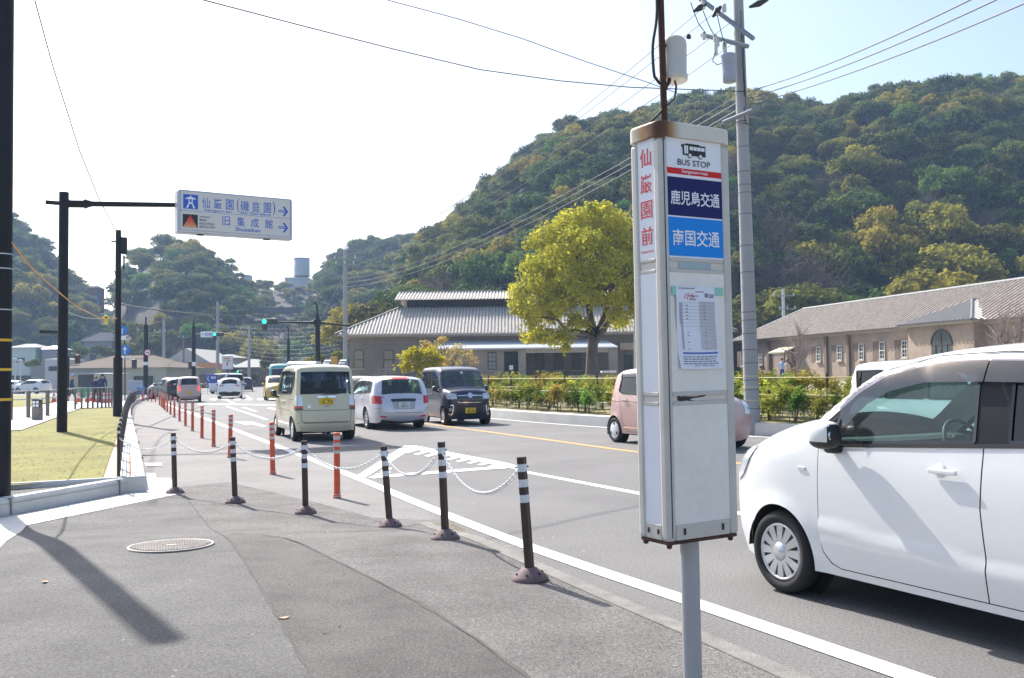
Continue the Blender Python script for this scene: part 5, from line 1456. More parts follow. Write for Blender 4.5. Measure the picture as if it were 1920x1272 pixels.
CHAIN = mat('white_plastic_chain', (0.88, 0.88, 0.86), 0.5, spec=.2)
def chain_mesh(a, b, sag, link_len=.046):
    a, b = Vector(a), Vector(b); d = b - a; N = 60
    pts = [a + d * (i / N) - Vector((0, 0, 4 * sag * (i / N) * (1 - i / N))) for i in range(N + 1)]
    L = [0]
    for p, q in zip(pts[:-1], pts[1:]): L.append(L[-1] + (q - p).length)
    n = int(L[-1] / (link_len * .72)); k = MB()
    for i in range(n):
        s_ = (i + .5) / n * L[-1]; j = max(0, min(N - 1, int(np.searchsorted(L, s_)) - 1))
        p = pts[j].lerp(pts[j + 1], (s_ - L[j]) / max(1e-6, L[j + 1] - L[j])); dr = (pts[j + 1] - pts[j]).normalized()
        sd = dr.cross(Vector((0, 0, 1))).normalized(); up = sd.cross(dr)
        if i % 2: sd, up = up, sd
        sd = (sd + up * .5).normalized()
        m = 10
        ring = [p + dr * cos(t_) * link_len / 2 + sd * sin(t_) * .013 for t_ in np.linspace(0, 2 * pi, m + 1)]
        k.tube(ring, .0045, 4, 0, None, False)
    return k
tops = [p + ax * (.735 * H / .8) for p, ax, H in PT]
railtop = G(222, 893, .2) + Vector((0, 0, .52))
clab = ['white chain from the black railing to the corner chain post', 'white chain hanging across the two posts by the kerb corner', 'white chain hanging in front of the cream van', 'white chain passing the nearest orange post', 'white chain drooping before the hatched road marking', 'white chain drooping to the post nearest the bus stop sign']
ends = [railtop] + tops
sags = [.16, .15, .16, .20, .22, .26]
for i in range(6):
    o = chain_mesh(ends[i], ends[i + 1], sags[i]).build('chain', CHAIN); tag(o, clab[i], 'chain', 'white chains between the posts')

# ---- orange delineator posts
ORANGE = mat('orange_post', (0.70, 0.10, 0.025), 0.5, var=.12, vscale=6)
OBAND = mat('grey_reflector_band', (0.50, 0.47, 0.46), 0.4)
def make_delin():
    t = thing('delineator_post', '', 'road post', (0, 0, 0), 0, 'orange posts along the white line')
    k = MB(); k.lathe([(.05, 0), (.05, .03), (.043, .035), (.043, .05), (.040, .055), (.040, .79), (.037, .80), (.001, .80)], 20); k.build('shaft', ORANGE, t)
    k = MB(); k.lathe([(.052, .012), (.052, .02)], 20); k.lathe([(.0445, .036), (.0445, .042)], 20); k.build('base_ring', WBAND, t)
    for z in (.54, .63, .715): q = MB(); q.lathe([(.0412, z), (.0412, z + .045)], 20); q.build('reflective_band', OBAND, t)
    return t
dl = [(632, 933), (511.5, 889), (431, 858), (400.5, 837.5), (378.6, 821.5), (361, 808.5), (347.7, 799), (336.6, 790), (327, 783), (319.7, 777.5), (313.5, 772.8), (309, 769.5), (305.7, 766), (302.5, 763), (299, 760), (268, 752.5), (277.5, 753), (284.5, 753.5), (291.5, 754)]
d0 = make_delin()
for i, b in enumerate(dl):
    o = d0 if i == 0 else copy_tree(d0)
    o.location = G(*b, .008)
    if i in (1, 2, 4): o.rotation_euler = (rad((1.2, -1, .8)[(1, 2, 4).index(i)]), rad((-.8, 1.0, .6)[(1, 2, 4).index(i)]), 0)
    o['label'] = ['orange banded post behind the chain, nearest to the camera of its row', 'orange banded post just before the cream van wheel', 'third orange post along the white line, behind a brown chain post', 'orange banded post, fourth along the white line'][i] if i < 4 else \
        ('orange banded post in the short row across the end of the shoulder' if i >= 15 else 'orange banded post in the close row further along the white line')
    o['group'] = 'orange posts along the white line' if i < 4 else ('orange posts across the shoulder end' if i >= 15 else 'distant orange posts along the white line')

# ---- manhole cover, drain covers, fallen leaves
mp = G(321, 1037, .1)
IRON = mat('worn_cast_iron', (0.36, 0.33, 0.31), 0.6, 0.3, var=.3, vscale=8)
IROND = mat('manhole_recess', (0.05, 0.045, 0.043), 0.8)
t = thing('manhole_cover', 'round iron manhole cover with raised grid set in the dark asphalt', 'manhole cover', (mp.x, mp.y, walk_z(mp.x, mp.y) + .006), 0)
aY = (walk_z(mp.x, mp.y + .3) - walk_z(mp.x, mp.y - .3)) / .6
t.rotation_euler = (math.atan(aY), 0, rad(20))
R_ = .335
k = MB(); k.lathe([(R_, -.006), (R_, .003), (R_ - .022, .003), (R_ - .023, .001)], 48); k.build('rim', mat('manhole_rim', (.27, .255, .245), .6, .2), t)
k = MB(); k.lathe([(R_ - .022, -.004), (R_ - .022, .0012)], 48, 0, None, False); k.build('plate', IROND, t)
k = MB()
for i in range(-8, 9):
    for j in range(-11, 12):
        x, y = i * .042 + (j % 2) * .021, j * .029
        if x * x + y * y < (R_ - .05) ** 2 and not (abs(x) < .05 and abs(y) < .03): k.box((x, y, .004), (.027, .015, .004), 0)
k.box((0, 0, .004), (.08, .04, .004)); k.build('raised_grid', IRON, t)
for lb, pxs_ in (('pale drain cover with three slots beside the white kerb', [(271, 870), (303, 870), (304, 876), (274, 876)]), ('pale drain cover next to the kerb corner post', [(274, 889), (291, 889), (295, 904), (276, 906)])):
    pts = [G2(*p) for p in pxs_]; k = MB(); k.prism(pts, .0, .016)
    o = thing('drain_cover', lb, 'drain cover', (*pts[0], 0)); c0 = np.mean(np.array(pts), 0)
    k.v = [(v[0] - pts[0][0], v[1] - pts[0][1], v[2]) for v in k.v]; k.build('slab', CONC, o)
    q = MB()
    for f in (.22, .5, .78):
        a = Vector(pts[0]).lerp(Vector(pts[1]), f); b = Vector(pts[3]).lerp(Vector(pts[2]), f); m_ = a.lerp(b, .5) - Vector(pts[0]); q.lathe([(.03, .0165), (.03, .0185)], 10, 0, Matrix.Translation((m_.x, m_.y, 0)), False)
    q.build('slot', VOID, o)
LEAFB = mat('dry_leaf', (0.55, 0.34, 0.22), 0.7)
for lb, px, py, a in (('single dry leaf lying on the patched asphalt', 519, 1165, .5), ('small dry leaf lying on the dark driveway', 84, 1097, 2.0)):
    p = G(px, py, .15); k = MB(); n = 8
    for i in range(n):
        u0, u1 = i / n, (i + 1) / n; w0, w1 = .018 * sin(pi * u0), .018 * sin(pi * u1); zz = lambda u: .008 + .012 * (u - .5) ** 2 * 4
        k.add([(u0 * .07, -w0, zz(u0) + .008), (u1 * .07, -w1, zz(u1) + .008), (u1 * .07, 0, zz(u1)), (u0 * .07, 0, zz(u0))], [(0, 1, 2, 3)]); k.add([(u0 * .07, 0, zz(u0)), (u1 * .07, 0, zz(u1)), (u1 * .07, w1, zz(u1) + .008), (u0 * .07, w0, zz(u0) + .008)], [(0, 1, 2, 3)])
    o = k.build('leaf', LEAFB); o.location = (p.x, p.y, walk_z(p.x, p.y) + .001); o.scale = (1.1, 1.1, .5); o.rotation_euler = (0, 0, a); tag(o, lb, 'leaf')

# ---- big black poles on the left
YBAND = mat('yellow_band', (0.75, 0.45, 0.03), 0.5)
GBAND = mat('steel_band', (0.55, 0.56, 0.58), 0.35, .5)
def pole(name, label, cat, base, h, r0, r1=None, m=None, n=20, bands=(), group=None):
    t = thing(name, label, cat, base, 0, group)
    k = MB(); k.cyl((0, 0, -.2), (0, 0, h), r0, r1 or r0, n); k.build('shaft', m or BLACKP, t)
    rr_ = lambda z: r0 + ((r1 or r0) - r0) * z / h
    for z, hh_, mm in bands:
        q = MB(); q.cyl((0, 0, z), (0, 0, z + hh_), rr_(z) + .003, None, n); q.build('band', mm, t)
    return t
pb = Vector((-5.855, 11.0, .16))
def zat(px, py, Y): return P(px, py, Y).z
Y_ = 10.9
bands = [(zat(15, y, Y_) - .16, .03 if y > 600 else .012, YBAND if y > 600 else GBAND) for y in (752, 695.5, 640, 581, 503.5, 476)]
t = pole('banded_pole', 'thick black pole with yellow bands at the lawn edge behind the low kerb wall', 'pole', pb, 6.75, .112, .10, bands=bands)
# direction sign
sb = G(116, 810, .2)
t = thing('direction_sign', 'white overhead direction sign with blue lettering on a black cantilever pole', 'road sign', sb, 0)
Ys = sb.y; tilt = (P(120, 362, Ys) - sb); Hs = tilt.z
k = MB(); k.cyl((0, 0, -.2), (tilt.x, 0, Hs), .125, .115, 24); k.build('pole', BLACKP, t)
k = MB(); k.cyl((tilt.x, 0, Hs - .02), (tilt.x, 0, Hs + .015), .12, .11, 24); k.build('pole_cap', BLACKP, t)
TL, TR = P(335, 355.5, 24.2), P(546, 374, 25.75)
ua = Vector((TR.x - TL.x, TR.y - TL.y, 0)); Wd = ua.length; ua.normalize(); na = Vector((ua.y, -ua.x, 0))     # na faces us
topz = (TL.z + TR.z) / 2; Ht = 1.07
TLl = Vector((TL.x, TL.y, topz)) - Vector(sb)
az = Hs - .27
st_ = Vector((tilt.x, 0, az)) - ua * .42; en = Vector((TLl.x, TLl.y, 0)) - na * .20; en.z = az; en2 = en + ua * .3
k = MB(); k.tube([st_, Vector((tilt.x, 0, az))], .055, 14); k.tube([Vector((tilt.x, 0, az)), Vector((tilt.x, 0, az)) + (en2 - Vector((tilt.x, 0, az))) * .17], .105, 16)
a0 = Vector((tilt.x, 0, az)); dd = en2 - a0
k.tube([a0 + dd * .17, a0 + dd * .22, a0 + dd * 1.0], [.12, .072, .06], 16); k.cyl(a0 + dd * .165, a0 + dd * .172, .13, None, 16)
k.build('arm', BLACKP, t)
SIGNW = mat('sign_white_face', (0.68, 0.67, 0.65), 0.5, var=.05, vscale=2); SIGNE = mat('sign_edge', (0.45, 0.48, 0.55), .4, .3)
Ts = Matrix.Translation(TLl) @ Matrix((ua, Vector((0, 0, 1)).cross(ua) * 1, Vector((0, 0, 1)))).transposed().to_4x4()
# local: x along the face, y away from us, z up (0 at the top)
k = MB(); k.rbox((Wd / 2, .15, -Ht / 2 - .03), (Wd + .06, .30, Ht + .0), .01, 0, Ts); k.build('case', SIGNE, t)
k = MB(); k.rbox((Wd / 2, -.012, -Ht / 2), (Wd, .02, Ht), .004, 0, Ts); sf = k.build('face', SIGNW, t)
def sx(f): return f * Wd
def szz(f): return -f * Ht
def st_text(name, s_, x0, x1, f0, f1, m, bold=.0):
    k = MB(); k.text(s_, (sx(x0), -.0245, szz(f1)), (1, 0, 0), (0, 0, 1), sx(x1 - x0), (f1 - f0) * Ht, 0, bold, Ts); return k.build(name, m, sf)
def st_rect(k, x0, x1, f0, f1, m=0, y=-.0235): k.box((sx((x0 + x1) / 2), y, szz((f0 + f1) / 2)), (sx(x1 - x0), .001, (f1 - f0) * Ht), m, Ts)
k = MB()
for a in ((.008, .992, .02, .028), (.008, .992, .955, .963), (.008, .992, .492, .50), (.008, .013, .02, .963), (.987, .992, .02, .963)): st_rect(k, *a)
k.build('border', INKB, sf)
k = MB(); st_rect(k, .036, .162, .105, .45); k.build('icon_square', INKB, sf)
k = MB()
def st_poly(k, pts, m=0, y=-.0250): k.add([Ts @ Vector((sx(x), y, szz(f))) for x, f in pts], [tuple(range(len(pts)))], m)
st_poly(k, [(.06, .43), (.082, .31), (.092, .31), (.076, .43)]); st_poly(k, [(.138, .43), (.116, .31), (.106, .31), (.122, .43)]); st_poly(k, [(.080, .33), (.118, .33), (.116, .29), (.082, .29)])
st_poly(k, [(.082, .29), (.090, .29), (.090, .21), (.082, .21)]); st_poly(k, [(.108, .29), (.116, .29), (.116, .21), (.108, .21)]); st_poly(k, [(.05, .215), (.148, .215), (.125, .175), (.11, .165), (.088, .165), (.073, .175)]); st_poly(k, [(.092, .165), (.106, .165), (.104, .135), (.094, .135)])
k.build('lantern_icon', INKW, sf)
for ch, x0, x1 in (('仙', .197, .262), ('巌', .297, .367), ('園', .402, .470), ('(', .500, .520), ('磯', .533, .608), ('庭', .637, .705), ('園', .742, .808), (')', .825, .848)):
    st_text('place_lettering', ch, x0, x1, .145 if ch not in '()' else .10, .40 if ch not in '()' else .44, INKB, .004)
st_text('romaji_lettering', 'Sengan-en', .215, .455, .43, .535 if False else .492, INKB, .006) if False else None
st_text('romaji_lettering', 'Sengan-en', .215, .455, .415, .487, INKB, .014); st_text('romaji_lettering', 'Iso Gardens', .535, .805, .405, .470, INKB, .014)
for ch, x0, x1 in (('旧', .372, .437), ('集', .500, .570), ('成', .625, .697), ('館', .752, .825)): st_text('place_lettering', ch, x0, x1, .555, .785, INKB, .004)
st_text('romaji_lettering', 'Shuseikan', .487, .712, .805, .90, INKB, .014)
for f in (.325, .735):
    k = MB(); st_rect(k, .875, .94, f - .028, f - .008); st_rect(k, .875, .94, f + .008, f + .028); st_poly(k, [(.915, f - .12), (.935, f - .12), (.968, f), (.935, f + .12), (.915, f + .12), (.945, f)]); k.build('arrow', INKB, sf)
k = MB(); st_rect(k, .032, .160, .58, .90); k.build('logo_square', INK, sf)
for i, (fa_, fb_, col) in enumerate(((.60, .69, (.62, .03, .02)), (.69, .77, (.66, .09, .04)), (.77, .84, (.66, .20, .08)), (.84, .90, (.68, .34, .16)))):
    k = MB(); wa = lambda f: .062 * (f - .59) / .31; st_poly(k, [(.096 - wa(fa_), fa_), (.096 + wa(fa_), fa_), (.096 + wa(fb_), fb_), (.096 - wa(fb_), fb_)], 0, -.0252); k.build('logo_triangle', mat('logo_red_%s' % 'abcd'[i], col, .5), sf)
for i, s_ in enumerate(("JAPAN'S", 'MEIJI', 'INDUSTRIAL', 'REVOLUTION')):
    st_text('logo_lettering', s_, .176, .176 + (.088, .058, .128, .132)[i], .595 + i * .078, .65 + i * .078, INK, .014)
k = MB(); st_rect(k, .176, .184, .595, .65, 0, -.0262); st_rect(k, .176, .188, .673, .728, 0, -.0262); 
st_ob = k
k = MB()
for x in (.19, .78): k.box((sx(x), .10, -Ht - .045), (.16, .12, .03), 0, Ts)
k.build('drain_slot', INK, t)
# slim black pole with signs
cb = G(220.5, 781, .2)
t = pole('utility_pole', 'slim black pole with yellow bands between the lawn and the railing', 'pole', cb, (782 - 432) / F * cb.y, .115, .095, bands=[(zat(221, y, cb.y) - .2, .05 if i else .03, YBAND) for i, y in enumerate((689, 706, 724))])
hC = (782 - 432) / F * cb.y
k = MB(); k.cyl((0, 0, -.1), (0, 0, (782 - 672) / F * cb.y), .155, None, 20); k.build('sleeve', BLACKP, t)
k = MB(); k.rbox((.2, 0, hC - .55), (.18, .2, .6), .03); k.cyl((.2, 0, hC - 1.4), (.2, 0, hC - .9), .03); k.cyl((-.25, 0, hC - .4), (.3, 0, hC - .4), .03, n=6); k.build('terminal_box', BLACKP, t)
BLUES = mat('blue_round_sign', (0.02, 0.20, 0.62), 0.4); REDS = mat('red_round_sign', (.6, .03, .05), .4)
def disc_sign(p, r, name, parent, m, ring=None, arrow=None, face=1):
    """a round sign facing us; p is relative to its parent"""
    T = Matrix.Translation(p) @ Matrix.Rotation(pi / 2, 4, 'X'); k = MB(); k.lathe([(r, -.02), (r, .005), (r - .004, .008)], 28, 0, T, False); o = k.build(name, m, parent)
    if ring: q = MB(); q.lathe([(r * .76, .006), (r * .76, .011)], 28, 0, T, False); q.build('sign_face', INKW, o)
    if arrow:
        q = MB()
        for pts in arrow: q.add([T @ Vector((x * r, y * r, .0155)) for x, y in pts], [tuple(range(len(pts)))])
        q.build('sign_symbol', INKW if not ring else INK, o)
    return o
UPARROW = [[(-.12, -.75), (.12, -.75), (.12, .15), (-.12, .15)], [(-.45, .1), (.45, .1), (0, .75)]]
sp = G(234.5, 752, .1); Yp = sp.y
t = thing('one_way_signs', 'pair of blue round arrow signs on a thin dark post beside the slim black pole', 'road sign', sp, 0)
hP = zat(232, 607, Yp); k = MB(); k.cyl((0, 0, 0), (-.05, 0, hP - .1), .035, n=10); k.build('post', BLACKP, t)
rS = 9.7 / F * Yp
disc_sign((.0, -.06, zat(234, 657, Yp) - .1), rS, 'round_sign', t, BLUES, None, UPARROW)
disc_sign((-.18, -.06, zat(229, 620, Yp) - .1), rS, 'round_sign', t, BLUES, None, [[(-.1, -.7), (.1, -.7), (.1, .2), (-.1, .2)], [(-.1, .0), (.45, .2), (-.1, .4)]])
k = MB(); k.rbox((-.15, -.06, zat(229, 634, Yp) - .1), (.42, .02, .28), .005); k.build('supplementary_plate', INKW, t)
k = MB(); k.rbox((0, -.06, zat(234, 672, Yp) - .1), (.7, .02, .12), .005); k.build('supplementary_plate', SIGNE, t)

# ---- traffic signals and poles at the junction
SIGG = mat('green_signal_light', (0.03, 0.85, 0.42), 0.4, emit=1.1)
LENSD = mat('unlit_signal_lens', (0.05, 0.04, 0.045), 0.3)
HOUS = mat('signal_housing', (0.035, 0.032, 0.036), 0.5)
def signal_head(parent, p, s=1.0, green=True, aux=False, yaw=0):
    T = Matrix.Translation(p) @ Matrix.Rotation(yaw, 4, 'Z')
    k = MB(); k.rbox((0, .08, 0), (1.15 * s, .16, .42 * s), .06, 0, T); h = k.build('signal_head', HOUS, parent)
    for i, x in enumerate((-.38, 0, .38)):
        k = MB(); k.lathe([(.165 * s, 0), (.15 * s, .03), (.001, .04)], 20, 0, T @ Matrix.Translation((x * s, 0, 0)) @ Matrix.Rotation(pi / 2, 4, 'X')); k.build('signal_light', SIGG if (green and i == 0) else LENSD, h)
    if aux:
        k = MB(); k.rbox((-.38 * s, .08, -.44 * s), (.42 * s, .16, .42 * s), .06, 0, T); h2 = k.build('arrow_head', HOUS, parent)
        k = MB(); k.lathe([(.165 * s, 0), (.15 * s, .03), (.001, .04)], 20, 0, T @ Matrix.Translation((-.38 * s, 0, -.44 * s)) @ Matrix.Rotation(pi / 2, 4, 'X')); k.build('signal_light', LENSD, h2)
Ym = 68.0; b = P(597, 745, Ym); b.z = 0
t = thing('traffic_signal', 'large black traffic signal arm with green light above the road, beside the museum hall', 'traffic light', b, 0)
hM = zat(596, 598, Ym)
k = MB(); k.cyl((0, 0, 0), (-.05, 0, hM), .19, .17, 16); k.cyl((-.05, 0, hM), (-.05, 0, hM + .35), .11, .10, 12); k.tube([(-.05, 0, hM), (-.07, 0, zat(593, 575, Ym)), (-.14, 0, zat(591, 570, Ym)), (-.30, 0, zat(587, 567, Ym))], .06, 8); k.build('pole', BLACKP, t)
za = zat(590, 605, Ym); x1 = P(521, 604, Ym).x - b.x
k = MB(); k.tube([(0, 0, za), (-.7, 0, za), (x1 + .1, 0, za + .05)], [.17, .09, .06], 10); k.tube([(0, 0, za - .02), (P(655, 609, Ym).x - b.x, .6, za - .25)], [.09, .05], 8); k.rbox((-.05, 0, za), (.5, .4, .45), .05)
for i in range(5): k.cyl((x1 + .85 + i * .22, 0, za - .12), (x1 + .85 + i * .22, 0, za + .16), .02, n=5)
k.build('arm', BLACKP, t)
signal_head(t, (P(507, 603, Ym).x - b.x, -.25, zat(507, 603.5, Ym)), .98, True, True)
for (px0, top, base_, gl) in ((273, 597, 741, 'a'), (363, 600, 737, 'b')):
    Yq = {'a': 88.0, 'b': 98.0}[gl]; b = P(px0, base_, Yq); b.z = 0
    lb = 'black pole with a red ringed no turn sign and a pedestrian signal' if gl == 'a' else 'black pole with white name board and small green traffic light'
    t = thing('traffic_signal', lb, 'traffic light', b, 0); hM = zat(px0, top + 12, Yq)
    k = MB(); k.cyl((0, 0, 0), (0, 0, hM), .22, .19, 14); k.cyl((0, 0, hM), (0, 0, hM + .7), .08, .07, 8); k.build('pole', BLACKP, t)
    k = MB(); k.cyl((0, 0, zat(px0, 682 if gl == 'a' else 684, Yq) - .15), (0, 0, zat(px0, 682, Yq) + .15), .23, None, 14); k.build('sticker_band', INKW, t)
    if gl == 'a':
        disc_sign((.28, -.3, zat(278, 661.5, Yq)), 6.3 / F * Yq, 'round_sign', t, REDS, True, [[(-.5, .05), (-.1, .35), (-.1, .15), (.4, .15), (.4, -.3), (.2, -.3), (.2, -.05), (-.1, -.05), (-.1, -.25)]])
        k = MB(); x = P(252.5, 683, Yq).x - b.x; k.rbox((x, -.1, zat(252, 683, Yq)), (.40, .25, .85), .04); h = k.build('pedestrian_signal', HOUS, t)
        for dz in (-.2, .2): q = MB(); q.rbox((x, -.235, zat(252, 683, Yq) + dz), (.28, .02, .28), .01); q.build('signal_light', LENSD, h)
        k = MB(); k.tube([(0, 0, zat(273, 673, Yq)), (x, 0, zat(252, 673, Yq))], .03, 6); k.build('bracket', BLACKP, t)
    else:
        x0 = P(377, 627, Yq).x - b.x; x2 = P(399, 627, Yq).x - b.x; zz = zat(388, 627.5, Yq)
        k = MB(); k.tube([(0, 0, zz), (x2 + 1.5, 0, zz)], .06, 8); k.build('arm', BLACKP, t)
        k = MB(); k.rbox(((x0 + x2) / 2, -.12, zz), (x2 - x0, .06, .58), .01); nb = k.build('name_board', INKW, t)
        k = MB(); k.text('磯庭園前', (x0 + .42, -.155, zz - .18), (1, 0, 0), (0, 0, 1), .72, .34, 0, .02); k.add([(x0 + .08, -.155, zz), (x0 + .2, -.155, zz - .1), (x0 + .2, -.155, zz + .1)], [(0, 1, 2)]); k.box((x0 + .26, -.155, zz), (.14, .004, .05)); k.build('board_lettering', INKB, nb)
        signal_head(t, (P(410, 627, Yq).x - b.x, -.2, zz), .95, True, True)
        k = MB(); x = P(357.5, 685, Yq).x - b.x; k.rbox((x, -.1, zat(357, 685, Yq)), (.36, .25, .8), .04); k.build('pedestrian_signal', HOUS, t)
t = pole('lamp_pole', 'slim black pole with curved top standing beyond the cream van', 'pole', (P(541, 740, 95).x, 95, 0), zat(541, 637, 95), .16, .14)
k = MB(); k.tube([(0, 0, zat(541, 637, 95)), (.03, 0, zat(541, 620, 95)), (-.05, 0, zat(541, 615, 95)), (-.15, 0, zat(541, 612, 95))], .06, 8); k.build('curved_top', BLACKP, t)
t = thing('pedestrian_signal', 'small dark pedestrian signal on a bracket behind the direction sign pole', 'traffic light', (P(134, 735, 60).x, 60, 0), 0)
k = MB(); k.cyl((-.2, 0, 0), (-.2, 0, zat(130, 668, 60)), .06, n=10); k.tube([(-.2, 0, zat(130, 664.5, 60)), (.45, 0, zat(144, 664.5, 60))], .03, 6); k.tube([(-.2, 0, zat(130, 685, 60)), (.45, 0, zat(144, 685, 60))], .03, 6); k.build('bracket', BLACKP, t)
k = MB(); k.rbox((.42, -.1, zat(144, 674, 60)), (.28, .22, .56), .03); k.build('signal_head', mat('brown_housing', (.07, .035, .03), .5), t)

# ---- concrete utility poles
CPOLE = mat('grey_concrete_pole', (0.36, 0.365, 0.38), 0.8, var=.12, vscale=1.5, fine=.06, fscale=40)
CER = mat('white_ceramic', (0.62, 0.61, 0.56), 0.3)
TRANS = mat('transformer_grey', (0.34, 0.38, 0.46), 0.45, var=.1, vscale=3)
Yu = 23.2; ub = P(1411, 800, Yu); ub.z = .3
t = thing('utility_pole', 'tall grey concrete utility pole with transformer rising behind the bus stop sign', 'utility pole', ub, 0)
tipu = P(1384, 0, Yu); dvec = (tipu - ub); hU = dvec.length
t.rotation_mode = 'QUATERNION'; t.rotation_quaternion = Vector((0, 0, 1)).rotation_difference(dvec.normalized())
k = MB(); k.cyl((0, 0, -.3), (0, 0, hU + .9), .188, .118, 28); k.build('shaft', CPOLE, t)
def up_z(py): return (800 - py) / 800 * hU * 1.0
k = MB()
for py in (240, 283, 330, 355, 370, 410, 470, 520, 595, 610, 635, 665, 690, 722, 740, 760, 775): z = up_z(py); k.cyl((0, 0, z), (0, 0, z + .018), .188 - .070 * z / (hU + .9) + .003, None, 24)
k.build('strap', mat('dark_strap', (.12, .12, .13), .5), t)
k = MB()
for py in (715, 735, 760): z = up_z(py); k.cyl((0, 0, z), (0, 0, z + .03), .192 - .070 * z / (hU + .9), None, 24)
k.build('cream_band', mat('cream_band', (.55, .52, .33), .6), t)
ca = Vector((.80, -.6, 0)).normalized()            # direction of the upper crossarms
STEEL = mat('crossarm_steel', (.26, .28, .32), .5, .4)
arms = [(1310, 1410, 3, 78), (1313, 1400, 70, 92), (1352, 1420, 234, 206)]
for (xa, xb2, ya_, yb2) in arms:
    zc = up_z((ya_ + yb2) / 2 + (-6)); A = P(xa, ya_, Yu + (.5 if xa < 1350 and ya_ < 100 else -.1)) - ub; Bv = P(xb2, yb2, Yu - .3) - ub
    R = t.rotation_quaternion.inverted()
    A, Bv = R @ A, R @ Bv
    k = MB(); d_ = Bv - A; k.box(A.lerp(Bv, .5), (d_.length, .09, .09), 0, None) if False else k.tube([A + Vector((0, -.17, 0)), Bv + Vector((0, -.17, 0))], .055, 4)
    k.build('crossarm', STEEL, t)
R = t.rotation_quaternion.inverted()
def up_pt(px, py, dy=-.17): return R @ (P(px, py, Yu + dy) - ub)
k = MB()
for (px, py) in ((1318, 10), (1343, 22), (1358, 15), (1320, 67), (1341, 72), (1345, 80), (1358, 86)): p = up_pt(px, py); k.lathe([(.045, -.10), (.06, -.06), (.04, -.03), (.06, .0), (.04, .03), (.055, .06), (.03, .10)], 12, 0, Matrix.Translation(p))
for (px, py) in ((1342, 92), (1359, 92)): p = up_pt(px, py); k.lathe([(.05, -.16), (.05, .12), (.03, .15)], 12, 0, Matrix.Translation(p))
k.build('insulator', CER, t)
for (a, b_) in (((1300, 22), (1324, 8)), ((1336, 32), (1352, 12)), ((1405, 14), (1440, 0)), ((1288, 72), (1294, 66))): k = MB(); k.tube([up_pt(*a), up_pt((a[0] + b_[0]) / 2, (a[1] + b_[1]) / 2), up_pt(*b_)], [.03, .085, .03], 8); k.build('strain_clamp', CABLE, t)
k = MB(); p = up_pt(1367, 128, -.30); k.lathe([(.001, -.36), (.12, -.355), (.155, -.34), (.165, -.1), (.17, .26), (.185, .28), (.185, .31), (.15, .34), (.06, .37), (.001, .38)], 26, 0, Matrix.Translation(p)); k.build('transformer', TRANS, t)
k = MB(); k.lathe([(.001, -.365), (.10, -.362)], 16, 0, Matrix.Translation(p), False); k.build('transformer_base', mat('pale_transformer_base', (.5, .5, .42), .6), t)
k = MB()
for line in ([(1295, 5), (1310, 45), (1322, 62)], [(1318, 20), (1330, 50), (1340, 68)], [(1345, 30), (1352, 60), (1360, 88)], [(1341, 98), (1336, 115), (1345, 122), (1356, 118)], [(1359, 100), (1356, 108), (1360, 102)], [(1366, 240), (1385, 228), (1400, 226)], [(1395, 200), (1398, 232), (1408, 236), (1406, 222)], [(1393, 60), (1396, 150), (1399, 205)], [(1389, 20), (1391, 90), (1396, 180)]): k.tube(smooth_line([up_pt(*q, -.24) for q in line], .15), .012, 5)
k.build('jumper_wire', CABLE, t)
def conc_pole(px, ytop, ybase, Yq, r, label, arms=(), m=None):
    b = P(px, ybase, Yq); b.z = 0; t = thing('utility_pole', label, 'utility pole', b, 0); h = zat(px, ytop, Yq)
    k = MB(); k.cyl((0, 0, 0), (-.012 * h * 0, 0, h), r, r * .7, 14); k.build('shaft', m or CPOLE, t)
    for (dx0, dx1, py) in arms:
        z = zat(px, py, Yq); k = MB(); k.box(((dx0 + dx1) / 2, -.12, z), (dx1 - dx0, .08, .09)); k.build('crossarm', STEEL, t)
        k = MB()
        for x in np.linspace(dx0 + .1, dx1 - .1, 3): k.lathe([(.05, 0), (.07, .06), (.04, .12), (.06, .18), (.02, .24)], 8, 0, Matrix.Translation((x, -.12, z + .04)))
        k.build('insulator', CER, t)
    return b, h
FP = conc_pole(648, 470, 745, 76, .21, 'grey concrete utility pole standing in front of the museum hall corner', [(-.9, .9, 486), (-.8, .8, 496)])
t = COL.objects[-1]
conc_pole(307, 597, 740, 118, .22, 'pale utility pole behind the black signal poles with short crossarm', [(-1.2, .3, 622)])
conc_pole(408, 566, 742, 125, .24, 'tall utility pole rising behind the small green traffic light', [(.1, 2.6, 614), (-.6, .6, 600)])
conc_pole(467, 612, 735, 135, .22, 'utility pole behind the navy sport utility car with short crossarms', [(-1.2, 1.0, 617), (-1.0, .9, 627)])
conc_pole(344, 632, 735, 140, .16, 'thin brownish pole in front of the white gabled store roof', [(-.8, .8, 633)], mat('brown_pole', (.22, .17, .14), .8))
conc_pole(1472, 543, 720, 95, .2, 'pale utility pole with crossarms behind the long stone warehouse', [(-1.1, 1.1, 555), (-.5, 1.2, 580)], mat('pale_pole', (.55, .56, .57), .7))
conc_pole(1191, 566, 715, 66, .07, 'thin white flagpole standing between the tree and the bus stop sign', (), mat('flagpole_white', (.6, .6, .58), .5))

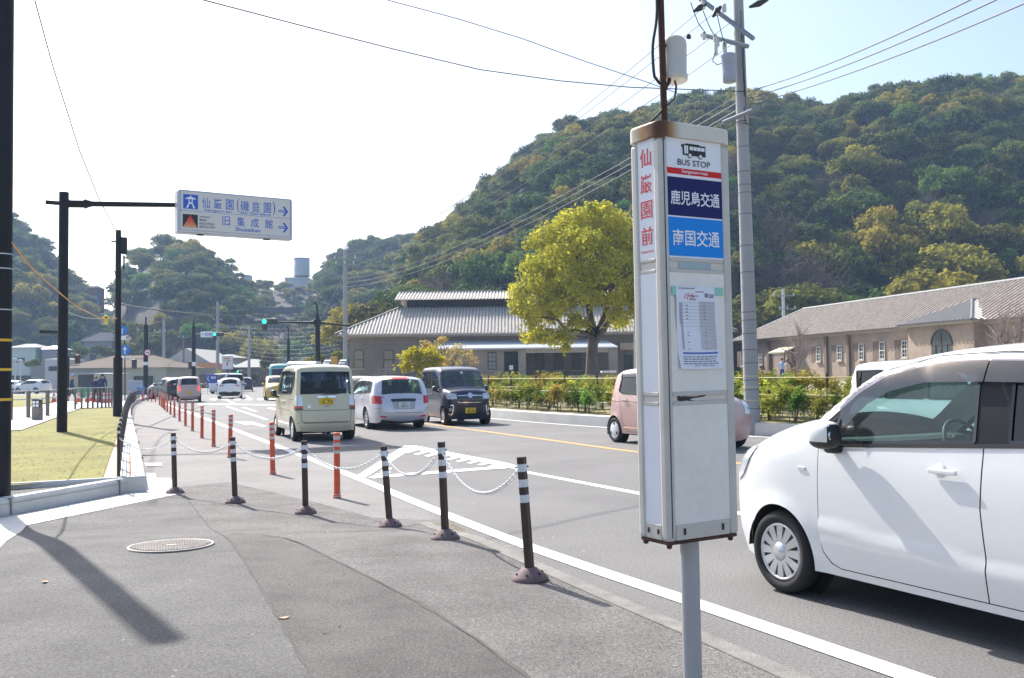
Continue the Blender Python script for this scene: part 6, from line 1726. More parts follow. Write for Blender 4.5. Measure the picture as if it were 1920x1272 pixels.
# ================================================================== BUILDINGS
STONEW = mat('grey_brown_stone_wall', (0.27, 0.235, 0.205), 0.9, var=.18, vscale=.5, bump=.3, bscale=3, fine=.12, fscale=4)
TILE = mat('grey_roof_tile', (0.52, 0.475, 0.42), 0.42, spec=.5, var=.12, vscale=.4, fine=.15, fscale=2.5)
TILEB = mat('brownish_roof_tile', (0.33, 0.28, 0.235), 0.75, var=.2, vscale=1.4, fine=.35, fscale=3.2)
RIDGE = mat('ridge_tile', (0.17, 0.17, 0.175), 0.6, var=.2, vscale=1)
EAVE = mat('cream_cornice', (0.46, 0.42, 0.36), 0.8, var=.08, vscale=1)
DARKW = mat('dark_timber', (0.022, 0.022, 0.027), 0.7)
SHUTT = mat('tan_shutter', (0.33, 0.285, 0.22), 0.8, var=.08, vscale=1)
FRAMEB = mat('brown_window_frame', (0.06, 0.05, 0.045), 0.6)
PANE = mat('dim_window_pane', (0.055, 0.06, 0.065), 0.12)
PANEL_ = mat('pale_window_pane', (0.30, 0.31, 0.30), 0.15)
SHEET = mat('pale_metal_roof', (0.60, 0.63, 0.68), 0.35, .2, var=.05, vscale=.5)
CREAMW = mat('cream_wall', (0.50, 0.48, 0.38), 0.85, var=.08, vscale=.4)
WHITEW = mat('white_wall', (0.45, 0.46, 0.47), 0.8, var=.06, vscale=.4)
GREYW = mat('grey_wall', (0.24, 0.245, 0.26), 0.85, var=.1, vscale=.4)
BROWNW = mat('brown_wall', (0.2, 0.15, 0.12), 0.85, var=.1, vscale=.4)
TANR = mat('tan_sheet_roof', (0.24, 0.21, 0.18), 0.95, spec=0, var=.1, vscale=.3)
GREYR = mat('slate_roof', (0.13, 0.13, 0.14), 0.95, spec=0, var=.12, vscale=.3)
WHITER = mat('white_sheet_roof', (0.46, 0.45, 0.42), 0.9, spec=.05, var=.06, vscale=.3)
def slope(k, a, b, c, d, pitch=.36, h=.08, m=0, thick=.1):
    """tiled slope with raised rows: a-b is the eave, d-c the top edge (rows run from the eave to the top)"""
    a, b, c, d = map(Vector, (a, b, c, d)); nrm = (b - a).cross(d - a).normalized()
    if nrm.z < 0: nrm = -nrm
    k.add([a, b, c, d], [(0, 1, 2, 3)], m)
    e = b - a; L = e.length; ex = e / L; up = (d - a) - ex * (d - a).dot(ex); upn = up.normalized(); Hh = up.length
    xd, xc = (d - a).dot(ex), (c - a).dot(ex)
    n = int(L / pitch)
    for i in range(n):
        x = (i + .5) * L / n
        if x < xd: t = x / xd if xd > 1e-6 else 1
        elif x > xc: t = (L - x) / (L - xc) if L - xc > 1e-6 else 1
        else: t = 1
        if t < .03: continue
        p0 = a + ex * x - upn * .06; p1 = a + ex * x + upn * (Hh * min(t, 1)); w_ = L / n * .30
        vs = []
        for p in (p0, p1): vs += [p - ex * w_ + nrm * .004, p - ex * w_ * .6 + nrm * h, p + ex * w_ * .6 + nrm * h, p + ex * w_ + nrm * .004]
        k.add(vs, [(0, 1, 5, 4), (1, 2, 6, 5), (2, 3, 7, 6), (3, 2, 1, 0)], m)
def ridge_line(name, pts, r, parent, m=None):
    k = MB()
    for a, b in zip(pts[:-1], pts[1:]):
        a, b = Vector(a), Vector(b); k.tube([a, b], r, 6)
    return k.build(name, m or RIDGE, parent)
def sash(parent, o, ux, w_, h, name='window', cols=2, rows=4, pane=None, arch=.12, depth=.12, fm=None, rim=.07):
    """a window set in a wall: o lower left corner on the wall face, ux along the wall; the wall face looks along n"""
    ux = Vector(ux); n = Vector((ux.y, -ux.x, 0)); T = Matrix.Translation(o) @ Matrix((ux, -n, Vector((0, 0, 1)))).transposed().to_4x4()
    top = [(w_ * i / 8, h + arch * (1 - (2 * i / 8 - 1) ** 2)) for i in range(9)]
    k = MB(); pts = [(0, 0), (w_, 0)] + [p for p in reversed(top)]
    R2 = T @ Matrix.Rotation(pi / 2, 4, 'X')
    k.add([T @ Vector((x, -.012, z)) for x, z in pts], [tuple(range(len(pts)))]); p_ = k.build(name, pane or PANE, parent)
    q = MB()
    for (x0, x1, z0_, z1_) in [(0, rim, 0, h), (w_ - rim, w_, 0, h), (rim, w_ - rim, 0, rim), (rim, w_ - rim, h / 2 - rim / 2, h / 2 + rim / 2)]: q.box(((x0 + x1) / 2, -.03, (z0_ + z1_) / 2), (x1 - x0, .06, z1_ - z0_), 0, T)
    for i in range(8):
        (xa, za), (xb, zb_) = top[i], top[i + 1]; q.add([T @ Vector(v) for v in ((xa, -.06, za - rim), (xb, -.06, zb_ - rim), (xb, -.06, zb_ + .01), (xa, -.06, za + .01))], [(0, 1, 2, 3)])
    for i in range(1, cols): q.box((w_ * i / cols, -.022, h / 2), (.03, .03, h - .02), 0, T)
    for i in range(1, rows): q.box((w_ / 2, -.022, h * i / rows), (w_ - 2 * rim, .03, .03), 0, T)
    q.build('window_frame', fm or FRAMEB, p_)
    q = MB(); q.box((w_ / 2, -.05, -.06), (w_ + .2, .14, .1), 0, T); q.build('sill', EAVE, p_)
    return p_
# ---- the long hall with the raised roof lantern
Yh = 80.0; hx0, hx1 = -13.55, 17.5; ez = 4.77
t = thing('museum_hall', 'long grey stone hall with tiled hip roof, raised clerestory and pale porch roof', 'hall', (0, Yh, .8), 0)
def hz(z): return z - .8
k = MB(); k.prism([(hx0, 0), (hx1, 0), (hx1, 13), (hx0, 13)], -.3, hz(ez) - .02); k.build('wall', STONEW, t)
k = MB()
for i in range(1, 11): k.box(((hx0 + hx1) / 2, -.001, hz(.9 + i * .36)), (hx1 - hx0, .012, .018))
k.build('stone_course', mat('stone_joint', (.16, .14, .125), .95), t)
k = MB(); k.box(((hx0 + hx1) / 2, 6.5, hz(ez) + .08), (hx1 - hx0 + 1.1, 14.1, .22)); k.build('cornice', EAVE, t)
ov = 1.0; s_ = 3.75; zt_ = 7.43
k = MB()
A, B, C_, D_ = (hx0 - ov, -ov, hz(ez) + .2), (hx1 + ov, -ov, hz(ez) + .2), (hx1 + ov - s_ - ov, s_, hz(zt_)), (hx0 - ov + s_ + ov, s_, hz(zt_))
slope(k, A, B, C_, D_, .28, .10)
A2, B2, C2, D2_ = (hx0 - ov, 14, hz(ez) + .2), (hx1 + ov, 14, hz(ez) + .2), (hx1 - s_, 13 - s_, hz(zt_)), (hx0 + s_, 13 - s_, hz(zt_))
slope(k, B2, A2, D2_, C2, .6); slope(k, A2, A, D_, D2_, .36, .09); slope(k, B, B2, C2, C_, .5)
k.quad(D_, C_, C2, D2_); rf = k.build('lower_roof', TILE, t)
ridge_line('hip_tile', [A, D_], .16, rf); ridge_line('hip_tile', [B, C_], .16, rf)
k = MB(); k.box(((hx0 + hx1) / 2, -ov + .04, hz(ez) + .14), (hx1 - hx0 + 2 * ov, .1, .12)); k.build('eave_board', EAVE, rf)
mx0, mx1 = hx0 + s_ + .35, hx1 - s_ - .35
k = MB(); k.prism([(mx0, s_ + .25), (mx1, s_ + .25), (mx1, 13 - s_ - .25), (mx0, 13 - s_ - .25)], hz(zt_) - .05, hz(8.25)); k.build('clerestory_wall', DARKW, t)
k = MB(); k.box((mx0 + .12, s_ + .22, hz(7.8)), (.3, .1, .8)); k.build('clerestory_post', EAVE, t)
k = MB(); ym = 6.5
E1, E2, F1, F2 = (mx0 - .75, s_ - .5, hz(8.12)), (mx1 + .75, s_ - .5, hz(8.12)), (mx1 + .75, ym, hz(9.0)), (mx0 - .75, ym, hz(9.0))
slope(k, E1, E2, F1, F2, .28, .10); slope(k, (mx1 + .75, 13 - s_ + .5, hz(8.12)), (mx0 - .75, 13 - s_ + .5, hz(8.12)), F2, F1, .6)
k.add([E1, F2, (mx0 - .75, 13 - s_ + .5, hz(8.12))], [(0, 1, 2)]); ur = k.build('upper_roof', TILE, t)
ridge_line('ridge_tile', [F2, F1], .17, ur); 
for px in (672.5, 728.5):
    x = P(px - 9, 690, Yh).x; sash(t, (x, 0, hz(zat(px, 691, Yh))), (1, 0, 0), .82, 1.42, 'shutter', 1, 2, SHUTT, .12, fm=FRAMEB, rim=.05)
# porch: closed bay with window and door, open bay on pillars
px0, px1 = P(822, 655, 77).x, P(1150, 655, 77).x; pm = P(985, 655, 77.5).x; zp = hz(zat(900, 654.5, 77.2))
k = MB(); k.prism([(px0 + .25, -2.6), (pm, -2.6), (pm, .02), (px0 + .25, .02)], -.3, zp - .02); k.build('porch_wall', mat('porch_stone', (.36, .32, .275), .9, var=.15, vscale=.6, fine=.1, fscale=4), t)
k = MB(); zt2 = hz(zat(900, 637.5, 79.5))
k.add([(px0 - .1, -3.2, zp + .06), (px1 + .35, -3.2, zp + .06), (px1 - .5, -.05, zt2), (px0 - .5, -.05, zt2), (px0 - .1, -3.2, zp - .06), (px1 + .35, -3.2, zp - .06), (px1 - .5, -.05, zt2 - .14), (px0 - .5, -.05, zt2 - .14)], [(0, 1, 2, 3), (7, 6, 5, 4), (4, 5, 1, 0), (5, 6, 2, 1), (7, 4, 0, 3)]); k.build('porch_roof', SHEET, t)
k = MB(); k.box(((pm + px1) / 2, -2.75, zp - .22), (px1 - pm, .3, .32)); k.build('porch_beam', EAVE, t)
for px in (979, 1149):
    x = P(px, 680, 77.4).x; k = MB(); k.rbox((x, -2.7, zp / 2 - .15), (.62 if px < 1000 else .75, .6, zp + .1), .03); k.build('pillar', mat('porch_stone', (.36, .32, .275)), t)
k = MB(); k.box(((pm + px1) / 2, -1.3, -.05 + .35), (px1 - pm - .3, 2.4, .6)); k.build('porch_floor', STONEW, t)
x = P(914.5, 690, 77.4).x; sash(t, (x, -2.6, hz(zat(922, 694, 77.4))), (1, 0, 0), .72, 1.38, 'window', 2, 4, PANEL_, .06)
x = P(945, 690, 77.4).x
k = MB(); k.box((x + .6, -2.62, hz(zat(958, 681.5, 77.4))), (1.16, .06, zat(958, 660, 77.4) - zat(958, 703.5, 77.4))); d = k.build('door', DARKW, t)
k = MB(); k.box((x + .6, -2.66, hz(zat(958, 681.5, 77.4))), (.03, .03, 1.8)); k.build('door_gap', VOID, d)
for px in (1012, 1047.5, 1080.5):
    x = P(px - 8, 690, 80).x; sash(t, (x, 0, hz(zat(px, 694, 80))), (1, 0, 0), .76, 1.38, 'window', 2, 4, PANE, .06)
x = P(1170, 690, 80).x; sash(t, (x, 0, hz(zat(1178, 699, 80))), (1, 0, 0), .72, 1.45, 'window', 2, 3, PANE, .06)
x = P(1160, 650, 79.5).x; k = MB(); k.box((x + 2.4, -.35, hz(zat(1175, 650, 79.6))), (4.6, .7, .6)); k.build('fascia', mat('beige_fascia', (.48, .36, .26), .8), t)
for i in range(5):
    k = MB(); x = P(968, 703, 77).x; k.box((x, -3.0 - i * .32, hz(1.42) - .07 - i * .13), (3.4 + i * .16, .34, .14 + .0)); 
    k.box((x, -3.0 - i * .32, (hz(1.42) - .14 - i * .13 - .3) / 2 - .001), (3.4 + i * .16 - .01, .335, max(.02, hz(1.42) - .14 - i * .13 + .3))); k.build('step', STONEW, t)
k = MB(); k.box((P(1030, 707, 76.5).x, -3.4, .1), (5.2, .9, .8)); k.build('ramp_wall', mat('dark_ramp', (.10, .095, .09), .9), t)
k = MB(); k.box((P(1007, 705, 76).x, -3.9, .55), (1.2, .03, .3)); k.build('red_notice', mat('dull_red_panel', (.25, .07, .05), .7), t)
k = MB(); k.box((P(899, 641, 79.9).x, -.06, hz(ez) - .2), (.1, .1, .1)); 
sg = thing('notice_stand', 'small white notice on a thin stand before the hall door', 'notice', (P(958.5, 703, 76.5).x, 76.5, 1.42), 0)
k = MB(); k.cyl((0, 0, -.3), (0, 0, .5), .02, n=6); k.build('stand', GALV, sg); k = MB(); k.rbox((0, -.02, .68), (.3, .03, .34), .005); pn = k.build('panel', INKW, sg)
k = MB(); k.text('?', (-.04, -.038, .62), (1, 0, 0), (0, 0, 1), .07, .13); k.build('lettering', INK, pn)
gp = P(1141, 716, 52); t = thing('gate_pier', 'low stone gate pier with pale cap beside the broad tree trunk', 'gate pier', (gp.x, 52, .75), 0)
k = MB(); k.rbox((0, 0, .4), (.62, .6, .8), .03); k.build('pier', mat('pier_stone', (.25, .21, .165), .9, var=.3, vscale=3), t); k = MB(); k.rbox((0, 0, .86), (.8, .76, .12), .03); k.build('cap', CONC, t)
k = MB(); k.rbox((-1.2, .1, .35), (1.9, .3, .7), .03); k.build('side_wall', mat('pier_stone', (.25, .21, .165)), t)

# ---- the long stone warehouse on the right
WST = mat('beige_stone_wall', (0.42, 0.33, 0.255), 0.9, var=.45, vscale=.55, col2=(.26, .215, .18), bump=.2, bscale=3, fine=.1, fscale=5)
fd_ = Vector((.2065, -.9784, 0)); fn = Vector((.9784, .2065, 0)); A0 = Vector((20.9, 88, .8)); Lw = 48.0; wd_ = 8.0
t = thing('stone_warehouse', 'long beige stone warehouse with brown tiled roof and small white framed windows', 'warehouse', A0, atan2(fd_.y, fd_.x))
# local: x along the facade towards us, y inwards (away from the road)
ew = 4.38 - .8
k = MB(); k.prism([(.3, 0), (Lw, 0), (Lw, wd_), (.3, wd_)], -.4, ew - .03); k.build('wall', WST, t)
k = MB()
BLK = random.Random(5)
k.box((Lw / 2, -.05, ew - .1), (Lw + .1, .22, .2)); k.build('cornice', EAVE, t)
rz_ = 7.0 - .8; ov = .55; inn = 4.4
k = MB(); a, b, c_, d_ = (-ov, -ov, ew), (Lw, -ov, ew), (Lw, wd_ / 2, rz_), (inn, wd_ / 2, rz_)
slope(k, a, b, c_, d_, .42, .07); slope(k, (Lw, wd_ + ov, ew), (-ov, wd_ + ov, ew), d_, c_, .8); slope(k, (-ov, wd_ + ov, ew), a, d_, d_, .42, .07)
rf = k.build('roof', TILEB, t); ridge_line('ridge_tile', [d_, c_], .17, rf); ridge_line('hip_tile', [a, d_], .13, rf)
def fac(px):      # distance along the facade seen at that pixel column
    q = (px - 960) / F; return (q * 88 - 20.9) / (.2065 + q * .9784)
WF = mat('white_window_frame', (.6, .6, .58), .6)
def on_fac(px, py):
    s0 = fac(px); Yq = 88 - .9784 * s0; return zat(px, py, Yq) - .8
for px, yt, yb in ((1391, 660, 687), (1425, 658, 684), (1533, 651, 678), (1572, 648, 676), (1613, 645, 675), (1652, 641.5, 674), (1694, 639, 671), (1736, 636, 668)):
    s0 = fac(px); w_ = .62; zb0 = on_fac(px, yb); zt0 = on_fac(px, yt)
    # flat slab with the reveal's shade painted in, then the frame over it
    k = MB(); k.box((s0 - .35, -.012, (zb0 + zt0) / 2), (w_ + .62, .03, zt0 - zb0 + .1)); rv = k.build('painted_reveal', mat('shaded_reveal', (.17, .13, .105), .9), t)
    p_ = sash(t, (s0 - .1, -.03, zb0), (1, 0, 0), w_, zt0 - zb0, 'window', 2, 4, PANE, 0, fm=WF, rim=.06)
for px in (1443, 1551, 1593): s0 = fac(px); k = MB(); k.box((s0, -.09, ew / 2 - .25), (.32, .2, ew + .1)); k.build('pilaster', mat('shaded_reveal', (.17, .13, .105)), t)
s0 = fac(1484); k = MB(); k.add([(s0 - 1.5, -1.3, on_fac(1484, 660)), (s0 + 1.2, -1.3, on_fac(1484, 660)), (s0 + 1.2, -.02, on_fac(1484, 649)), (s0 - 1.5, -.02, on_fac(1484, 649)), (s0 - 1.5, -1.3, on_fac(1484, 660) - .12), (s0 + 1.2, -1.3, on_fac(1484, 660) - .12)], [(0, 1, 2, 3), (4, 5, 1, 0), (4, 0, 3), (5, 2, 1)]); k.build('door_canopy', mat('pale_green_canopy', (.50, .50, .36), .6), t)
k = MB(); k.box((s0, -.03, on_fac(1484, 680)), (1.2, .06, 2.0)); k.build('door', mat('brown_door', (.16, .09, .06), .7), t)
for dx in (-1.3, 1.05): k = MB(); k.cyl((s0 + dx, -1.2, -.3), (s0 + dx, -1.2, on_fac(1484, 660)), .06, n=8); k.build('canopy_post', mat('brown_door', (.16, .09, .06)), t)
# pavilion at the near end
s1, s2 = fac(1722), fac(1848); pr = -.75
k = MB(); k.prism([(s1, pr), (s2, pr), (s2, wd_ - 1), (s1, wd_ - 1)], -.4, ew - .06); k.build('pavilion_wall', WST, t)
k = MB(); k.box(((s1 + s2) / 2, (pr + wd_ - 1) / 2 - .1, ew - .02), (s2 - s1 + .7, wd_ - .4 + .7, .16)); k.build('pavilion_cornice', EAVE, t)
sm_ = (s1 + s2) / 2; rp = 5.85 - .8; o5 = .5
k = MB(); a, b, e_, f_ = (s1 - o5, pr - o5, ew + .06), (s2 + o5, pr - o5, ew + .06), (sm_, pr + 2.4, rp), (sm_, wd_ - .5, rp)
slope(k, a, b, e_, e_, .36, .07); slope(k, b, (s2 + o5, wd_ - .5, ew + .06), f_, e_, .36, .07); slope(k, (s1 - o5, wd_ - .5, ew + .06), a, e_, f_, .36, .07)
rp_ = k.build('pavilion_roof', mat('dark_roof_tile', (.24, .225, .21), .45, var=.25, vscale=1.5, fine=.25, fscale=3), t); ridge_line('hip_tile', [a, e_], .07, rp_); ridge_line('hip_tile', [b, e_], .10, rp_); ridge_line('ridge_tile', [e_, f_], .12, rp_)
def arch_window(parent, o, ux, w_, h):
    ux = Vector(ux); n = Vector((ux.y, -ux.x, 0)); T = Matrix.Translation(o) @ Matrix((ux, -n, Vector((0, 0, 1)))).transposed().to_4x4(); r = w_ / 2
    pts = [(0, 0), (w_, 0)] + [(r + r * cos(a_), h + r * .9 * sin(a_)) for a_ in np.linspace(0, pi, 17)]
    k = MB(); k.add([T @ Vector((x, -.012, z)) for x, z in pts], [tuple(range(len(pts)))]); p_ = k.build('arched_window', mat('greenish_pane', (.10, .12, .115), .1), parent)
    q = MB(); ring = [(r + r * cos(a_), h + r * .9 * sin(a_)) for a_ in np.linspace(0, pi, 17)]
    q.tube([T @ Vector((x, -.02, z)) for x, z in ring], .05, 6); q.box((r, -.03, h / 2 + .3), (.05, .04, h + r), 0, T); q.box((r * .45, -.03, h / 2), (.04, .04, h), 0, T); q.box((r * 1.55, -.03, h / 2), (.04, .04, h), 0, T); q.box((r, -.03, h), (w_, .04, .05), 0, T); q.build('window_frame', FRAMEB, p_)
zw = zat(1788, 646, 88 - .9784 * fac(1788)) - .8
arch_window(t, (fac(1788) - 1.1, pr, .4), (1, 0, 0), 2.0, zw - .4)
arch_window(t, (s2, pr + .9, .4), (0, 1, 0), 1.8, zw - .4)

# ---- smaller buildings further off
def house(name, label, cat, x0, x1, yf, depth, z0_, eave, ridge, wall, roof, hip=True, along=True, ov=.5, wins=(), rz=0):
    """a plain house: x0..x1 seen from the front at depth yf; ridge along x"""
    t = thing(name, label, cat, ((x0 + x1) / 2, yf, z0_), rz); w2 = (x1 - x0) / 2; e, r = eave - z0_, ridge - z0_
    k = MB(); k.prism([(-w2, 0), (w2, 0), (w2, depth), (-w2, depth)], -2.5, e); k.build('wall', wall, t)
    i_ = min(depth / 2, w2 * .6) if hip else 0
    a, b, c_, d_ = (-w2 - ov, -ov, e), (w2 + ov, -ov, e), (w2 + ov, depth + ov, e), (-w2 - ov, depth + ov, e); p, q = (-w2 - (0 if hip else ov) + i_, depth / 2, r), (w2 + (0 if hip else ov) - i_, depth / 2, r)
    k = MB()
    if along: k.add([a, b, c_, d_, p, q], [(0, 1, 5, 4), (2, 3, 4, 5), (3, 0, 4), (1, 2, 5), (0, 3, 2, 1)])
    else:
        p, q = (0, -ov, r), (0, depth + ov, r); k.add([a, b, c_, d_, p, q], [(0, 4, 5, 3), (1, 2, 5, 4), (0, 1, 4), (2, 3, 5), (0, 3, 2, 1)])
    k.build('roof', roof, t)
    for (xa, xb, za, zb_) in wins:
        k = MB(); k.box(((xa + xb) / 2, -.02, (za + zb_) / 2 - 0), (xb - xa, .06, zb_ - za)); w_ = k.build('window', PANE, t)
        k = MB(); 
        for (u0, u1, v0, v1) in ((xa - .06, xb + .06, zb_, zb_ + .08), (xa - .06, xb + .06, za - .08, za), (xa - .06, xa + .02, za, zb_), (xb - .02, xb + .06, za, zb_), ((xa + xb) / 2 - .03, (xa + xb) / 2 + .03, za, zb_)): k.box(((u0 + u1) / 2, -.06, (v0 + v1) / 2), (u1 - u0, .05, v1 - v0))
        k.build('window_frame', FRAMEB, w_)
    return t
def hx(px, Y): return P(px, 700, Y).x
t = house('roadside_hall', 'long low cream building with tan hip roof beyond the lawn railing', 'building', hx(118, 106), hx(312, 106), 106, 11, 0, zat(220, 690, 106), zat(220, 667, 111), CREAMW, TANR, wins=[(2.2, 4.2, .3, 1.75)])
k = MB(); k.box((-2.6, -.5, 2.2), (4.6, 1.0, .14)); k.build('awning', mat('blue_grey_awning', (.36, .4, .5), .6), t); k = MB(); k.box((-2.4, -.03, 1.2), (3.2, .06, 1.6)); k.build('shopfront', PANE, t)
house('kiosk', 'small cream flat roofed kiosk with a brown vent in front of the long low building', 'kiosk', hx(176, 92), hx(216, 92), 92, 3, 0, zat(195, 701, 92), zat(195, 699.5, 93), CREAMW, WHITER, ov=.15, wins=[(-.35, .05, 1.35, 1.7)])
house('white_block', 'plain white two storey block beside the direction sign pole', 'building', hx(84, 118), hx(107, 118), 118, 8, 0, zat(95, 674, 118), zat(95, 671, 120), WHITEW, GREYW, ov=.1, wins=[(-.2, .9, 2.7, 3.1)])
house('grey_shed', 'low grey shed with flat roof next to the white block', 'building', hx(58, 120), hx(86, 120), 120, 6, 0, zat(70, 688, 120), zat(70, 686.5, 121), GREYW, GREYR, ov=.2)
t = house('convenience_store', 'white gable roofed convenience store with an orange fascia band', 'shop', hx(300, 152), hx(402, 152), 152, 14, 0, zat(350, 688, 152), zat(350, 653, 152), WHITEW, WHITER, hip=False, along=False, ov=.6)
k = MB(); k.box((1.2, -1.2, zat(350, 686, 150)), (8.6, .5, .85)); k.build('fascia_band', mat('orange_fascia', (.62, .27, .09), .5), t); k = MB(); k.box((1.2, -.6, 1.1), (7.6, .1, 2.0)); k.build('shopfront', mat('brown_shopfront', (.14, .085, .06), .3), t)
sx_ = hx(427, 140); t = thing('shop_sign', 'white roadside shop sign with a red and green figure seven on a dark pole', 'shop sign', (sx_, 140, 0), 0)
k = MB(); k.cyl((-.1, 0, 0), (-.1, 0, zat(427, 690, 140)), .16, n=10); k.cyl((.35, 0, 0), (.35, 0, zat(427, 690, 140)), .12, n=10); k.build('pole', mat('brown_sign_pole', (.10, .05, .045), .6), t)
zc = zat(427, 680, 140); k = MB(); k.rbox((0, -.1, zc), (1.55, .3, 2.0), .04); f = k.build('sign_box', mat('white_sign_box', (.68, .7, .72), .4), t)
k = MB(); k.box((-.02, -.265, zc + .58), (.86, .01, .22), 0); k.add([(.42, -.266, zc + .5), (.42, -.266, zc + .3), (.16, -.266, zc + .1), (.0, -.266, zc + .1)], [(0, 1, 2, 3)], 1); k.add([(.16, -.266, zc + .1), (.0, -.266, zc + .1), (-.18, -.266, zc - .45), (.08, -.266, zc - .45)], [(0, 1, 2, 3)], 2)
k.text('ELEVEn', (-.45, -.27, zc + .16), (1, 0, 0), (0, 0, 1), .95, .15, 3, .01); k.build('seven_mark', [mat('seven_orange', (.75, .22, .05), .5), mat('seven_orange', (.75, .22, .05)), mat('seven_red', (.6, .03, .04), .5), mat('seven_green', (.0, .25, .12), .5)], f)
k = MB(); k.rbox((-1.05, -.1, zat(416, 687, 140)), (.62, .25, .82), .03); o = k.build('small_sign_box', mat('orange_sign_box', (.7, .16, .08), .5), t)
house('hill_house', 'grey hip roofed house on the slope behind the low cream building', 'house', hx(157, 200), hx(210, 200), 200, 8, 5, zat(185, 640, 200), zat(185, 624, 204), GREYW, GREYR, ov=.8, wins=[(-1.6, -.4, .3, 1.6), (.5, 1.9, .3, 1.6)])
house('hill_house', 'white house with pale roof on the slope beside the thick banded pole', 'house', hx(18, 195), hx(66, 195), 195, 7, 5, zat(45, 652, 195), zat(45, 645, 198), mat('pale_green_wall', (.42, .5, .46), .8), WHITER, ov=.6, wins=[(-1.6, .4, .2, 1.0)])
house('hill_house', 'low pale blue roofed house next to the white house on the slope', 'house', hx(78, 196), hx(106, 196), 196, 6, 4.5, zat(90, 655, 196), zat(90, 648.5, 199), GREYW, mat('pale_blue_roof', (.45, .5, .6), .5), ov=.5)
house('hill_house', 'reddish brown house with a blue sheet on the steep slope above the valley', 'house', hx(163, 255), hx(180, 255), 255, 5, 22, zat(172, 540, 255), zat(172, 536, 257), mat('red_brown_wall', (.22, .09, .06), .8), GREYR, ov=.3, wins=[])
k = MB(); k.box((1.0, -.5, zat(178, 563, 255) - 22), (1.6, .8, 2.4)); k.build('blue_sheet', mat('blue_sheet', (.05, .22, .55), .5), COL.objects[-3] if False else [o for o in COL.objects if o.get('label', '').startswith('reddish brown')][0])
house('street_house', 'two storey house with white eaves behind the seven sign', 'house', hx(402, 165), hx(436, 165), 165, 7, 0, zat(420, 671, 165), zat(420, 665, 168), mat('weathered_wall', (.3, .28, .27), .8), WHITER, ov=.6, wins=[(-1.2, 1.0, 2.3, 3.2)])
house('street_house', 'low house with broad pale roof behind the navy car', 'house', hx(442, 160), hx(486, 160), 160, 8, 0, zat(465, 689, 160), zat(465, 674, 164), BROWNW, WHITER, ov=.6)
house('street_house', 'brown walled house with thin pale roof beyond the green minibus', 'house', hx(508, 130), hx(560, 130), 130, 8, 0, zat(535, 690, 130), zat(535, 683, 134), mat('dun_wall', (.34, .27, .22), .8), WHITER, ov=.5, wins=[(-1, .2, 1.0, 2.0)])
house('street_house', 'grey roofed house partly behind the thin lamp pole', 'house', hx(545, 140), hx(592, 140), 140, 8, 0, zat(568, 686, 140), zat(568, 670, 144), mat('weathered_wall', (.3, .28, .27)), GREYR, ov=.5)
house('ridge_block', 'small white block on the saddle between the wooded hills', 'building', hx(453, 335), hx(466, 335), 335, 5, zat(460, 532, 335), zat(460, 515.5, 335), zat(460, 514.5, 336), WHITEW, GREYW, ov=.1)
tb = P(566, 535, 342)
t = thing('water_tank', 'grey cylindrical water tank on a pale square base on the saddle', 'water tank', (tb.x, 342, tb.z), 0)
k = MB(); k.prism([(-5.2, -4), (2.9, -4), (2.9, 4), (-5.2, 4)], -4, zat(560, 520, 338) - tb.z); k.build('base_block', mat('tank_base', (.62, .63, .62), .8, var=.1, vscale=.3), t)
k = MB(); zb0, zt0 = zat(566, 519, 342) - tb.z, zat(566, 486, 342) - tb.z; k.lathe([(2.8, zb0), (2.8, zt0), (2.4, zt0 + .2), (.001, zt0 + .3)], 32); k.build('tank', mat('tank_grey', (.48, .50, .53), .6, var=.1, vscale=.3), t)
k = MB(); k.lathe([(2.9, zt0 - .1), (2.95, zt0 + .15), (2.8, zt0 + .2)], 32); k.lathe([(2.95, zb0), (2.95, zb0 + .3)], 32); k.build('rim', mat('tank_rim', (.25, .2, .2), .6), t)
k = MB()
for i in range(16): a = 2 * pi * i / 16; k.cyl((2.85 * cos(a), 2.85 * sin(a), zt0), (2.85 * cos(a), 2.85 * sin(a), zt0 + .9), .05, n=4)
k.tube([(2.85 * cos(a), 2.85 * sin(a), zt0 + .9) for a in np.linspace(0, 2 * pi, 25)], .05, 4); k.build('railing', GALV, t)
for lb, xa, xb, py, Yq, h in (('long brown retaining wall across the terraced slope', 450, 582, 577, 262, 1.6), ('upper stone retaining wall under the white block', 462, 502, 532, 330, 1.6), ('lower retaining wall band on the terraced slope', 448, 575, 601, 246, .8)):
    a, b = hx(xa, Yq), hx(xb, Yq); z = zat((xa + xb) / 2, py, Yq); k = MB(); k.box(((a + b) / 2, Yq, z - h / 2), (b - a, 1.0, h)); 
    o = k.build('retaining_wall', mat('retaining_stone', (.12, .095, .085), .9, var=.3, vscale=.3)); tag(o, lb, 'wall')

# ---- small things on the far side of the lawn
FPOST = mat('grey_brown_post', (0.16, 0.145, 0.135), 0.7); RAILM = mat('steel_rail', (.42, .44, .46), .4, .5)
fl = [(20, 786), (53, 782.5), (89, 779), (119, 772), (141, 767.5), (153, 766.5), (164.5, 766), (174, 765.5), (183, 764.8), (190.8, 764.2), (198, 763.5), (204, 763), (209.5, 762.5), (214, 762)]
pts = [G(*p, .2) for p in fl]
t = thing('lawn_railing', 'railing of grey posts with thin steel rail along the far edge of the lawn', 'railing', (0, 0, 0), 0)
for i, p in enumerate(pts): k = MB(); k.rbox((p.x, p.y, .2 + .46), (.11 if i < 4 else .06, .1, .95), .01); k.build('post', FPOST, t)
k = MB(); k.tube([(p.x, p.y, 1.12) for p in pts], .025, 6); k.tube([(p.x, p.y, .84) for p in pts[:4]], .025, 6); k.build('rail', RAILM, t)
BLKP = mat('black_railing_steel', (0.018, 0.018, 0.02), .35, coat=.3)
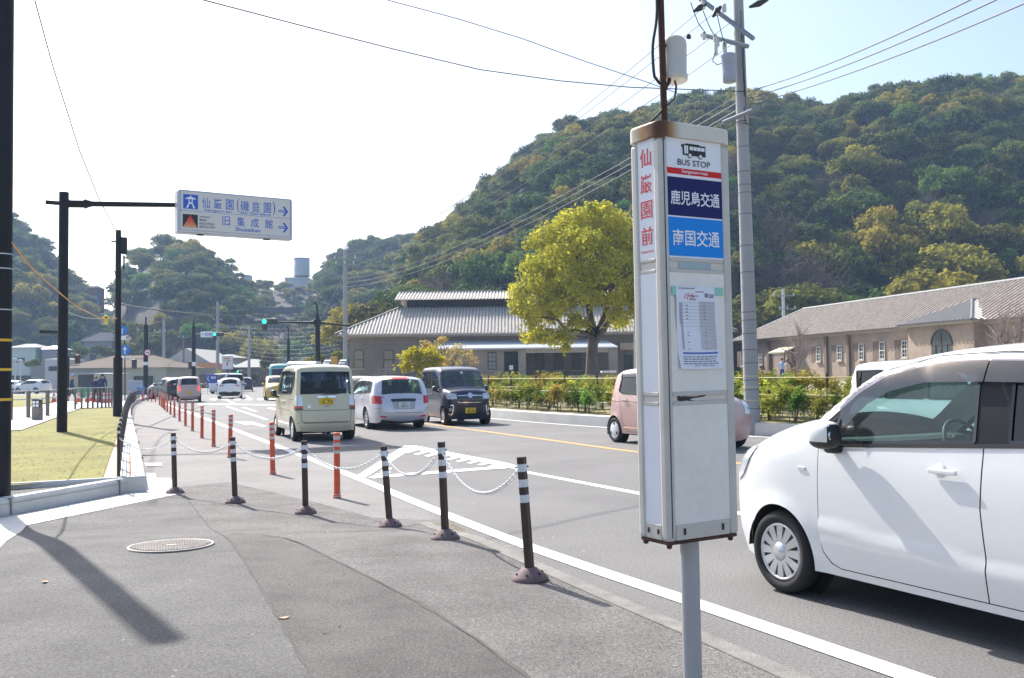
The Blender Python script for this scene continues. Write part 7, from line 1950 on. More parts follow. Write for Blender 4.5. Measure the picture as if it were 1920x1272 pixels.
rp = smooth_line([G(*p, .2) for p in [(222.5, 893), (228, 846), (233, 812), (238, 785), (241.5, 770), (248, 757), (262, 748), (290, 743), (320, 740)]], 1.45)
t = thing('kerb_railing', 'black guard railing running along the white kerb into the distance', 'railing', (0, 0, 0), 0)
for p in rp[:46]: k = MB(); k.cyl((p.x, p.y, .18), (p.x, p.y, .84), .024, n=10); k.lathe([(.024, .84), (.02, .86), (.001, .865)], 10, 0, Matrix.Translation((p.x, p.y, 0))); k.build('post', BLKP, t)
for z in (.38, .60, .82): k = MB(); k.tube([(p.x, p.y, z) for p in rp[:46]], .008, 5); k.build('rail', BLKP, t)
k = MB()
for p in rp[:46]: k.box((p.x + .005, p.y - .028, .79), (.045, .01, .035))
k.build('reflector', WBAND, t)
b = G(70, 787, .2); t = thing('lantern_post', 'short stone lantern bollard with dark latticed top on the lawn', 'lantern', b, 0)
k = MB(); k.rbox((0, 0, .2), (.26, .26, .42), .02); k.build('body', mat('lantern_stone', (.22, .2, .18), .8), t); k = MB(); k.rbox((0, 0, .52), (.24, .24, .24), .01); l = k.build('lamp_box', GLOSSB, t)
k = MB()
for x in (-.055, .055):
    for z in (.465, .575): k.box((x, -.122, z), (.085, .006, .085))
k.build('lamp_pane', INKW, l); k = MB(); k.lathe([(.2, 0), (.17, .03), (.03, .09), (.001, .1)], 4, 0, Matrix.Translation((0, 0, .64)) @ Matrix.Rotation(pi / 4, 4, 'Z'), False); k.build('roof', GLOSSB, t)
CONEM = mat('orange_cone', (.75, .12, .03), .5)
def make_cone():
    t = thing('traffic_cone', '', 'traffic cone', (0, 0, 0), 0, 'orange cones behind the railing'); k = MB(); k.rbox((0, 0, .02), (.38, .38, .04), .01); k.lathe([(.15, .03), (.03, .70), (.001, .71)], 16); k.build('cone', CONEM, t)
    k = MB(); k.lathe([(.105, .30), (.075, .46)], 16); k.lathe([(.060, .55), (.046, .63)], 16); k.build('white_band', WBAND, t); return t
c0 = make_cone()
for i, (px, py) in enumerate(((101, 757), (147, 757), (163.5, 757), (171, 755), (176.5, 757), (185, 757), (194.5, 758.5), (200.5, 758), (206, 757.5), (244, 752), (251, 751))):
    o = c0 if i == 0 else copy_tree(c0); o.location = G(px, py, .12)
    if i in (0,): o['label'] = 'orange traffic cone alone beside the direction sign pole'; o['group'] = 'single cone by the sign pole'
    elif i < 9: o['label'] = 'orange traffic cone in the row behind the lawn railing'
    else: o['label'] = 'orange traffic cone at the far end of the white kerb'; o['group'] = 'cones at the kerb end'
NET = mat('green_sheet', (.16, .48, .28), .7)
def board(name, label, cat, px0, px1, py0, py1, Yq, m, th=.05, legs=True):
    a, b = hx(px0, Yq), hx(px1, Yq); z0_, z1_ = zat((px0 + px1) / 2, py1, Yq), zat((px0 + px1) / 2, py0, Yq); t = thing(name, label, cat, ((a + b) / 2, Yq, 0), 0)
    k = MB(); k.rbox((0, 0, (z0_ + z1_) / 2), (b - a, th, z1_ - z0_), .01); p_ = k.build('panel', m, t)
    k = MB(); 
    for x in (-(b - a) / 2 + .1, (b - a) / 2 - .1): k.cyl((x, .06, 0), (x, .06, z1_), .025, n=6)
    k.build('leg', GALV, t)
    return t, p_, b - a, z0_, z1_
board('barrier_sheet', 'bright green site barrier sheet behind the two people in navy', 'barrier', 198, 216, 727, 744, 74, NET)
board('barrier_sheet', 'bright green site barrier sheet beside the walking visitor', 'barrier', 145, 176, 727, 746, 72, NET)
board('site_board', 'grey blue information board beyond the orange posts', 'board', 239, 268, 714, 742, 86, mat('grey_blue_board', (.40, .44, .52), .5))
board('tarp', 'bright blue sheet at the foot of the grey blue board', 'sheet', 258, 271, 726, 744, 84, mat('bright_blue_sheet', (.06, .25, .62), .5), .3)
t, p_, w_, za, zb0 = board('telephone_banner', 'blue roadside banner with white telephone symbol and lettering', 'banner', 387, 408, 702.5, 719, 92, mat('banner_blue', (.06, .09, .42), .5))
k = MB(); zc = (za + zb0) / 2; k.tube(smooth_line([(-w_ * .30, -.04, zc + .22), (-w_ * .38, -.04, zc), (-w_ * .22, -.04, zc - .22)], .05), .04, 5); k.text('電話', (-.1, -.035, zc), (1, 0, 0), (0, 0, 1), .48, .24, 0, .02); k.text('0120', (-.1, -.035, zc - .2), (1, 0, 0), (0, 0, 1), .48, .12, 0, .02) if False else None; k.build('lettering', INKW, p_)
b_ = P(411, 738, 95); t = thing('banner_flag', 'tall yellow banner flag beside the blue telephone banner', 'flag', (b_.x, 95, 0), 0); k = MB(); k.cyl((-.28, 0, 0), (-.28, 0, 2.4), .02, n=6); k.build('flagpole', GALV, t); k = MB(); k.add([(-.28 + .5 * u, .03 * sin(3 * z + 4 * u), z) for z in np.linspace(.5, 2.3, 8) for u in (0, .33, .66, 1)], [(i * 4 + j, i * 4 + j + 1, i * 4 + j + 5, i * 4 + j + 4) for i in range(7) for j in range(3)], 0, None, True); k.build('cloth', mat('yellow_cloth', (.65, .55, .03), .8), t)
t = thing('sign_bracket', 'dark horizontal lamp arm sticking out beside the direction sign pole', 'lamp', (hx(108, 60), 60, 0), 0)
k = MB(); k.tube([(-1.0, 0, zat(91, 622, 60)), (.55, 0, zat(108, 622.5, 60))], .11, 8); k.rbox((-.75, 0, zat(91, 622, 60)), (.7, .3, .2), .04); k.build('lamp_head', VOID, t); k = MB(); k.cyl((.5, 0, 0), (.5, 0, zat(108, 620, 60)), .07, n=8); k.build('post', BLACKP, t)
for lb, px, top in (('slim pale street lamp with disc head beside the big banded pole', 28.5, 674), ('slim pale street lamp with disc head, second from the banded pole', 38.5, 676.5)):
    Yq = 110; t = thing('street_lamp', lb, 'street lamp', (hx(px, Yq), Yq, 0), 0); h = zat(px, top, Yq); k = MB(); k.cyl((0, 0, 0), (0, 0, h - .1), .07, n=8); k.build('pole', mat('lamp_grey', (.5, .52, .55), .5), t); k = MB(); k.lathe([(.05, h - .25), (.3, h - .1), (.3, h), (.12, h + .12), (.001, h + .14)], 16); k.build('lamp_head', WHITEW, t)
# the lamp and flags near the store
b_ = P(457, 740, 128); 
t = thing('traffic_signal', 'small far green traffic light above the navy car', 'traffic light', (b_.x - .6, 128, 0), 0); k = MB(); k.cyl((-.4, 0, 0), (-.4, 0, zat(454, 690, 128)), .09, n=8); k.build('pole', BLACKP, t); signal_head(t, (.1, -.2, zat(454, 697, 128)), .7, True, False)

# ================================================================== PLANTS
def leaf_mat(name, col, col2, trans=.35, vscale=.6, rnd=.25, spec=.06):
    """leaves: diffuse with some light let through; colour varies in clumps and from plant to plant"""
    if name in MATS: return MATS[name]
    m = bpy.data.materials.new(name); m.use_nodes = True; t = m.node_tree; t.nodes.clear(); N = t.nodes.new; Lk = t.links.new
    out = N('ShaderNodeOutputMaterial'); df = N('ShaderNodeBsdfPrincipled'); df.inputs['Roughness'].default_value = .7; df.inputs['Specular IOR Level'].default_value = spec
    tr = N('ShaderNodeBsdfTranslucent'); mx = N('ShaderNodeMixShader'); mx.inputs[0].default_value = trans
    tc = N('ShaderNodeTexCoord'); nz = N('ShaderNodeTexNoise'); nz.inputs['Scale'].default_value = vscale; nz.inputs['Detail'].default_value = 3; Lk(tc.outputs['Object'], nz.inputs['Vector'])
    mr = N('ShaderNodeMapRange'); mr.inputs[1].default_value = .38; mr.inputs[2].default_value = .62; Lk(nz.outputs['Fac'], mr.inputs[0])
    mc = N('ShaderNodeMix'); mc.data_type = 'RGBA'; mc.inputs[6].default_value = (*col, 1); mc.inputs[7].default_value = (*col2, 1); Lk(mr.outputs[0], mc.inputs[0])
    oi = N('ShaderNodeObjectInfo'); hv = N('ShaderNodeHueSaturation')
    a = N('ShaderNodeMapRange'); a.inputs[3].default_value = .5 - .05 * rnd / .25; a.inputs[4].default_value = .5 + .04 * rnd / .25; Lk(oi.outputs['Random'], a.inputs[0]); Lk(a.outputs[0], hv.inputs['Hue'])
    mm = N('ShaderNodeMath'); mm.operation = 'MULTIPLY'; mm.inputs[1].default_value = 7.31; Lk(oi.outputs['Random'], mm.inputs[0]); fr = N('ShaderNodeMath'); fr.operation = 'FRACT'; Lk(mm.outputs[0], fr.inputs[0])
    b = N('ShaderNodeMapRange'); b.inputs[3].default_value = 1 - rnd * 1.6; b.inputs[4].default_value = 1 + rnd * 1.6; Lk(fr.outputs[0], b.inputs[0]); Lk(b.outputs[0], hv.inputs['Value'])
    Lk(mc.outputs[2], hv.inputs['Color']); Lk(hv.outputs[0], df.inputs['Base Color']); Lk(hv.outputs[0], tr.inputs[0])
    Lk(df.outputs[0], mx.inputs[1]); Lk(tr.outputs[0], mx.inputs[2]); Lk(mx.outputs[0], out.inputs[0])
    MATS[name] = m; return m
def leaf_quads(C, size, rng, up=.5, aspect=.6, N=None):
    """a small leaf-shaped quad at each centre"""
    n = len(C); nr = rng.normal(size=(n, 3)); nr[:, 2] += up * 2
    if N is not None: nr += N * 1.5
    nr /= np.linalg.norm(nr, axis=1)[:, None]
    a = rng.normal(size=(n, 3)); a -= nr * (a * nr).sum(1)[:, None]; a /= np.linalg.norm(a, axis=1)[:, None]; b = np.cross(nr, a)
    s = (size * (.6 + .8 * rng.random(n)))[:, None] / 2
    V = np.stack([C - a * s, C + b * s * aspect - a * s * .1, C + a * s, C - b * s * aspect - a * s * .1], 1).reshape(-1, 3)
    return V, np.arange(4 * n).reshape(-1, 4)
def lobe_points(lobes, n, rng, shell=.35, low=-.35):
    """points in the shells of ellipsoid lobes [(centre, radii)]"""
    w = np.array([r[0] * r[1] + r[1] * r[2] + r[0] * r[2] for c, r in lobes]); pick = rng.choice(len(lobes), n, p=w / w.sum())
    c = np.array([l[0] for l in lobes])[pick]; r = np.array([l[1] for l in lobes])[pick]
    d = rng.normal(size=(n, 3)); d[:, 2] = np.where(d[:, 2] < low, -d[:, 2] * .6, d[:, 2]); d /= np.linalg.norm(d, axis=1)[:, None]
    k = (1 - shell * rng.random(n) ** 1.6 + .12 * rng.normal(size=n))[:, None]
    return c + d * r * k, d
BARK = mat('grey_brown_bark', (0.15, 0.12, 0.095), 0.9, var=.4, vscale=4, bump=.8, bscale=14, stretch=(1, 1, .25))
BARKL = mat('pale_bark', (0.22, 0.185, 0.16), 0.9, var=.3, vscale=4)
def limb(k, a, b, r0, r1, rng, wob=.12, n=5):
    a, b = Vector(a), Vector(b); L = (b - a).length; pts = []
    for i in range(n + 1):
        t = i / n; p = a.lerp(b, t)
        if 0 < i < n: p += Vector(rng.normal(size=3)) * L * wob * .3
        pts.append(p)
    pts[1:-1] = [p + Vector((0, 0, L * wob * .5 * sin(pi * (i + 1) / n))) for i, p in enumerate(pts[1:-1])]
    k.tube(pts, [r0 + (r1 - r0) * i / n for i in range(n + 1)], 7); return pts
# ---- the broad yellow-green tree before the hall
Yt = 63.0; tb = P(1110, 707, Yt); tb.z = .8
rng = np.random.default_rng(11)
def tp(px, py, dy=0.0): q = P(px, py, Yt + dy); return Vector((q.x - tb.x, dy, q.z - tb.z))
t = thing('broadleaf_tree', 'broad yellow green tree with thick forked trunk in front of the stone hall', 'tree', (tb.x, Yt, .8), 0)
k = MB()
k.tube([(0, 0, -.3), tp(1110, 690), tp(1110, 665), tp(1112, 640)], [.52, .42, .36, .34], 14)
k.tube([tp(1112, 642), tp(1108, 610), tp(1104, 570), tp(1090, 520), tp(1085, 470)], [.30, .24, .2, .14, .06], 10)
k.tube([tp(1114, 642), tp(1128, 605, .3), tp(1140, 570, .5), tp(1150, 520, .8), tp(1145, 465, 1)], [.27, .22, .17, .12, .05], 10)
k.tube([tp(1116, 640), tp(1140, 605, -.4), tp(1165, 575, -.6), tp(1185, 540, -.8), tp(1195, 500, -.6)], [.26, .2, .15, .1, .05], 10)
k.tube([tp(1108, 628), tp(1085, 622, -.5), tp(1060, 618, -.8), tp(1045, 600, -1), tp(1020, 595, -1.2), tp(985, 600, -1)], [.2, .16, .12, .1, .07, .03], 9)
k.tube([tp(1060, 618, -.8), tp(1050, 632, -1.0), tp(1030, 640, -1.1)], [.09, .06, .03], 7)
k.tube([tp(1104, 565), tp(1080, 560, .4), tp(1050, 565, .7), tp(1030, 550, 1)], [.14, .1, .07, .04], 8); k.tube([tp(1104, 560), tp(1070, 520, -.8), tp(1030, 490, -1.3)], [.14, .09, .04], 8)
for i in range(60):
    a = (tp(1104, 570), tp(1140, 570, .5), tp(1085, 500), tp(1150, 520, .8), tp(1050, 570, .6), tp(1170, 570, -.6))[i % 6]
    b = a + Vector((rng.normal() * 2.0, rng.normal() * 2.0, 1.2 + rng.random() * 1.8)); limb(k, a, b, .06, .02, rng)
k.build('trunk', BARK, t)
k = MB(); 
V, d_ = lobe_points([(tuple(tp(1111, 627)), (.45, .45, .7))], 900, rng); Vv, Qq = leaf_quads(V, .14, rng, .4)
link('ivy', fast_mesh('ivy', Vv, Qq, leaf_mat('ivy_leaf', (.03, .09, .03), (.02, .05, .02))), t)
lb = []
for (px, py, rx, rz, dy) in [(1080, 420, 42, 30, 0), (1130, 415, 45, 30, .6), (1040, 450, 40, 32, -.5), (1170, 450, 40, 40, .3), (1000, 460, 22, 22, .5), (1090, 465, 50, 36, -2), (1010, 510, 38, 32, -.6), (1060, 520, 45, 36, -2), (1140, 510, 50, 42, -1.8), (1195, 510, 36, 45, 0), (985, 560, 34, 36, -.8), (1030, 545, 44, 40, 1.2), (1005, 585, 40, 34, -1.6), (1045, 575, 46, 36, -1.4), (1085, 560, 46, 34, -2.2), (1170, 560, 40, 36, -1.6), (1140, 545, 44, 30, -2.4), (990, 612, 34, 20, -1.4), (1030, 630, 38, 16, -1.4), (1080, 612, 32, 16, -1.0), (1150, 598, 34, 18, -1.4), (1188, 588, 24, 18, -.8), (1005, 640, 20, 10, -1.2), (1180, 560, 40, 26, -1), (975, 600, 22, 26, -1), (1000, 625, 34, 18, -1.2), (1050, 640, 26, 16, -1.2), (1060, 600, 40, 14, -.4), (1110, 450, 55, 40, 2), (1050, 490, 40, 36, 2), (1150, 480, 50, 40, 2.2), (1215, 470, 30, 36, .5), (1120, 390, 28, 14, 0), (1060, 655, 10, 12, -1.2), (1170, 610, 26, 10, .5), (1215, 560, 26, 30, .4), (1100, 520, 30, 22, 1.0)]:
    c = tp(px, py, dy); s_ = Yt / F; lb.append((tuple(c), (rx * s_, (rx + rz) / 2 * s_ * 1.1, rz * s_)))
P1, D1 = lobe_points(lb, 56000, rng, .5, -.8)
# thin it where noise says so, to let the sky and the roof show through
nzv = np.array([noise.noise(Vector(p) * .9) for p in P1]); keep = nzv > -.24 + .16 * (P1[:, 2] < 4.6)
V, Q = leaf_quads(P1[keep], .21, rng, .35, .62, D1[keep])
link('crown', fast_mesh('crown', V, Q, leaf_mat('camphor_leaf', (.58, .52, .05), (.40, .39, .04), .5, .9, .08)), t)

def small_tree(name, label, cat, base, lobes, n, size, lm, rng, bark=BARKL, stems=5, r0=.05, height=2.2, thin=-.2, twigs=26, group=None):
    t = thing(name, label, cat, base, 0, group); k = MB()
    for i in range(stems):
        c = Vector(lobes[i % len(lobes)][0]); limb(k, (rng.normal() * .1, rng.normal() * .1, -.1), c * .9, r0, r0 * .4, rng)
    for i in range(twigs):
        c, r = lobes[int(rng.integers(len(lobes)))]; a = Vector(c) * (.55 + .3 * rng.random()); b = Vector(c) + Vector(rng.normal(size=3)) * Vector(r).length * .42; limb(k, a, b, r0 * .4, r0 * .12, rng, .15, 4)
    k.build('trunk', bark, t)
    if n:
        P_, D_ = lobe_points(lobes, n, rng, .8, -1); nz_ = np.array([noise.noise(Vector(p) * 1.7 + Vector((3, 1, 5))) for p in P_]); kp = nz_ > thin
        V, Q = leaf_quads(P_[kp], size, rng, .3, .6); link('crown', fast_mesh('crown', V, Q, lm), t)
    return t
def px_lobes(base, Yq, L):
    out = []
    for (px, py, rx, rz, dy) in L:
        c = P(px, py, Yq + dy); out.append(((c.x - base[0], c.y - base[1], c.z - base[2]), (rx * Yq / F, rx * Yq / F, rz * Yq / F)))
    return out
YEL = leaf_mat('fresh_yellow_leaf', (.62, .60, .03), (.46, .48, .04), .55, 1.2, .1); ORG = leaf_mat('orange_bud_leaf', (.50, .36, .14), (.44, .42, .08), .5, .9, .1)
b = (P(795, 720, 57).x, 57, .75); small_tree('young_tree', 'small bright yellow green tree beside the navy van roof', 'tree', b, px_lobes(b, 57, [(770, 672, 24, 16, 0), (800, 665, 22, 14, .4), (755, 690, 16, 12, -.3), (795, 690, 26, 12, .3), (820, 678, 16, 14, .5), (780, 658, 14, 8, 0)]), 5200, .15, YEL, rng)
b = (P(838, 720, 59).x, 59, .75); small_tree('young_tree', 'loose orange and green tinted tree in front of the porch roof end', 'tree', b, px_lobes(b, 59, [(820, 655, 24, 16, 0), (855, 660, 24, 16, .6), (885, 675, 14, 18, 0), (845, 685, 26, 16, .6), (800, 650, 18, 12, .5), (890, 695, 12, 8, 0), (830, 640, 14, 10, .3)]), 3600, .13, ORG, rng, thin=.0, twigs=60)
b = (P(715, 722, 60).x, 60, .7); small_tree('bare_shrub', 'leafless grey shrub in front of the hall wall', 'shrub', b, px_lobes(b, 60, [(700, 700, 20, 14, 0), (725, 695, 20, 16, .3), (740, 708, 14, 10, 0)]), 0, .1, None, rng, mat('grey_twig', (.3, .26, .25), .9), 9, .03, twigs=90)
b = (P(1497, 700, 70).x, 70, .8); small_tree('bare_tree', 'slender leafless tree beside the warehouse door canopy', 'tree', b, px_lobes(b, 70, [(1490, 640, 24, 26, 0), (1500, 615, 16, 18, .4), (1475, 655, 16, 14, 0), (1515, 650, 16, 16, 0)]), 0, .1, None, rng, mat('pinkish_twig', (.33, .26, .23), .9), 6, .05, twigs=110)
for i, (lb_, px) in enumerate((('leafless pale tree in front of the pavilion, nearer the frame edge', 1915), ('leafless pale tree in front of the arched pavilion window', 1880))):
    b = (P(px, 700, 44).x, 44, .8); small_tree('bare_tree', lb_, 'tree', b, px_lobes(b, 44, [(px - 10, 615, 24, 30, 0), (px + 12, 600, 24, 28, .4), (px - 22, 640, 16, 16, 0), (px, 580, 18, 18, 0)]), 0, .1, None, rng, mat('pinkish_twig', (.33, .26, .23)), 7, .04, twigs=110)
for lb_, L, Yq, py, m in (('round olive bush in front of the small house on the slope', [(150, 660, 16, 9, 0), (185, 658, 20, 9, .5), (205, 662, 14, 8, 0)], 170, 690, (.10, .13, .04)),
                       ('yellow green tree between the pale roofed houses', [(503, 672, 12, 16, 0), (497, 682, 10, 12, 0), (512, 682, 10, 10, 0)], 150, 700, (.2, .19, .05)),
                       ('bright yellow green bush behind the recovery lorry', [(585, 682, 12, 10, 0), (598, 676, 10, 10, .5)], 108, 705, (.34, .33, .03)),
                       ('bright yellow green bush beside the corner of the museum hall', [(630, 675, 10, 14, 0), (622, 690, 12, 12, .3), (638, 668, 6, 8, 0)], 100, 720, (.34, .33, .03)),
                       ('clipped rounded green tree beside the low white sheds', [(66, 681, 8, 6, 0), (56, 683, 8, 4, 0)], 150, 705, (.2, .27, .05)),
                       ('dark green bush beneath the pale roofed house', [(455, 705, 18, 10, 0), (470, 710, 16, 9, 0), (440, 700, 10, 9, 0)], 150, 725, (.09, .11, .05))):
    cx = np.mean([l[0] for l in L]); b = (P(cx, py, Yq).x, Yq, 0.0); small_tree('bush', lb_, 'bush', b, px_lobes(b, Yq, L), 1500, .45, leaf_mat('bush_leaf_%02d_%02d' % (int(m[0] * 100), int(m[1] * 100)), m, tuple(v * .6 for v in m), .35, .5, .1), rng, thin=-.6, twigs=6)

# ---- shrubs of the bank, row by row, and their bamboo fences
HLEAF = leaf_mat('hedge_leaf', (.23, .30, .05), (.11, .18, .035), .45, 2.2, .28); HLEAF2 = leaf_mat('yellowing_hedge_leaf', (.40, .38, .06), (.24, .28, .05), .45, 2.0, .25)
def make_shrub(seed, h, w_, m):
    rg = np.random.default_rng(seed); k = MB(); n = 5; lobes = []
    t = thing('hedge_shrub', '', 'shrub', (0, 0, 0), 0)
    for i in range(n):
        x, y = rg.normal() * w_ * .28, rg.normal() * w_ * .28; hh_ = h * (.7 + .3 * rg.random()); k.tube([(x * .4, y * .4, -.05), (x * .8, y * .8, hh_ * .5), (x, y, hh_ * .95)], [.009, .007, .003], 5)
        lobes.append(((x, y, hh_ * .60), (w_ * .34, w_ * .34, hh_ * .42)))
    k.build('stem', BARK, t); P_, D_ = lobe_points(lobes, 680, rg, .9, -1); V, Q = leaf_quads(P_, .10, rg, .8, .45); link('foliage', fast_mesh('foliage', V, Q, m), t); return t
protos = [make_shrub(21 + i, .85, .55, HLEAF if i % 3 else HLEAF2) for i in range(5)]
rr = random.Random(4); used = set()
def put_shrub(p, label, group, sc, pref=None):
    i = rr.randrange(5) if pref is None else rr.choice(pref)
    if i in used: o = copy_tree(protos[i])
    else: o = protos[i]; used.add(i)
    o.location = p; o.rotation_euler = (0, 0, rr.random() * 6.28); s_ = sc * (.85 + .35 * rr.random()); o.scale = (s_, s_, s_); o['label'] = label; o['group'] = group
y = 9.5
while y < 60:
    for off, lab, grp, sc in ((.75, 'leafy young shrub in the lower row right behind the white kerb', 'shrubs of the lower row on the bank', 1.0), (1.55, 'leafy shrub at the back of the lower row under the concrete edging', 'shrubs at the back of the lower row', .95),
                              (3.1, 'yellowish young shrub in the upper row above the concrete edging', 'shrubs of the upper row on the bank', .92), (4.2, 'shrub of the rear row behind the bamboo rail', 'shrubs of the rear row', .95)):
        if y < 14 and off > 2: continue
        if rr.random() < .05: continue
        p = bank_pt(y + rr.random() * .3, off + rr.random() * .2); 
        put_shrub(p, lab, grp, sc, (0, 3, 0, 3, 1) if off > 2 else None)
    y += .52 if y < 30 else (.75 if y < 42 else 1.2)
for o in protos:
    if o.get('label', '') == '': put_shrub(bank_pt(20, .75), 'leafy young shrub in the lower row right behind the white kerb', 'shrubs of the lower row on the bank', 1.0)
BAMB = mat('bamboo_rail', (0.36, 0.30, 0.10), 0.5, var=.2, vscale=6); BPOST = mat('dark_timber_post', (.06, .045, .035), .8)
for off, lab, zr, y0, y1 in ((2.75, 'yellow bamboo rail fence along the upper row of shrubs', (.38, .72), 12, 60), (1.1, 'low dark bamboo rail fence among the lower shrubs', (.30, .62), 8, 60)):
    t = thing('bamboo_fence', lab, 'fence', (0, 0, 0), 0); ys = np.arange(y0, y1, 2.2); pts = [bank_pt(v, off) for v in ys]
    for p in pts: k = MB(); k.cyl((p.x, p.y, p.z - .1), (p.x, p.y, p.z + zr[1] + .12), .035, n=8); k.build('post', BPOST, t)
    for z in zr: k = MB(); k.tube([(p.x, p.y - .04, p.z + z) for p in pts], .02, 6); k.build('rail', BAMB, t)

# ---- grass blades on the lawn near the camera
rng = np.random.default_rng(5)
lo, hi = np.array(LAWN).min(0), np.array(LAWN).max(0)
C = np.column_stack([rng.uniform(-22, hi[0], 60000), rng.uniform(lo[1], 40, 60000)]); C = C[inside(LAWN, C[:, 0], C[:, 1])]
C = C[rng.random(len(C)) < np.clip(15 / C[:, 1], .2, 1)]
n = len(C); V, Q = leaf_quads(np.column_stack([C, .203 + .008 * rng.random(n)]), .035, rng, 2.2, .35)
tag(link('grass', fast_mesh('grass', V, Q, leaf_mat('grass_blade', (.30, .26, .08), (.22, .23, .06), .3, 1.2, 0))), 'short yellowish green grass of the lawn', 'grass', kind='stuff')

# ================================================================== THE WOODS ON THE HILLS
rng = np.random.default_rng(23)
def forest_proto(seed, kind, m, nl=14, n=3000, size=.44):
    rg = np.random.default_rng(seed); lobes = []; nl = nl + 4
    R_, H_ = 4.0, 7.0
    for i in range(nl):
        a = rg.random() * 6.28; r = R_ * .72 * sqrt(rg.random()); z = H_ * (.42 + .34 * rg.random()) + (R_ - r) * .42; q = R_ * (.24 + .22 * rg.random()); lobes.append(((r * cos(a), r * sin(a), z), (q, q, q * (.62 if kind == 'flat' else .8))))
    k = MB(); limb(k, (0, 0, -1.5), (0, 0, 3.6), .28, .18, rg, .05)
    for c, r in lobes[:8]: limb(k, (0, 0, 2.6), Vector(c), .12, .04, rg, .1, 3)
    if kind == 'bare':
        for i in range(240):
            c, r = lobes[i % nl]; a_ = Vector(c) * .8; k.tube([a_, Vector(c) + Vector(rg.normal(size=3)) * r[0] * .9], [.04, .015], 3, 0, None, False)
    bv = np.array(k.v); bq = [f for f in k.f if len(f) == 4]; bq = np.array(bq)
    if kind == 'bare': V, Q = leaf_quads(lobe_points(lobes, 900, rg, .9, -1)[0], .7, rg, .2, .07)
    else:
        P_, D_ = lobe_points(lobes, n, rg, .35, -.25); V, Q = leaf_quads(P_, size, rg, .45, .7, D_)
    me = fast_mesh('forest_tree', np.vstack([bv, V]), np.vstack([bq, Q + len(bv)]), [BARK, m], np.r_[np.zeros(len(bq), int), np.ones(len(Q), int)])
    return bpy.data.objects.new('forest_tree', me)
DK = leaf_mat('evergreen_leaf', (.15, .195, .04), (.045, .08, .02), .35, .35, .22); DK2 = leaf_mat('olive_leaf', (.26, .265, .045), (.11, .135, .03), .35, .35, .14)
BRT = leaf_mat('bright_green_leaf', (.16, .27, .045), (.08, .16, .03), .4, .35, .18); YB = leaf_mat('golden_leaf', (.42, .36, .05), (.26, .235, .04), .4, .4, .07); PUR = leaf_mat('bare_twig_haze', (.17, .14, .13), (.11, .092, .085), .1, .4, .15)
FP_ = [forest_proto(1, 'round', DK), forest_proto(2, 'flat', DK, 18), forest_proto(3, 'round', DK2, 16), forest_proto(4, 'flat', DK2, 12), forest_proto(5, 'round', BRT, 12), forest_proto(6, 'round', YB, 15), forest_proto(7, 'bare', PUR, 14), forest_proto(8, 'round', DK, 10, 1500, .6)]
fc = bpy.data.collections.new('forest_kinds')            # kept out of the scene: only the wood below draws them
for i, o in enumerate(FP_): o.name = 'forest_tree_%d' % i; fc.objects.link(o)
def wood_nodes():
    ng = bpy.data.node_groups.new('wood', 'GeometryNodeTree'); ng.interface.new_socket('Geometry', in_out='INPUT', socket_type='NodeSocketGeometry'); ng.interface.new_socket('Geometry', in_out='OUTPUT', socket_type='NodeSocketGeometry')
    N = ng.nodes.new; L = ng.links.new; gi, go = N('NodeGroupInput'), N('NodeGroupOutput'); ci = N('GeometryNodeCollectionInfo'); ci.inputs['Collection'].default_value = fc; ci.inputs['Separate Children'].default_value = True; ci.inputs['Reset Children'].default_value = True
    ip = N('GeometryNodeInstanceOnPoints'); ip.inputs['Pick Instance'].default_value = True
    def at_(nm, ty): q = N('GeometryNodeInputNamedAttribute'); q.data_type = ty; q.inputs['Name'].default_value = nm; return q.outputs[0]
    L(gi.outputs[0], ip.inputs['Points']); L(ci.outputs[0], ip.inputs['Instance']); L(at_('kind', 'INT'), ip.inputs['Instance Index']); L(at_('size', 'FLOAT_VECTOR'), ip.inputs['Scale'])
    rt_ = N('FunctionNodeEulerToRotation') if hasattr(bpy.types, 'FunctionNodeEulerToRotation') else None
    rv = at_('turn', 'FLOAT_VECTOR')
    if rt_: L(rv, rt_.inputs[0]); L(rt_.outputs[0], ip.inputs['Rotation'])
    else: L(rv, ip.inputs['Rotation'])
    L(ip.outputs[0], go.inputs[0]); return ng
WN = wood_nodes()
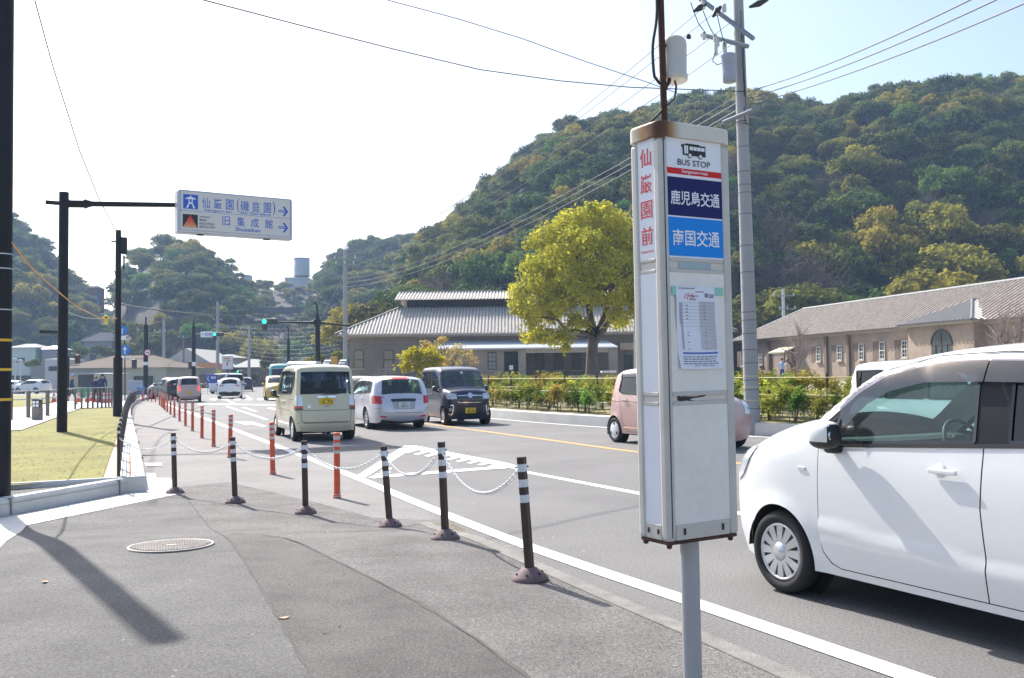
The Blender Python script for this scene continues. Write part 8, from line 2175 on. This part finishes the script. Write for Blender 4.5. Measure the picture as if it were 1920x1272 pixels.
def make_wood(label, hid, step, pts_extra=()):
    Pp, K, Sz = [], [], []
    xs = np.arange(-400, 400, step); ys = np.arange(113, 440, step)
    for y_ in ys:
        for x_ in xs:
            x, y = x_ + rng.uniform(-.5, .5) * step, y_ + rng.uniform(-.5, .5) * step
            px = 960 + F * x / y
            if px < -120 or px > 2060: continue
            i = int(round((x - HX[0]) / 3)); j = int(round((y - HY[0]) / 3))
            if not (0 <= i < nx_ and 0 <= j < ny_) or HW[j, i] not in hid or HZ[j, i] < 1.2: continue
            pts_, d0_, d1_, th_ = HILLS[HW[j, i]]
            if y > d1_ + 12: continue
            z = hill_at(x, y); hw_ = HW[j, i]; u = rng.random(); g = noise.noise(Vector((x * .035, y * .035, 3.3)))
            if hw_ == 2 and 200 < px < 300 and y < 264 and 9 < z < 27 + (px - 205) * .08 and rng.random() < .90: continue
            low = z < 16
            kd = rng.choice(8, p=(.18, .20, .18, .14, .07, .03, .09, .11))
            if g > .28 and u < .55: kd = 3 if u < .42 else 5
            if g < -.3 and u < .4: kd = 6
            if low and hw_ == 0:
                kd = rng.choice(8, p=(.10, .10, .15, .12, .17, .18, .08, .10))
                if px > 1650 and u < .5: kd = 5
            s_ = rng.uniform(.72, 1.15) * (1.12 if low and hw_ == 0 else .95)
            if hw_ == 4: s_ = rng.uniform(.28, .6); kd = rng.choice((2, 3, 5, 6, 4)); 
            if hw_ == 5: s_ *= .6
            if hw_ == 4 and rng.random() < .06: continue
            Pp.append((x, y, z - .6)); K.append(int(kd)); q = rng.uniform(.85, 1.2); Sz.append((s_, s_, s_ * q))
    for e in pts_extra: Pp.append(e[0]); K.append(e[1]); Sz.append((e[2],) * 3)
    n = len(Pp); me = bpy.data.meshes.new('forest'); me.from_pydata(Pp, [], [])
    at = me.attributes.new('kind', 'INT', 'POINT'); at.data.foreach_set('value', K)
    at = me.attributes.new('size', 'FLOAT_VECTOR', 'POINT'); at.data.foreach_set('vector', np.array(Sz, np.float32).ravel())
    at = me.attributes.new('turn', 'FLOAT_VECTOR', 'POINT'); at.data.foreach_set('vector', np.column_stack([rng.normal(size=n) * .06, rng.normal(size=n) * .06, rng.random(n) * 6.28]).astype(np.float32).ravel())
    o = link('forest', me); mo = o.modifiers.new('wood', 'NODES'); mo.node_group = WN
    tag(o, label, 'forest', kind='stuff'); print('WOOD', label, n); return o
front = []
for px, py, Yq, kd, s_ in ((1750, 505, 112, 5, 1.5), (1800, 470, 122, 5, 1.4), (1700, 500, 116, 5, 1.2), (1640, 530, 112, 4, 1.25), (1590, 545, 110, 4, 1.1), (1500, 530, 112, 2, 1.3), (1440, 545, 110, 3, 1.2), (1410, 520, 114, 5, .9), (1530, 470, 120, 6, 1.3), (1480, 450, 122, 6, 1.3), (1560, 500, 118, 0, 1.2), (1680, 420, 128, 5, 1.1), (1850, 520, 110, 2, 1.3), (1900, 500, 110, 0, 1.3), (660, 600, 110, 5, 1.0), (690, 590, 112, 2, 1.1), (640, 615, 110, 5, .8), (720, 580, 114, 2, 1.1), (760, 560, 116, 0, 1.3), (800, 550, 116, 0, 1.3), (880, 540, 116, 1, 1.3), (940, 540, 116, 0, 1.3), (705, 610, 108, 5, .8), (1240, 540, 114, 0, 1.3), (1320, 540, 114, 2, 1.2)):
    q = P(px, py, Yq); front.append(((q.x, Yq, max(.4, min(q.z - 5.0 * s_, hill_at(q.x, Yq) + 3))), kd, s_))
make_wood('dense mixed wood covering the big hill behind the halls', (0, 1), 4.7, front)
make_wood('dark wood and shrubs on the smaller hills beyond the junction', (2, 3, 4, 5), 5.2)

# ================================================================== PEOPLE
SKIN = mat('skin', (.45, .28, .2), .6); HAIR = mat('dark_hair', (.02, .016, .014), .6)
def person(label, base, rz, h, top, bottom, pose='walk', cap=None, shorts=False, group=None):
    t = thing('person', label, 'person', base, rz, group)
    s_ = h / 1.72; st = .26 if pose == 'walk' else .06
    J = {'pel': (0, 0, .93), 'sp': (0, .01, 1.12), 'ch': (0, .02, 1.32), 'nk': (0, .03, 1.46), 'hd': (0, .05, 1.57), 'tp': (0, .04, 1.69)}
    E_ = [('pel', 'sp'), ('sp', 'ch'), ('ch', 'nk'), ('nk', 'hd'), ('hd', 'tp')]; Rr = {'pel': .145, 'sp': .125, 'ch': .14, 'nk': .055, 'hd': .085, 'tp': .06}
    for sd, sg in (('l', 1), ('r', -1)):
        f = sg * st
        J.update({sd + 'hip': (sg * .09, 0, .88), sd + 'kn': (sg * .10, f * .55 + .03, .48), sd + 'an': (sg * .10, f - (.10 if f < 0 else 0), .09 if f >= 0 else .14), sd + 'to': (sg * .11, f + .13 - (.06 if f < 0 else 0), .04 if f >= 0 else .05)})
        J.update({sd + 'sh': (sg * .185, .02, 1.40), sd + 'el': (sg * .23, -f * .35, 1.13), sd + 'wr': (sg * .22, -f * .55 + .09, .92), sd + 'ha': (sg * .215, -f * .6 + .12, .83)})
        E_ += [('pel', sd + 'hip'), (sd + 'hip', sd + 'kn'), (sd + 'kn', sd + 'an'), (sd + 'an', sd + 'to'), ('ch', sd + 'sh'), (sd + 'sh', sd + 'el'), (sd + 'el', sd + 'wr'), (sd + 'wr', sd + 'ha')]
        Rr.update({sd + 'hip': .10, sd + 'kn': .065, sd + 'an': .045, sd + 'to': .04, sd + 'sh': .065, sd + 'el': .047, sd + 'wr': .035, sd + 'ha': .04})
    nm = list(J); me = bpy.data.meshes.new('body'); me.from_pydata([Vector(J[n]) * s_ for n in nm], [(nm.index(a), nm.index(b)) for a, b in E_], [])
    o = bpy.data.objects.new('body', me); COL.objects.link(o); o.modifiers.new('skin', 'SKIN'); 
    for i, n in enumerate(nm): me.skin_vertices[0].data[i].radius = (Rr[n] * s_, Rr[n] * s_ * (.8 if n in ('pel', 'sp', 'ch') else 1)); me.skin_vertices[0].data[i].use_root = n == 'pel'
    sb_ = o.modifiers.new('sub', 'SUBSURF'); sb_.levels = sb_.render_levels = 1
    dg = bpy.context.evaluated_depsgraph_get(); me2 = bpy.data.meshes.new_from_object(o.evaluated_get(dg)); bpy.data.objects.remove(o)
    for m in (top, bottom, SKIN, DARKP): me2.materials.append(m)
    for p in me2.polygons:
        c = p.center / s_; z = c.z; hand = abs(c.x) > .17 and z < .93
        p.material_index = 2 if (z > 1.45 or hand) else 0 if z > .95 or abs(c.x) > .19 else (3 if z < .1 else (2 if (shorts and z < .5) else 1)); p.use_smooth = True
    link('body', me2, t)
    k = MB(); bm = bmesh.new(); bmesh.ops.create_uvsphere(bm, u_segments=14, v_segments=8, radius=1); bm.verts.index_update()
    vs = [(v.co.x * .098 * s_, (v.co.y * .112 + .035) * s_, (v.co.z * .10 + 1.645) * s_) for v in bm.verts]; fs = [[v.index for v in f.verts] for f in bm.faces if f.calc_center_median().z > -.15 or f.calc_center_median().y < -.35]
    k.add(vs, fs, 0, None, True); bm.free()
    if cap: k.lathe([(.17, 1.66), (.168, 1.672), (.105, 1.68)], 16, 0, Matrix.Translation((0, .05 * s_, 0)) @ Matrix.Scale(s_, 4))
    k.build('hat' if cap else 'hair', cap or HAIR, t)
    k = MB()
    for sg in (-1, 1): k.rbox((sg * .033 * s_, .135 * s_, 1.60 * s_), (.022, .012, .012), .003)
    k.rbox((0, .145 * s_, 1.565 * s_), (.024, .03, .04), .008, 1); k.rbox((0, .132 * s_, 1.525 * s_), (.05, .012, .012), .003, 2)
    k.build('face', [HAIR, SKIN, mat('lips', (.3, .1, .09), .6)], t)
    return t
def cl(n, c): return mat(n, c, .85)
person('visitor in navy top and straw hat walking along the path behind the railing', G(134, 760, .12), rad(-60), 1.66, cl('navy_cloth', (.03, .045, .12)), cl('dark_check_cloth', (.09, .08, .085)), 'walk', cl('blue_straw', (.22, .32, .42)), True)
person('person in navy jacket facing us with a pale face mask by the cones', G(180, 757, .12), rad(170), 1.55, cl('navy_suit', (.02, .025, .10)), cl('black_trousers', (.02, .02, .03)), 'stand')
person('person in navy jacket seen from behind next to the one in a mask', G(191.5, 757.5, .12), rad(15), 1.70, cl('navy_suit', (.02, .025, .10)), cl('black_trousers', (.02, .02, .03)), 'stand')
q = P(1467, 720, 68); person('visitor in pale blue shirt by the warehouse door', (q.x, 68, .8), rad(-50), 1.7, cl('pale_blue_cloth', (.30, .38, .62)), cl('navy_trousers', (.04, .06, .16)), 'stand')
q = P(1476, 722, 66); person('visitor in beige coat beside the one in pale blue', (q.x, 66, .75), rad(-40), 1.58, cl('beige_cloth', (.55, .45, .36)), cl('beige_trousers', (.45, .36, .3)), 'stand')

# ================================================================== OVERHEAD LINES
WIRE = mat('overhead_wire', (0.05, 0.05, 0.055), .5); WIREO = mat('orange_wire', (.6, .3, .05), .6); WIREL = mat('pale_wire', (.3, .31, .33), .5)
def wire(label, pts, r, m=WIRE, group='overhead power cables', cat='cable'):
    """pts: (px, py, depth)"""
    Q = [P(*p) for p in pts]; k = MB(); k.tube(smooth_line(Q, 2.5), r, 5); o = k.build('overhead_cable', m); tag(o, label, cat, group); return o
def wire2(label, a, b, sag, r, m=WIRE, group='overhead power cables', n=24):
    A, B = P(*a), P(*b); k = MB(); k.tube([A.lerp(B, i / n) - Vector((0, 0, 4 * sag * (i / n) * (1 - i / n))) for i in range(n + 1)], r, 5); o = k.build('overhead_cable', m); tag(o, label, 'cable', group); return o
wire('thick overhead cable sagging across the sky to the mast of the bus stop', [(330, -14, 15), (380, 0, 15.5), (560, 47, 17.5), (740, 93, 19.5), (900, 131, 21), (1050, 152, 22), (1180, 164, 22.8), (1395, 172, 23)], .013, WIRE, None)
wire('thin overhead cable crossing the sky above the wooded hill to the concrete pole', [(700, -10, 17), (725, 0, 17.3), (860, 36, 18.5), (980, 73, 20), (1090, 113, 21.3), (1215, 155, 22.5), (1300, 186, 23)], .010, WIRE, None)
for i, (a, b, s_) in enumerate((((1352, 14, 23), (647, 478, 76), 1.1), ((1324, 10, 23.3), (640, 484, 76.2), 1.2), ((1378, 36, 23), (657, 486, 75.8), 1.1), ((1392, 70, 23), (650, 500, 76), 1.0))): wire2('thin power cable from the top crossarms down to the far concrete pole', a, b, s_, .010)
for i, (a, b, s_) in enumerate((((1400, 170, 23), (648, 522, 76), 1.0), ((1402, 181, 23), (648, 530, 76), 1.0), ((1404, 194, 23), (648, 538, 76), 1.0))): wire2('low power cable from the concrete pole past the hill to the far pole', a, b, s_, .009, WIREL, 'low power cables to the far pole')
for i, (a, b) in enumerate((((1402, 172, 23), (1850, -15, 13)), ((1404, 184, 23), (1900, -15, 13)), ((1406, 196, 23), (1960, -10, 13)))): wire2('power cable running from the concrete pole to the upper frame edge', a, b, .12, .012, WIRE, 'cables leaving the frame above the hill')
wire('cable dropping from above to the top of the slim black pole', [(58, -20, 20), (65, 0, 20.5), (100, 128, 24), (150, 285, 28), (185, 372, 31), (219, 436, 33)], .016, WIRE, None)
wire('orange covered cable from the banded pole to the slim black pole', [(22, 455, 11), (60, 503, 15), (110, 548, 20.5), (150, 579, 25.5), (190, 598, 30), (219, 597, 33)], .013, WIREO, None)
wire('pale thin cable between the direction sign pole and the slim black pole', [(128, 587, 25), (160, 597, 28), (219, 598, 33)], .012, WIREL, None)
k = MB(); q = P(199, 600, 31); k.rbox((0, 0, 0), (.10, .05, .30), .01); k.rbox((0, 0, .08), (.22, .05, .06), .01); o = k.build('cable_marker', mat('yellow_marker', (.75, .6, .05), .5)); o.location = q; tag(o, 'small yellow marker hanging on the cable by the slim black pole', 'marker')
wire('dark cable spanning the junction in front of the wooded hill', [(222, 570, 34), (310, 583, 52), (408, 591, 90), (500, 594, 110), (600, 588, 120), (660, 575, 120)], .035, WIRE, None)
wire('thin cable between the far utility poles', [(273, 610, 88), (307, 602, 118), (408, 586, 125), (467, 580, 135)], .02, WIREL, None)
wire('slack service cable from the signal pole to the hall corner', [(597, 633, 68), (620, 636, 70), (648, 640, 76)], .012, WIREL, None)
for i in range(9): wire2('fine far cable strung across the terraced slope', (430 + i * 3, 612 + i * 7, 126), (700 - i * 8, 596 + i * 9, 118), .8, .012, WIREL, 'fine cables before the terraced slope')
wire2('slanting stay wire beside the far concrete pole', (648, 512, 76), (600, 600, 74), 0, .012, WIREL, None)

# ================================================================== THE AIR
k = MB(); k.box((10, 205, 62), (980, 540, 126.4)); hz_ = k.build('haze', [], kind='stuff'); hz_['label'] = 'thin blue haze between the street and the hills'; hz_['category'] = 'haze'
hm = bpy.data.materials.new('haze_air'); hm.use_nodes = True; tt = hm.node_tree; tt.nodes.clear(); oo = tt.nodes.new('ShaderNodeOutputMaterial'); pv = tt.nodes.new('ShaderNodeVolumePrincipled'); pv.inputs['Color'].default_value = (.45, .66, 1.0, 1); pv.inputs['Density'].default_value = .00055; pv.inputs['Anisotropy'].default_value = .2
tt.links.new(pv.outputs[0], oo.inputs['Volume']); hz_.data.materials.append(hm); hz_.display_type = 'WIRE'
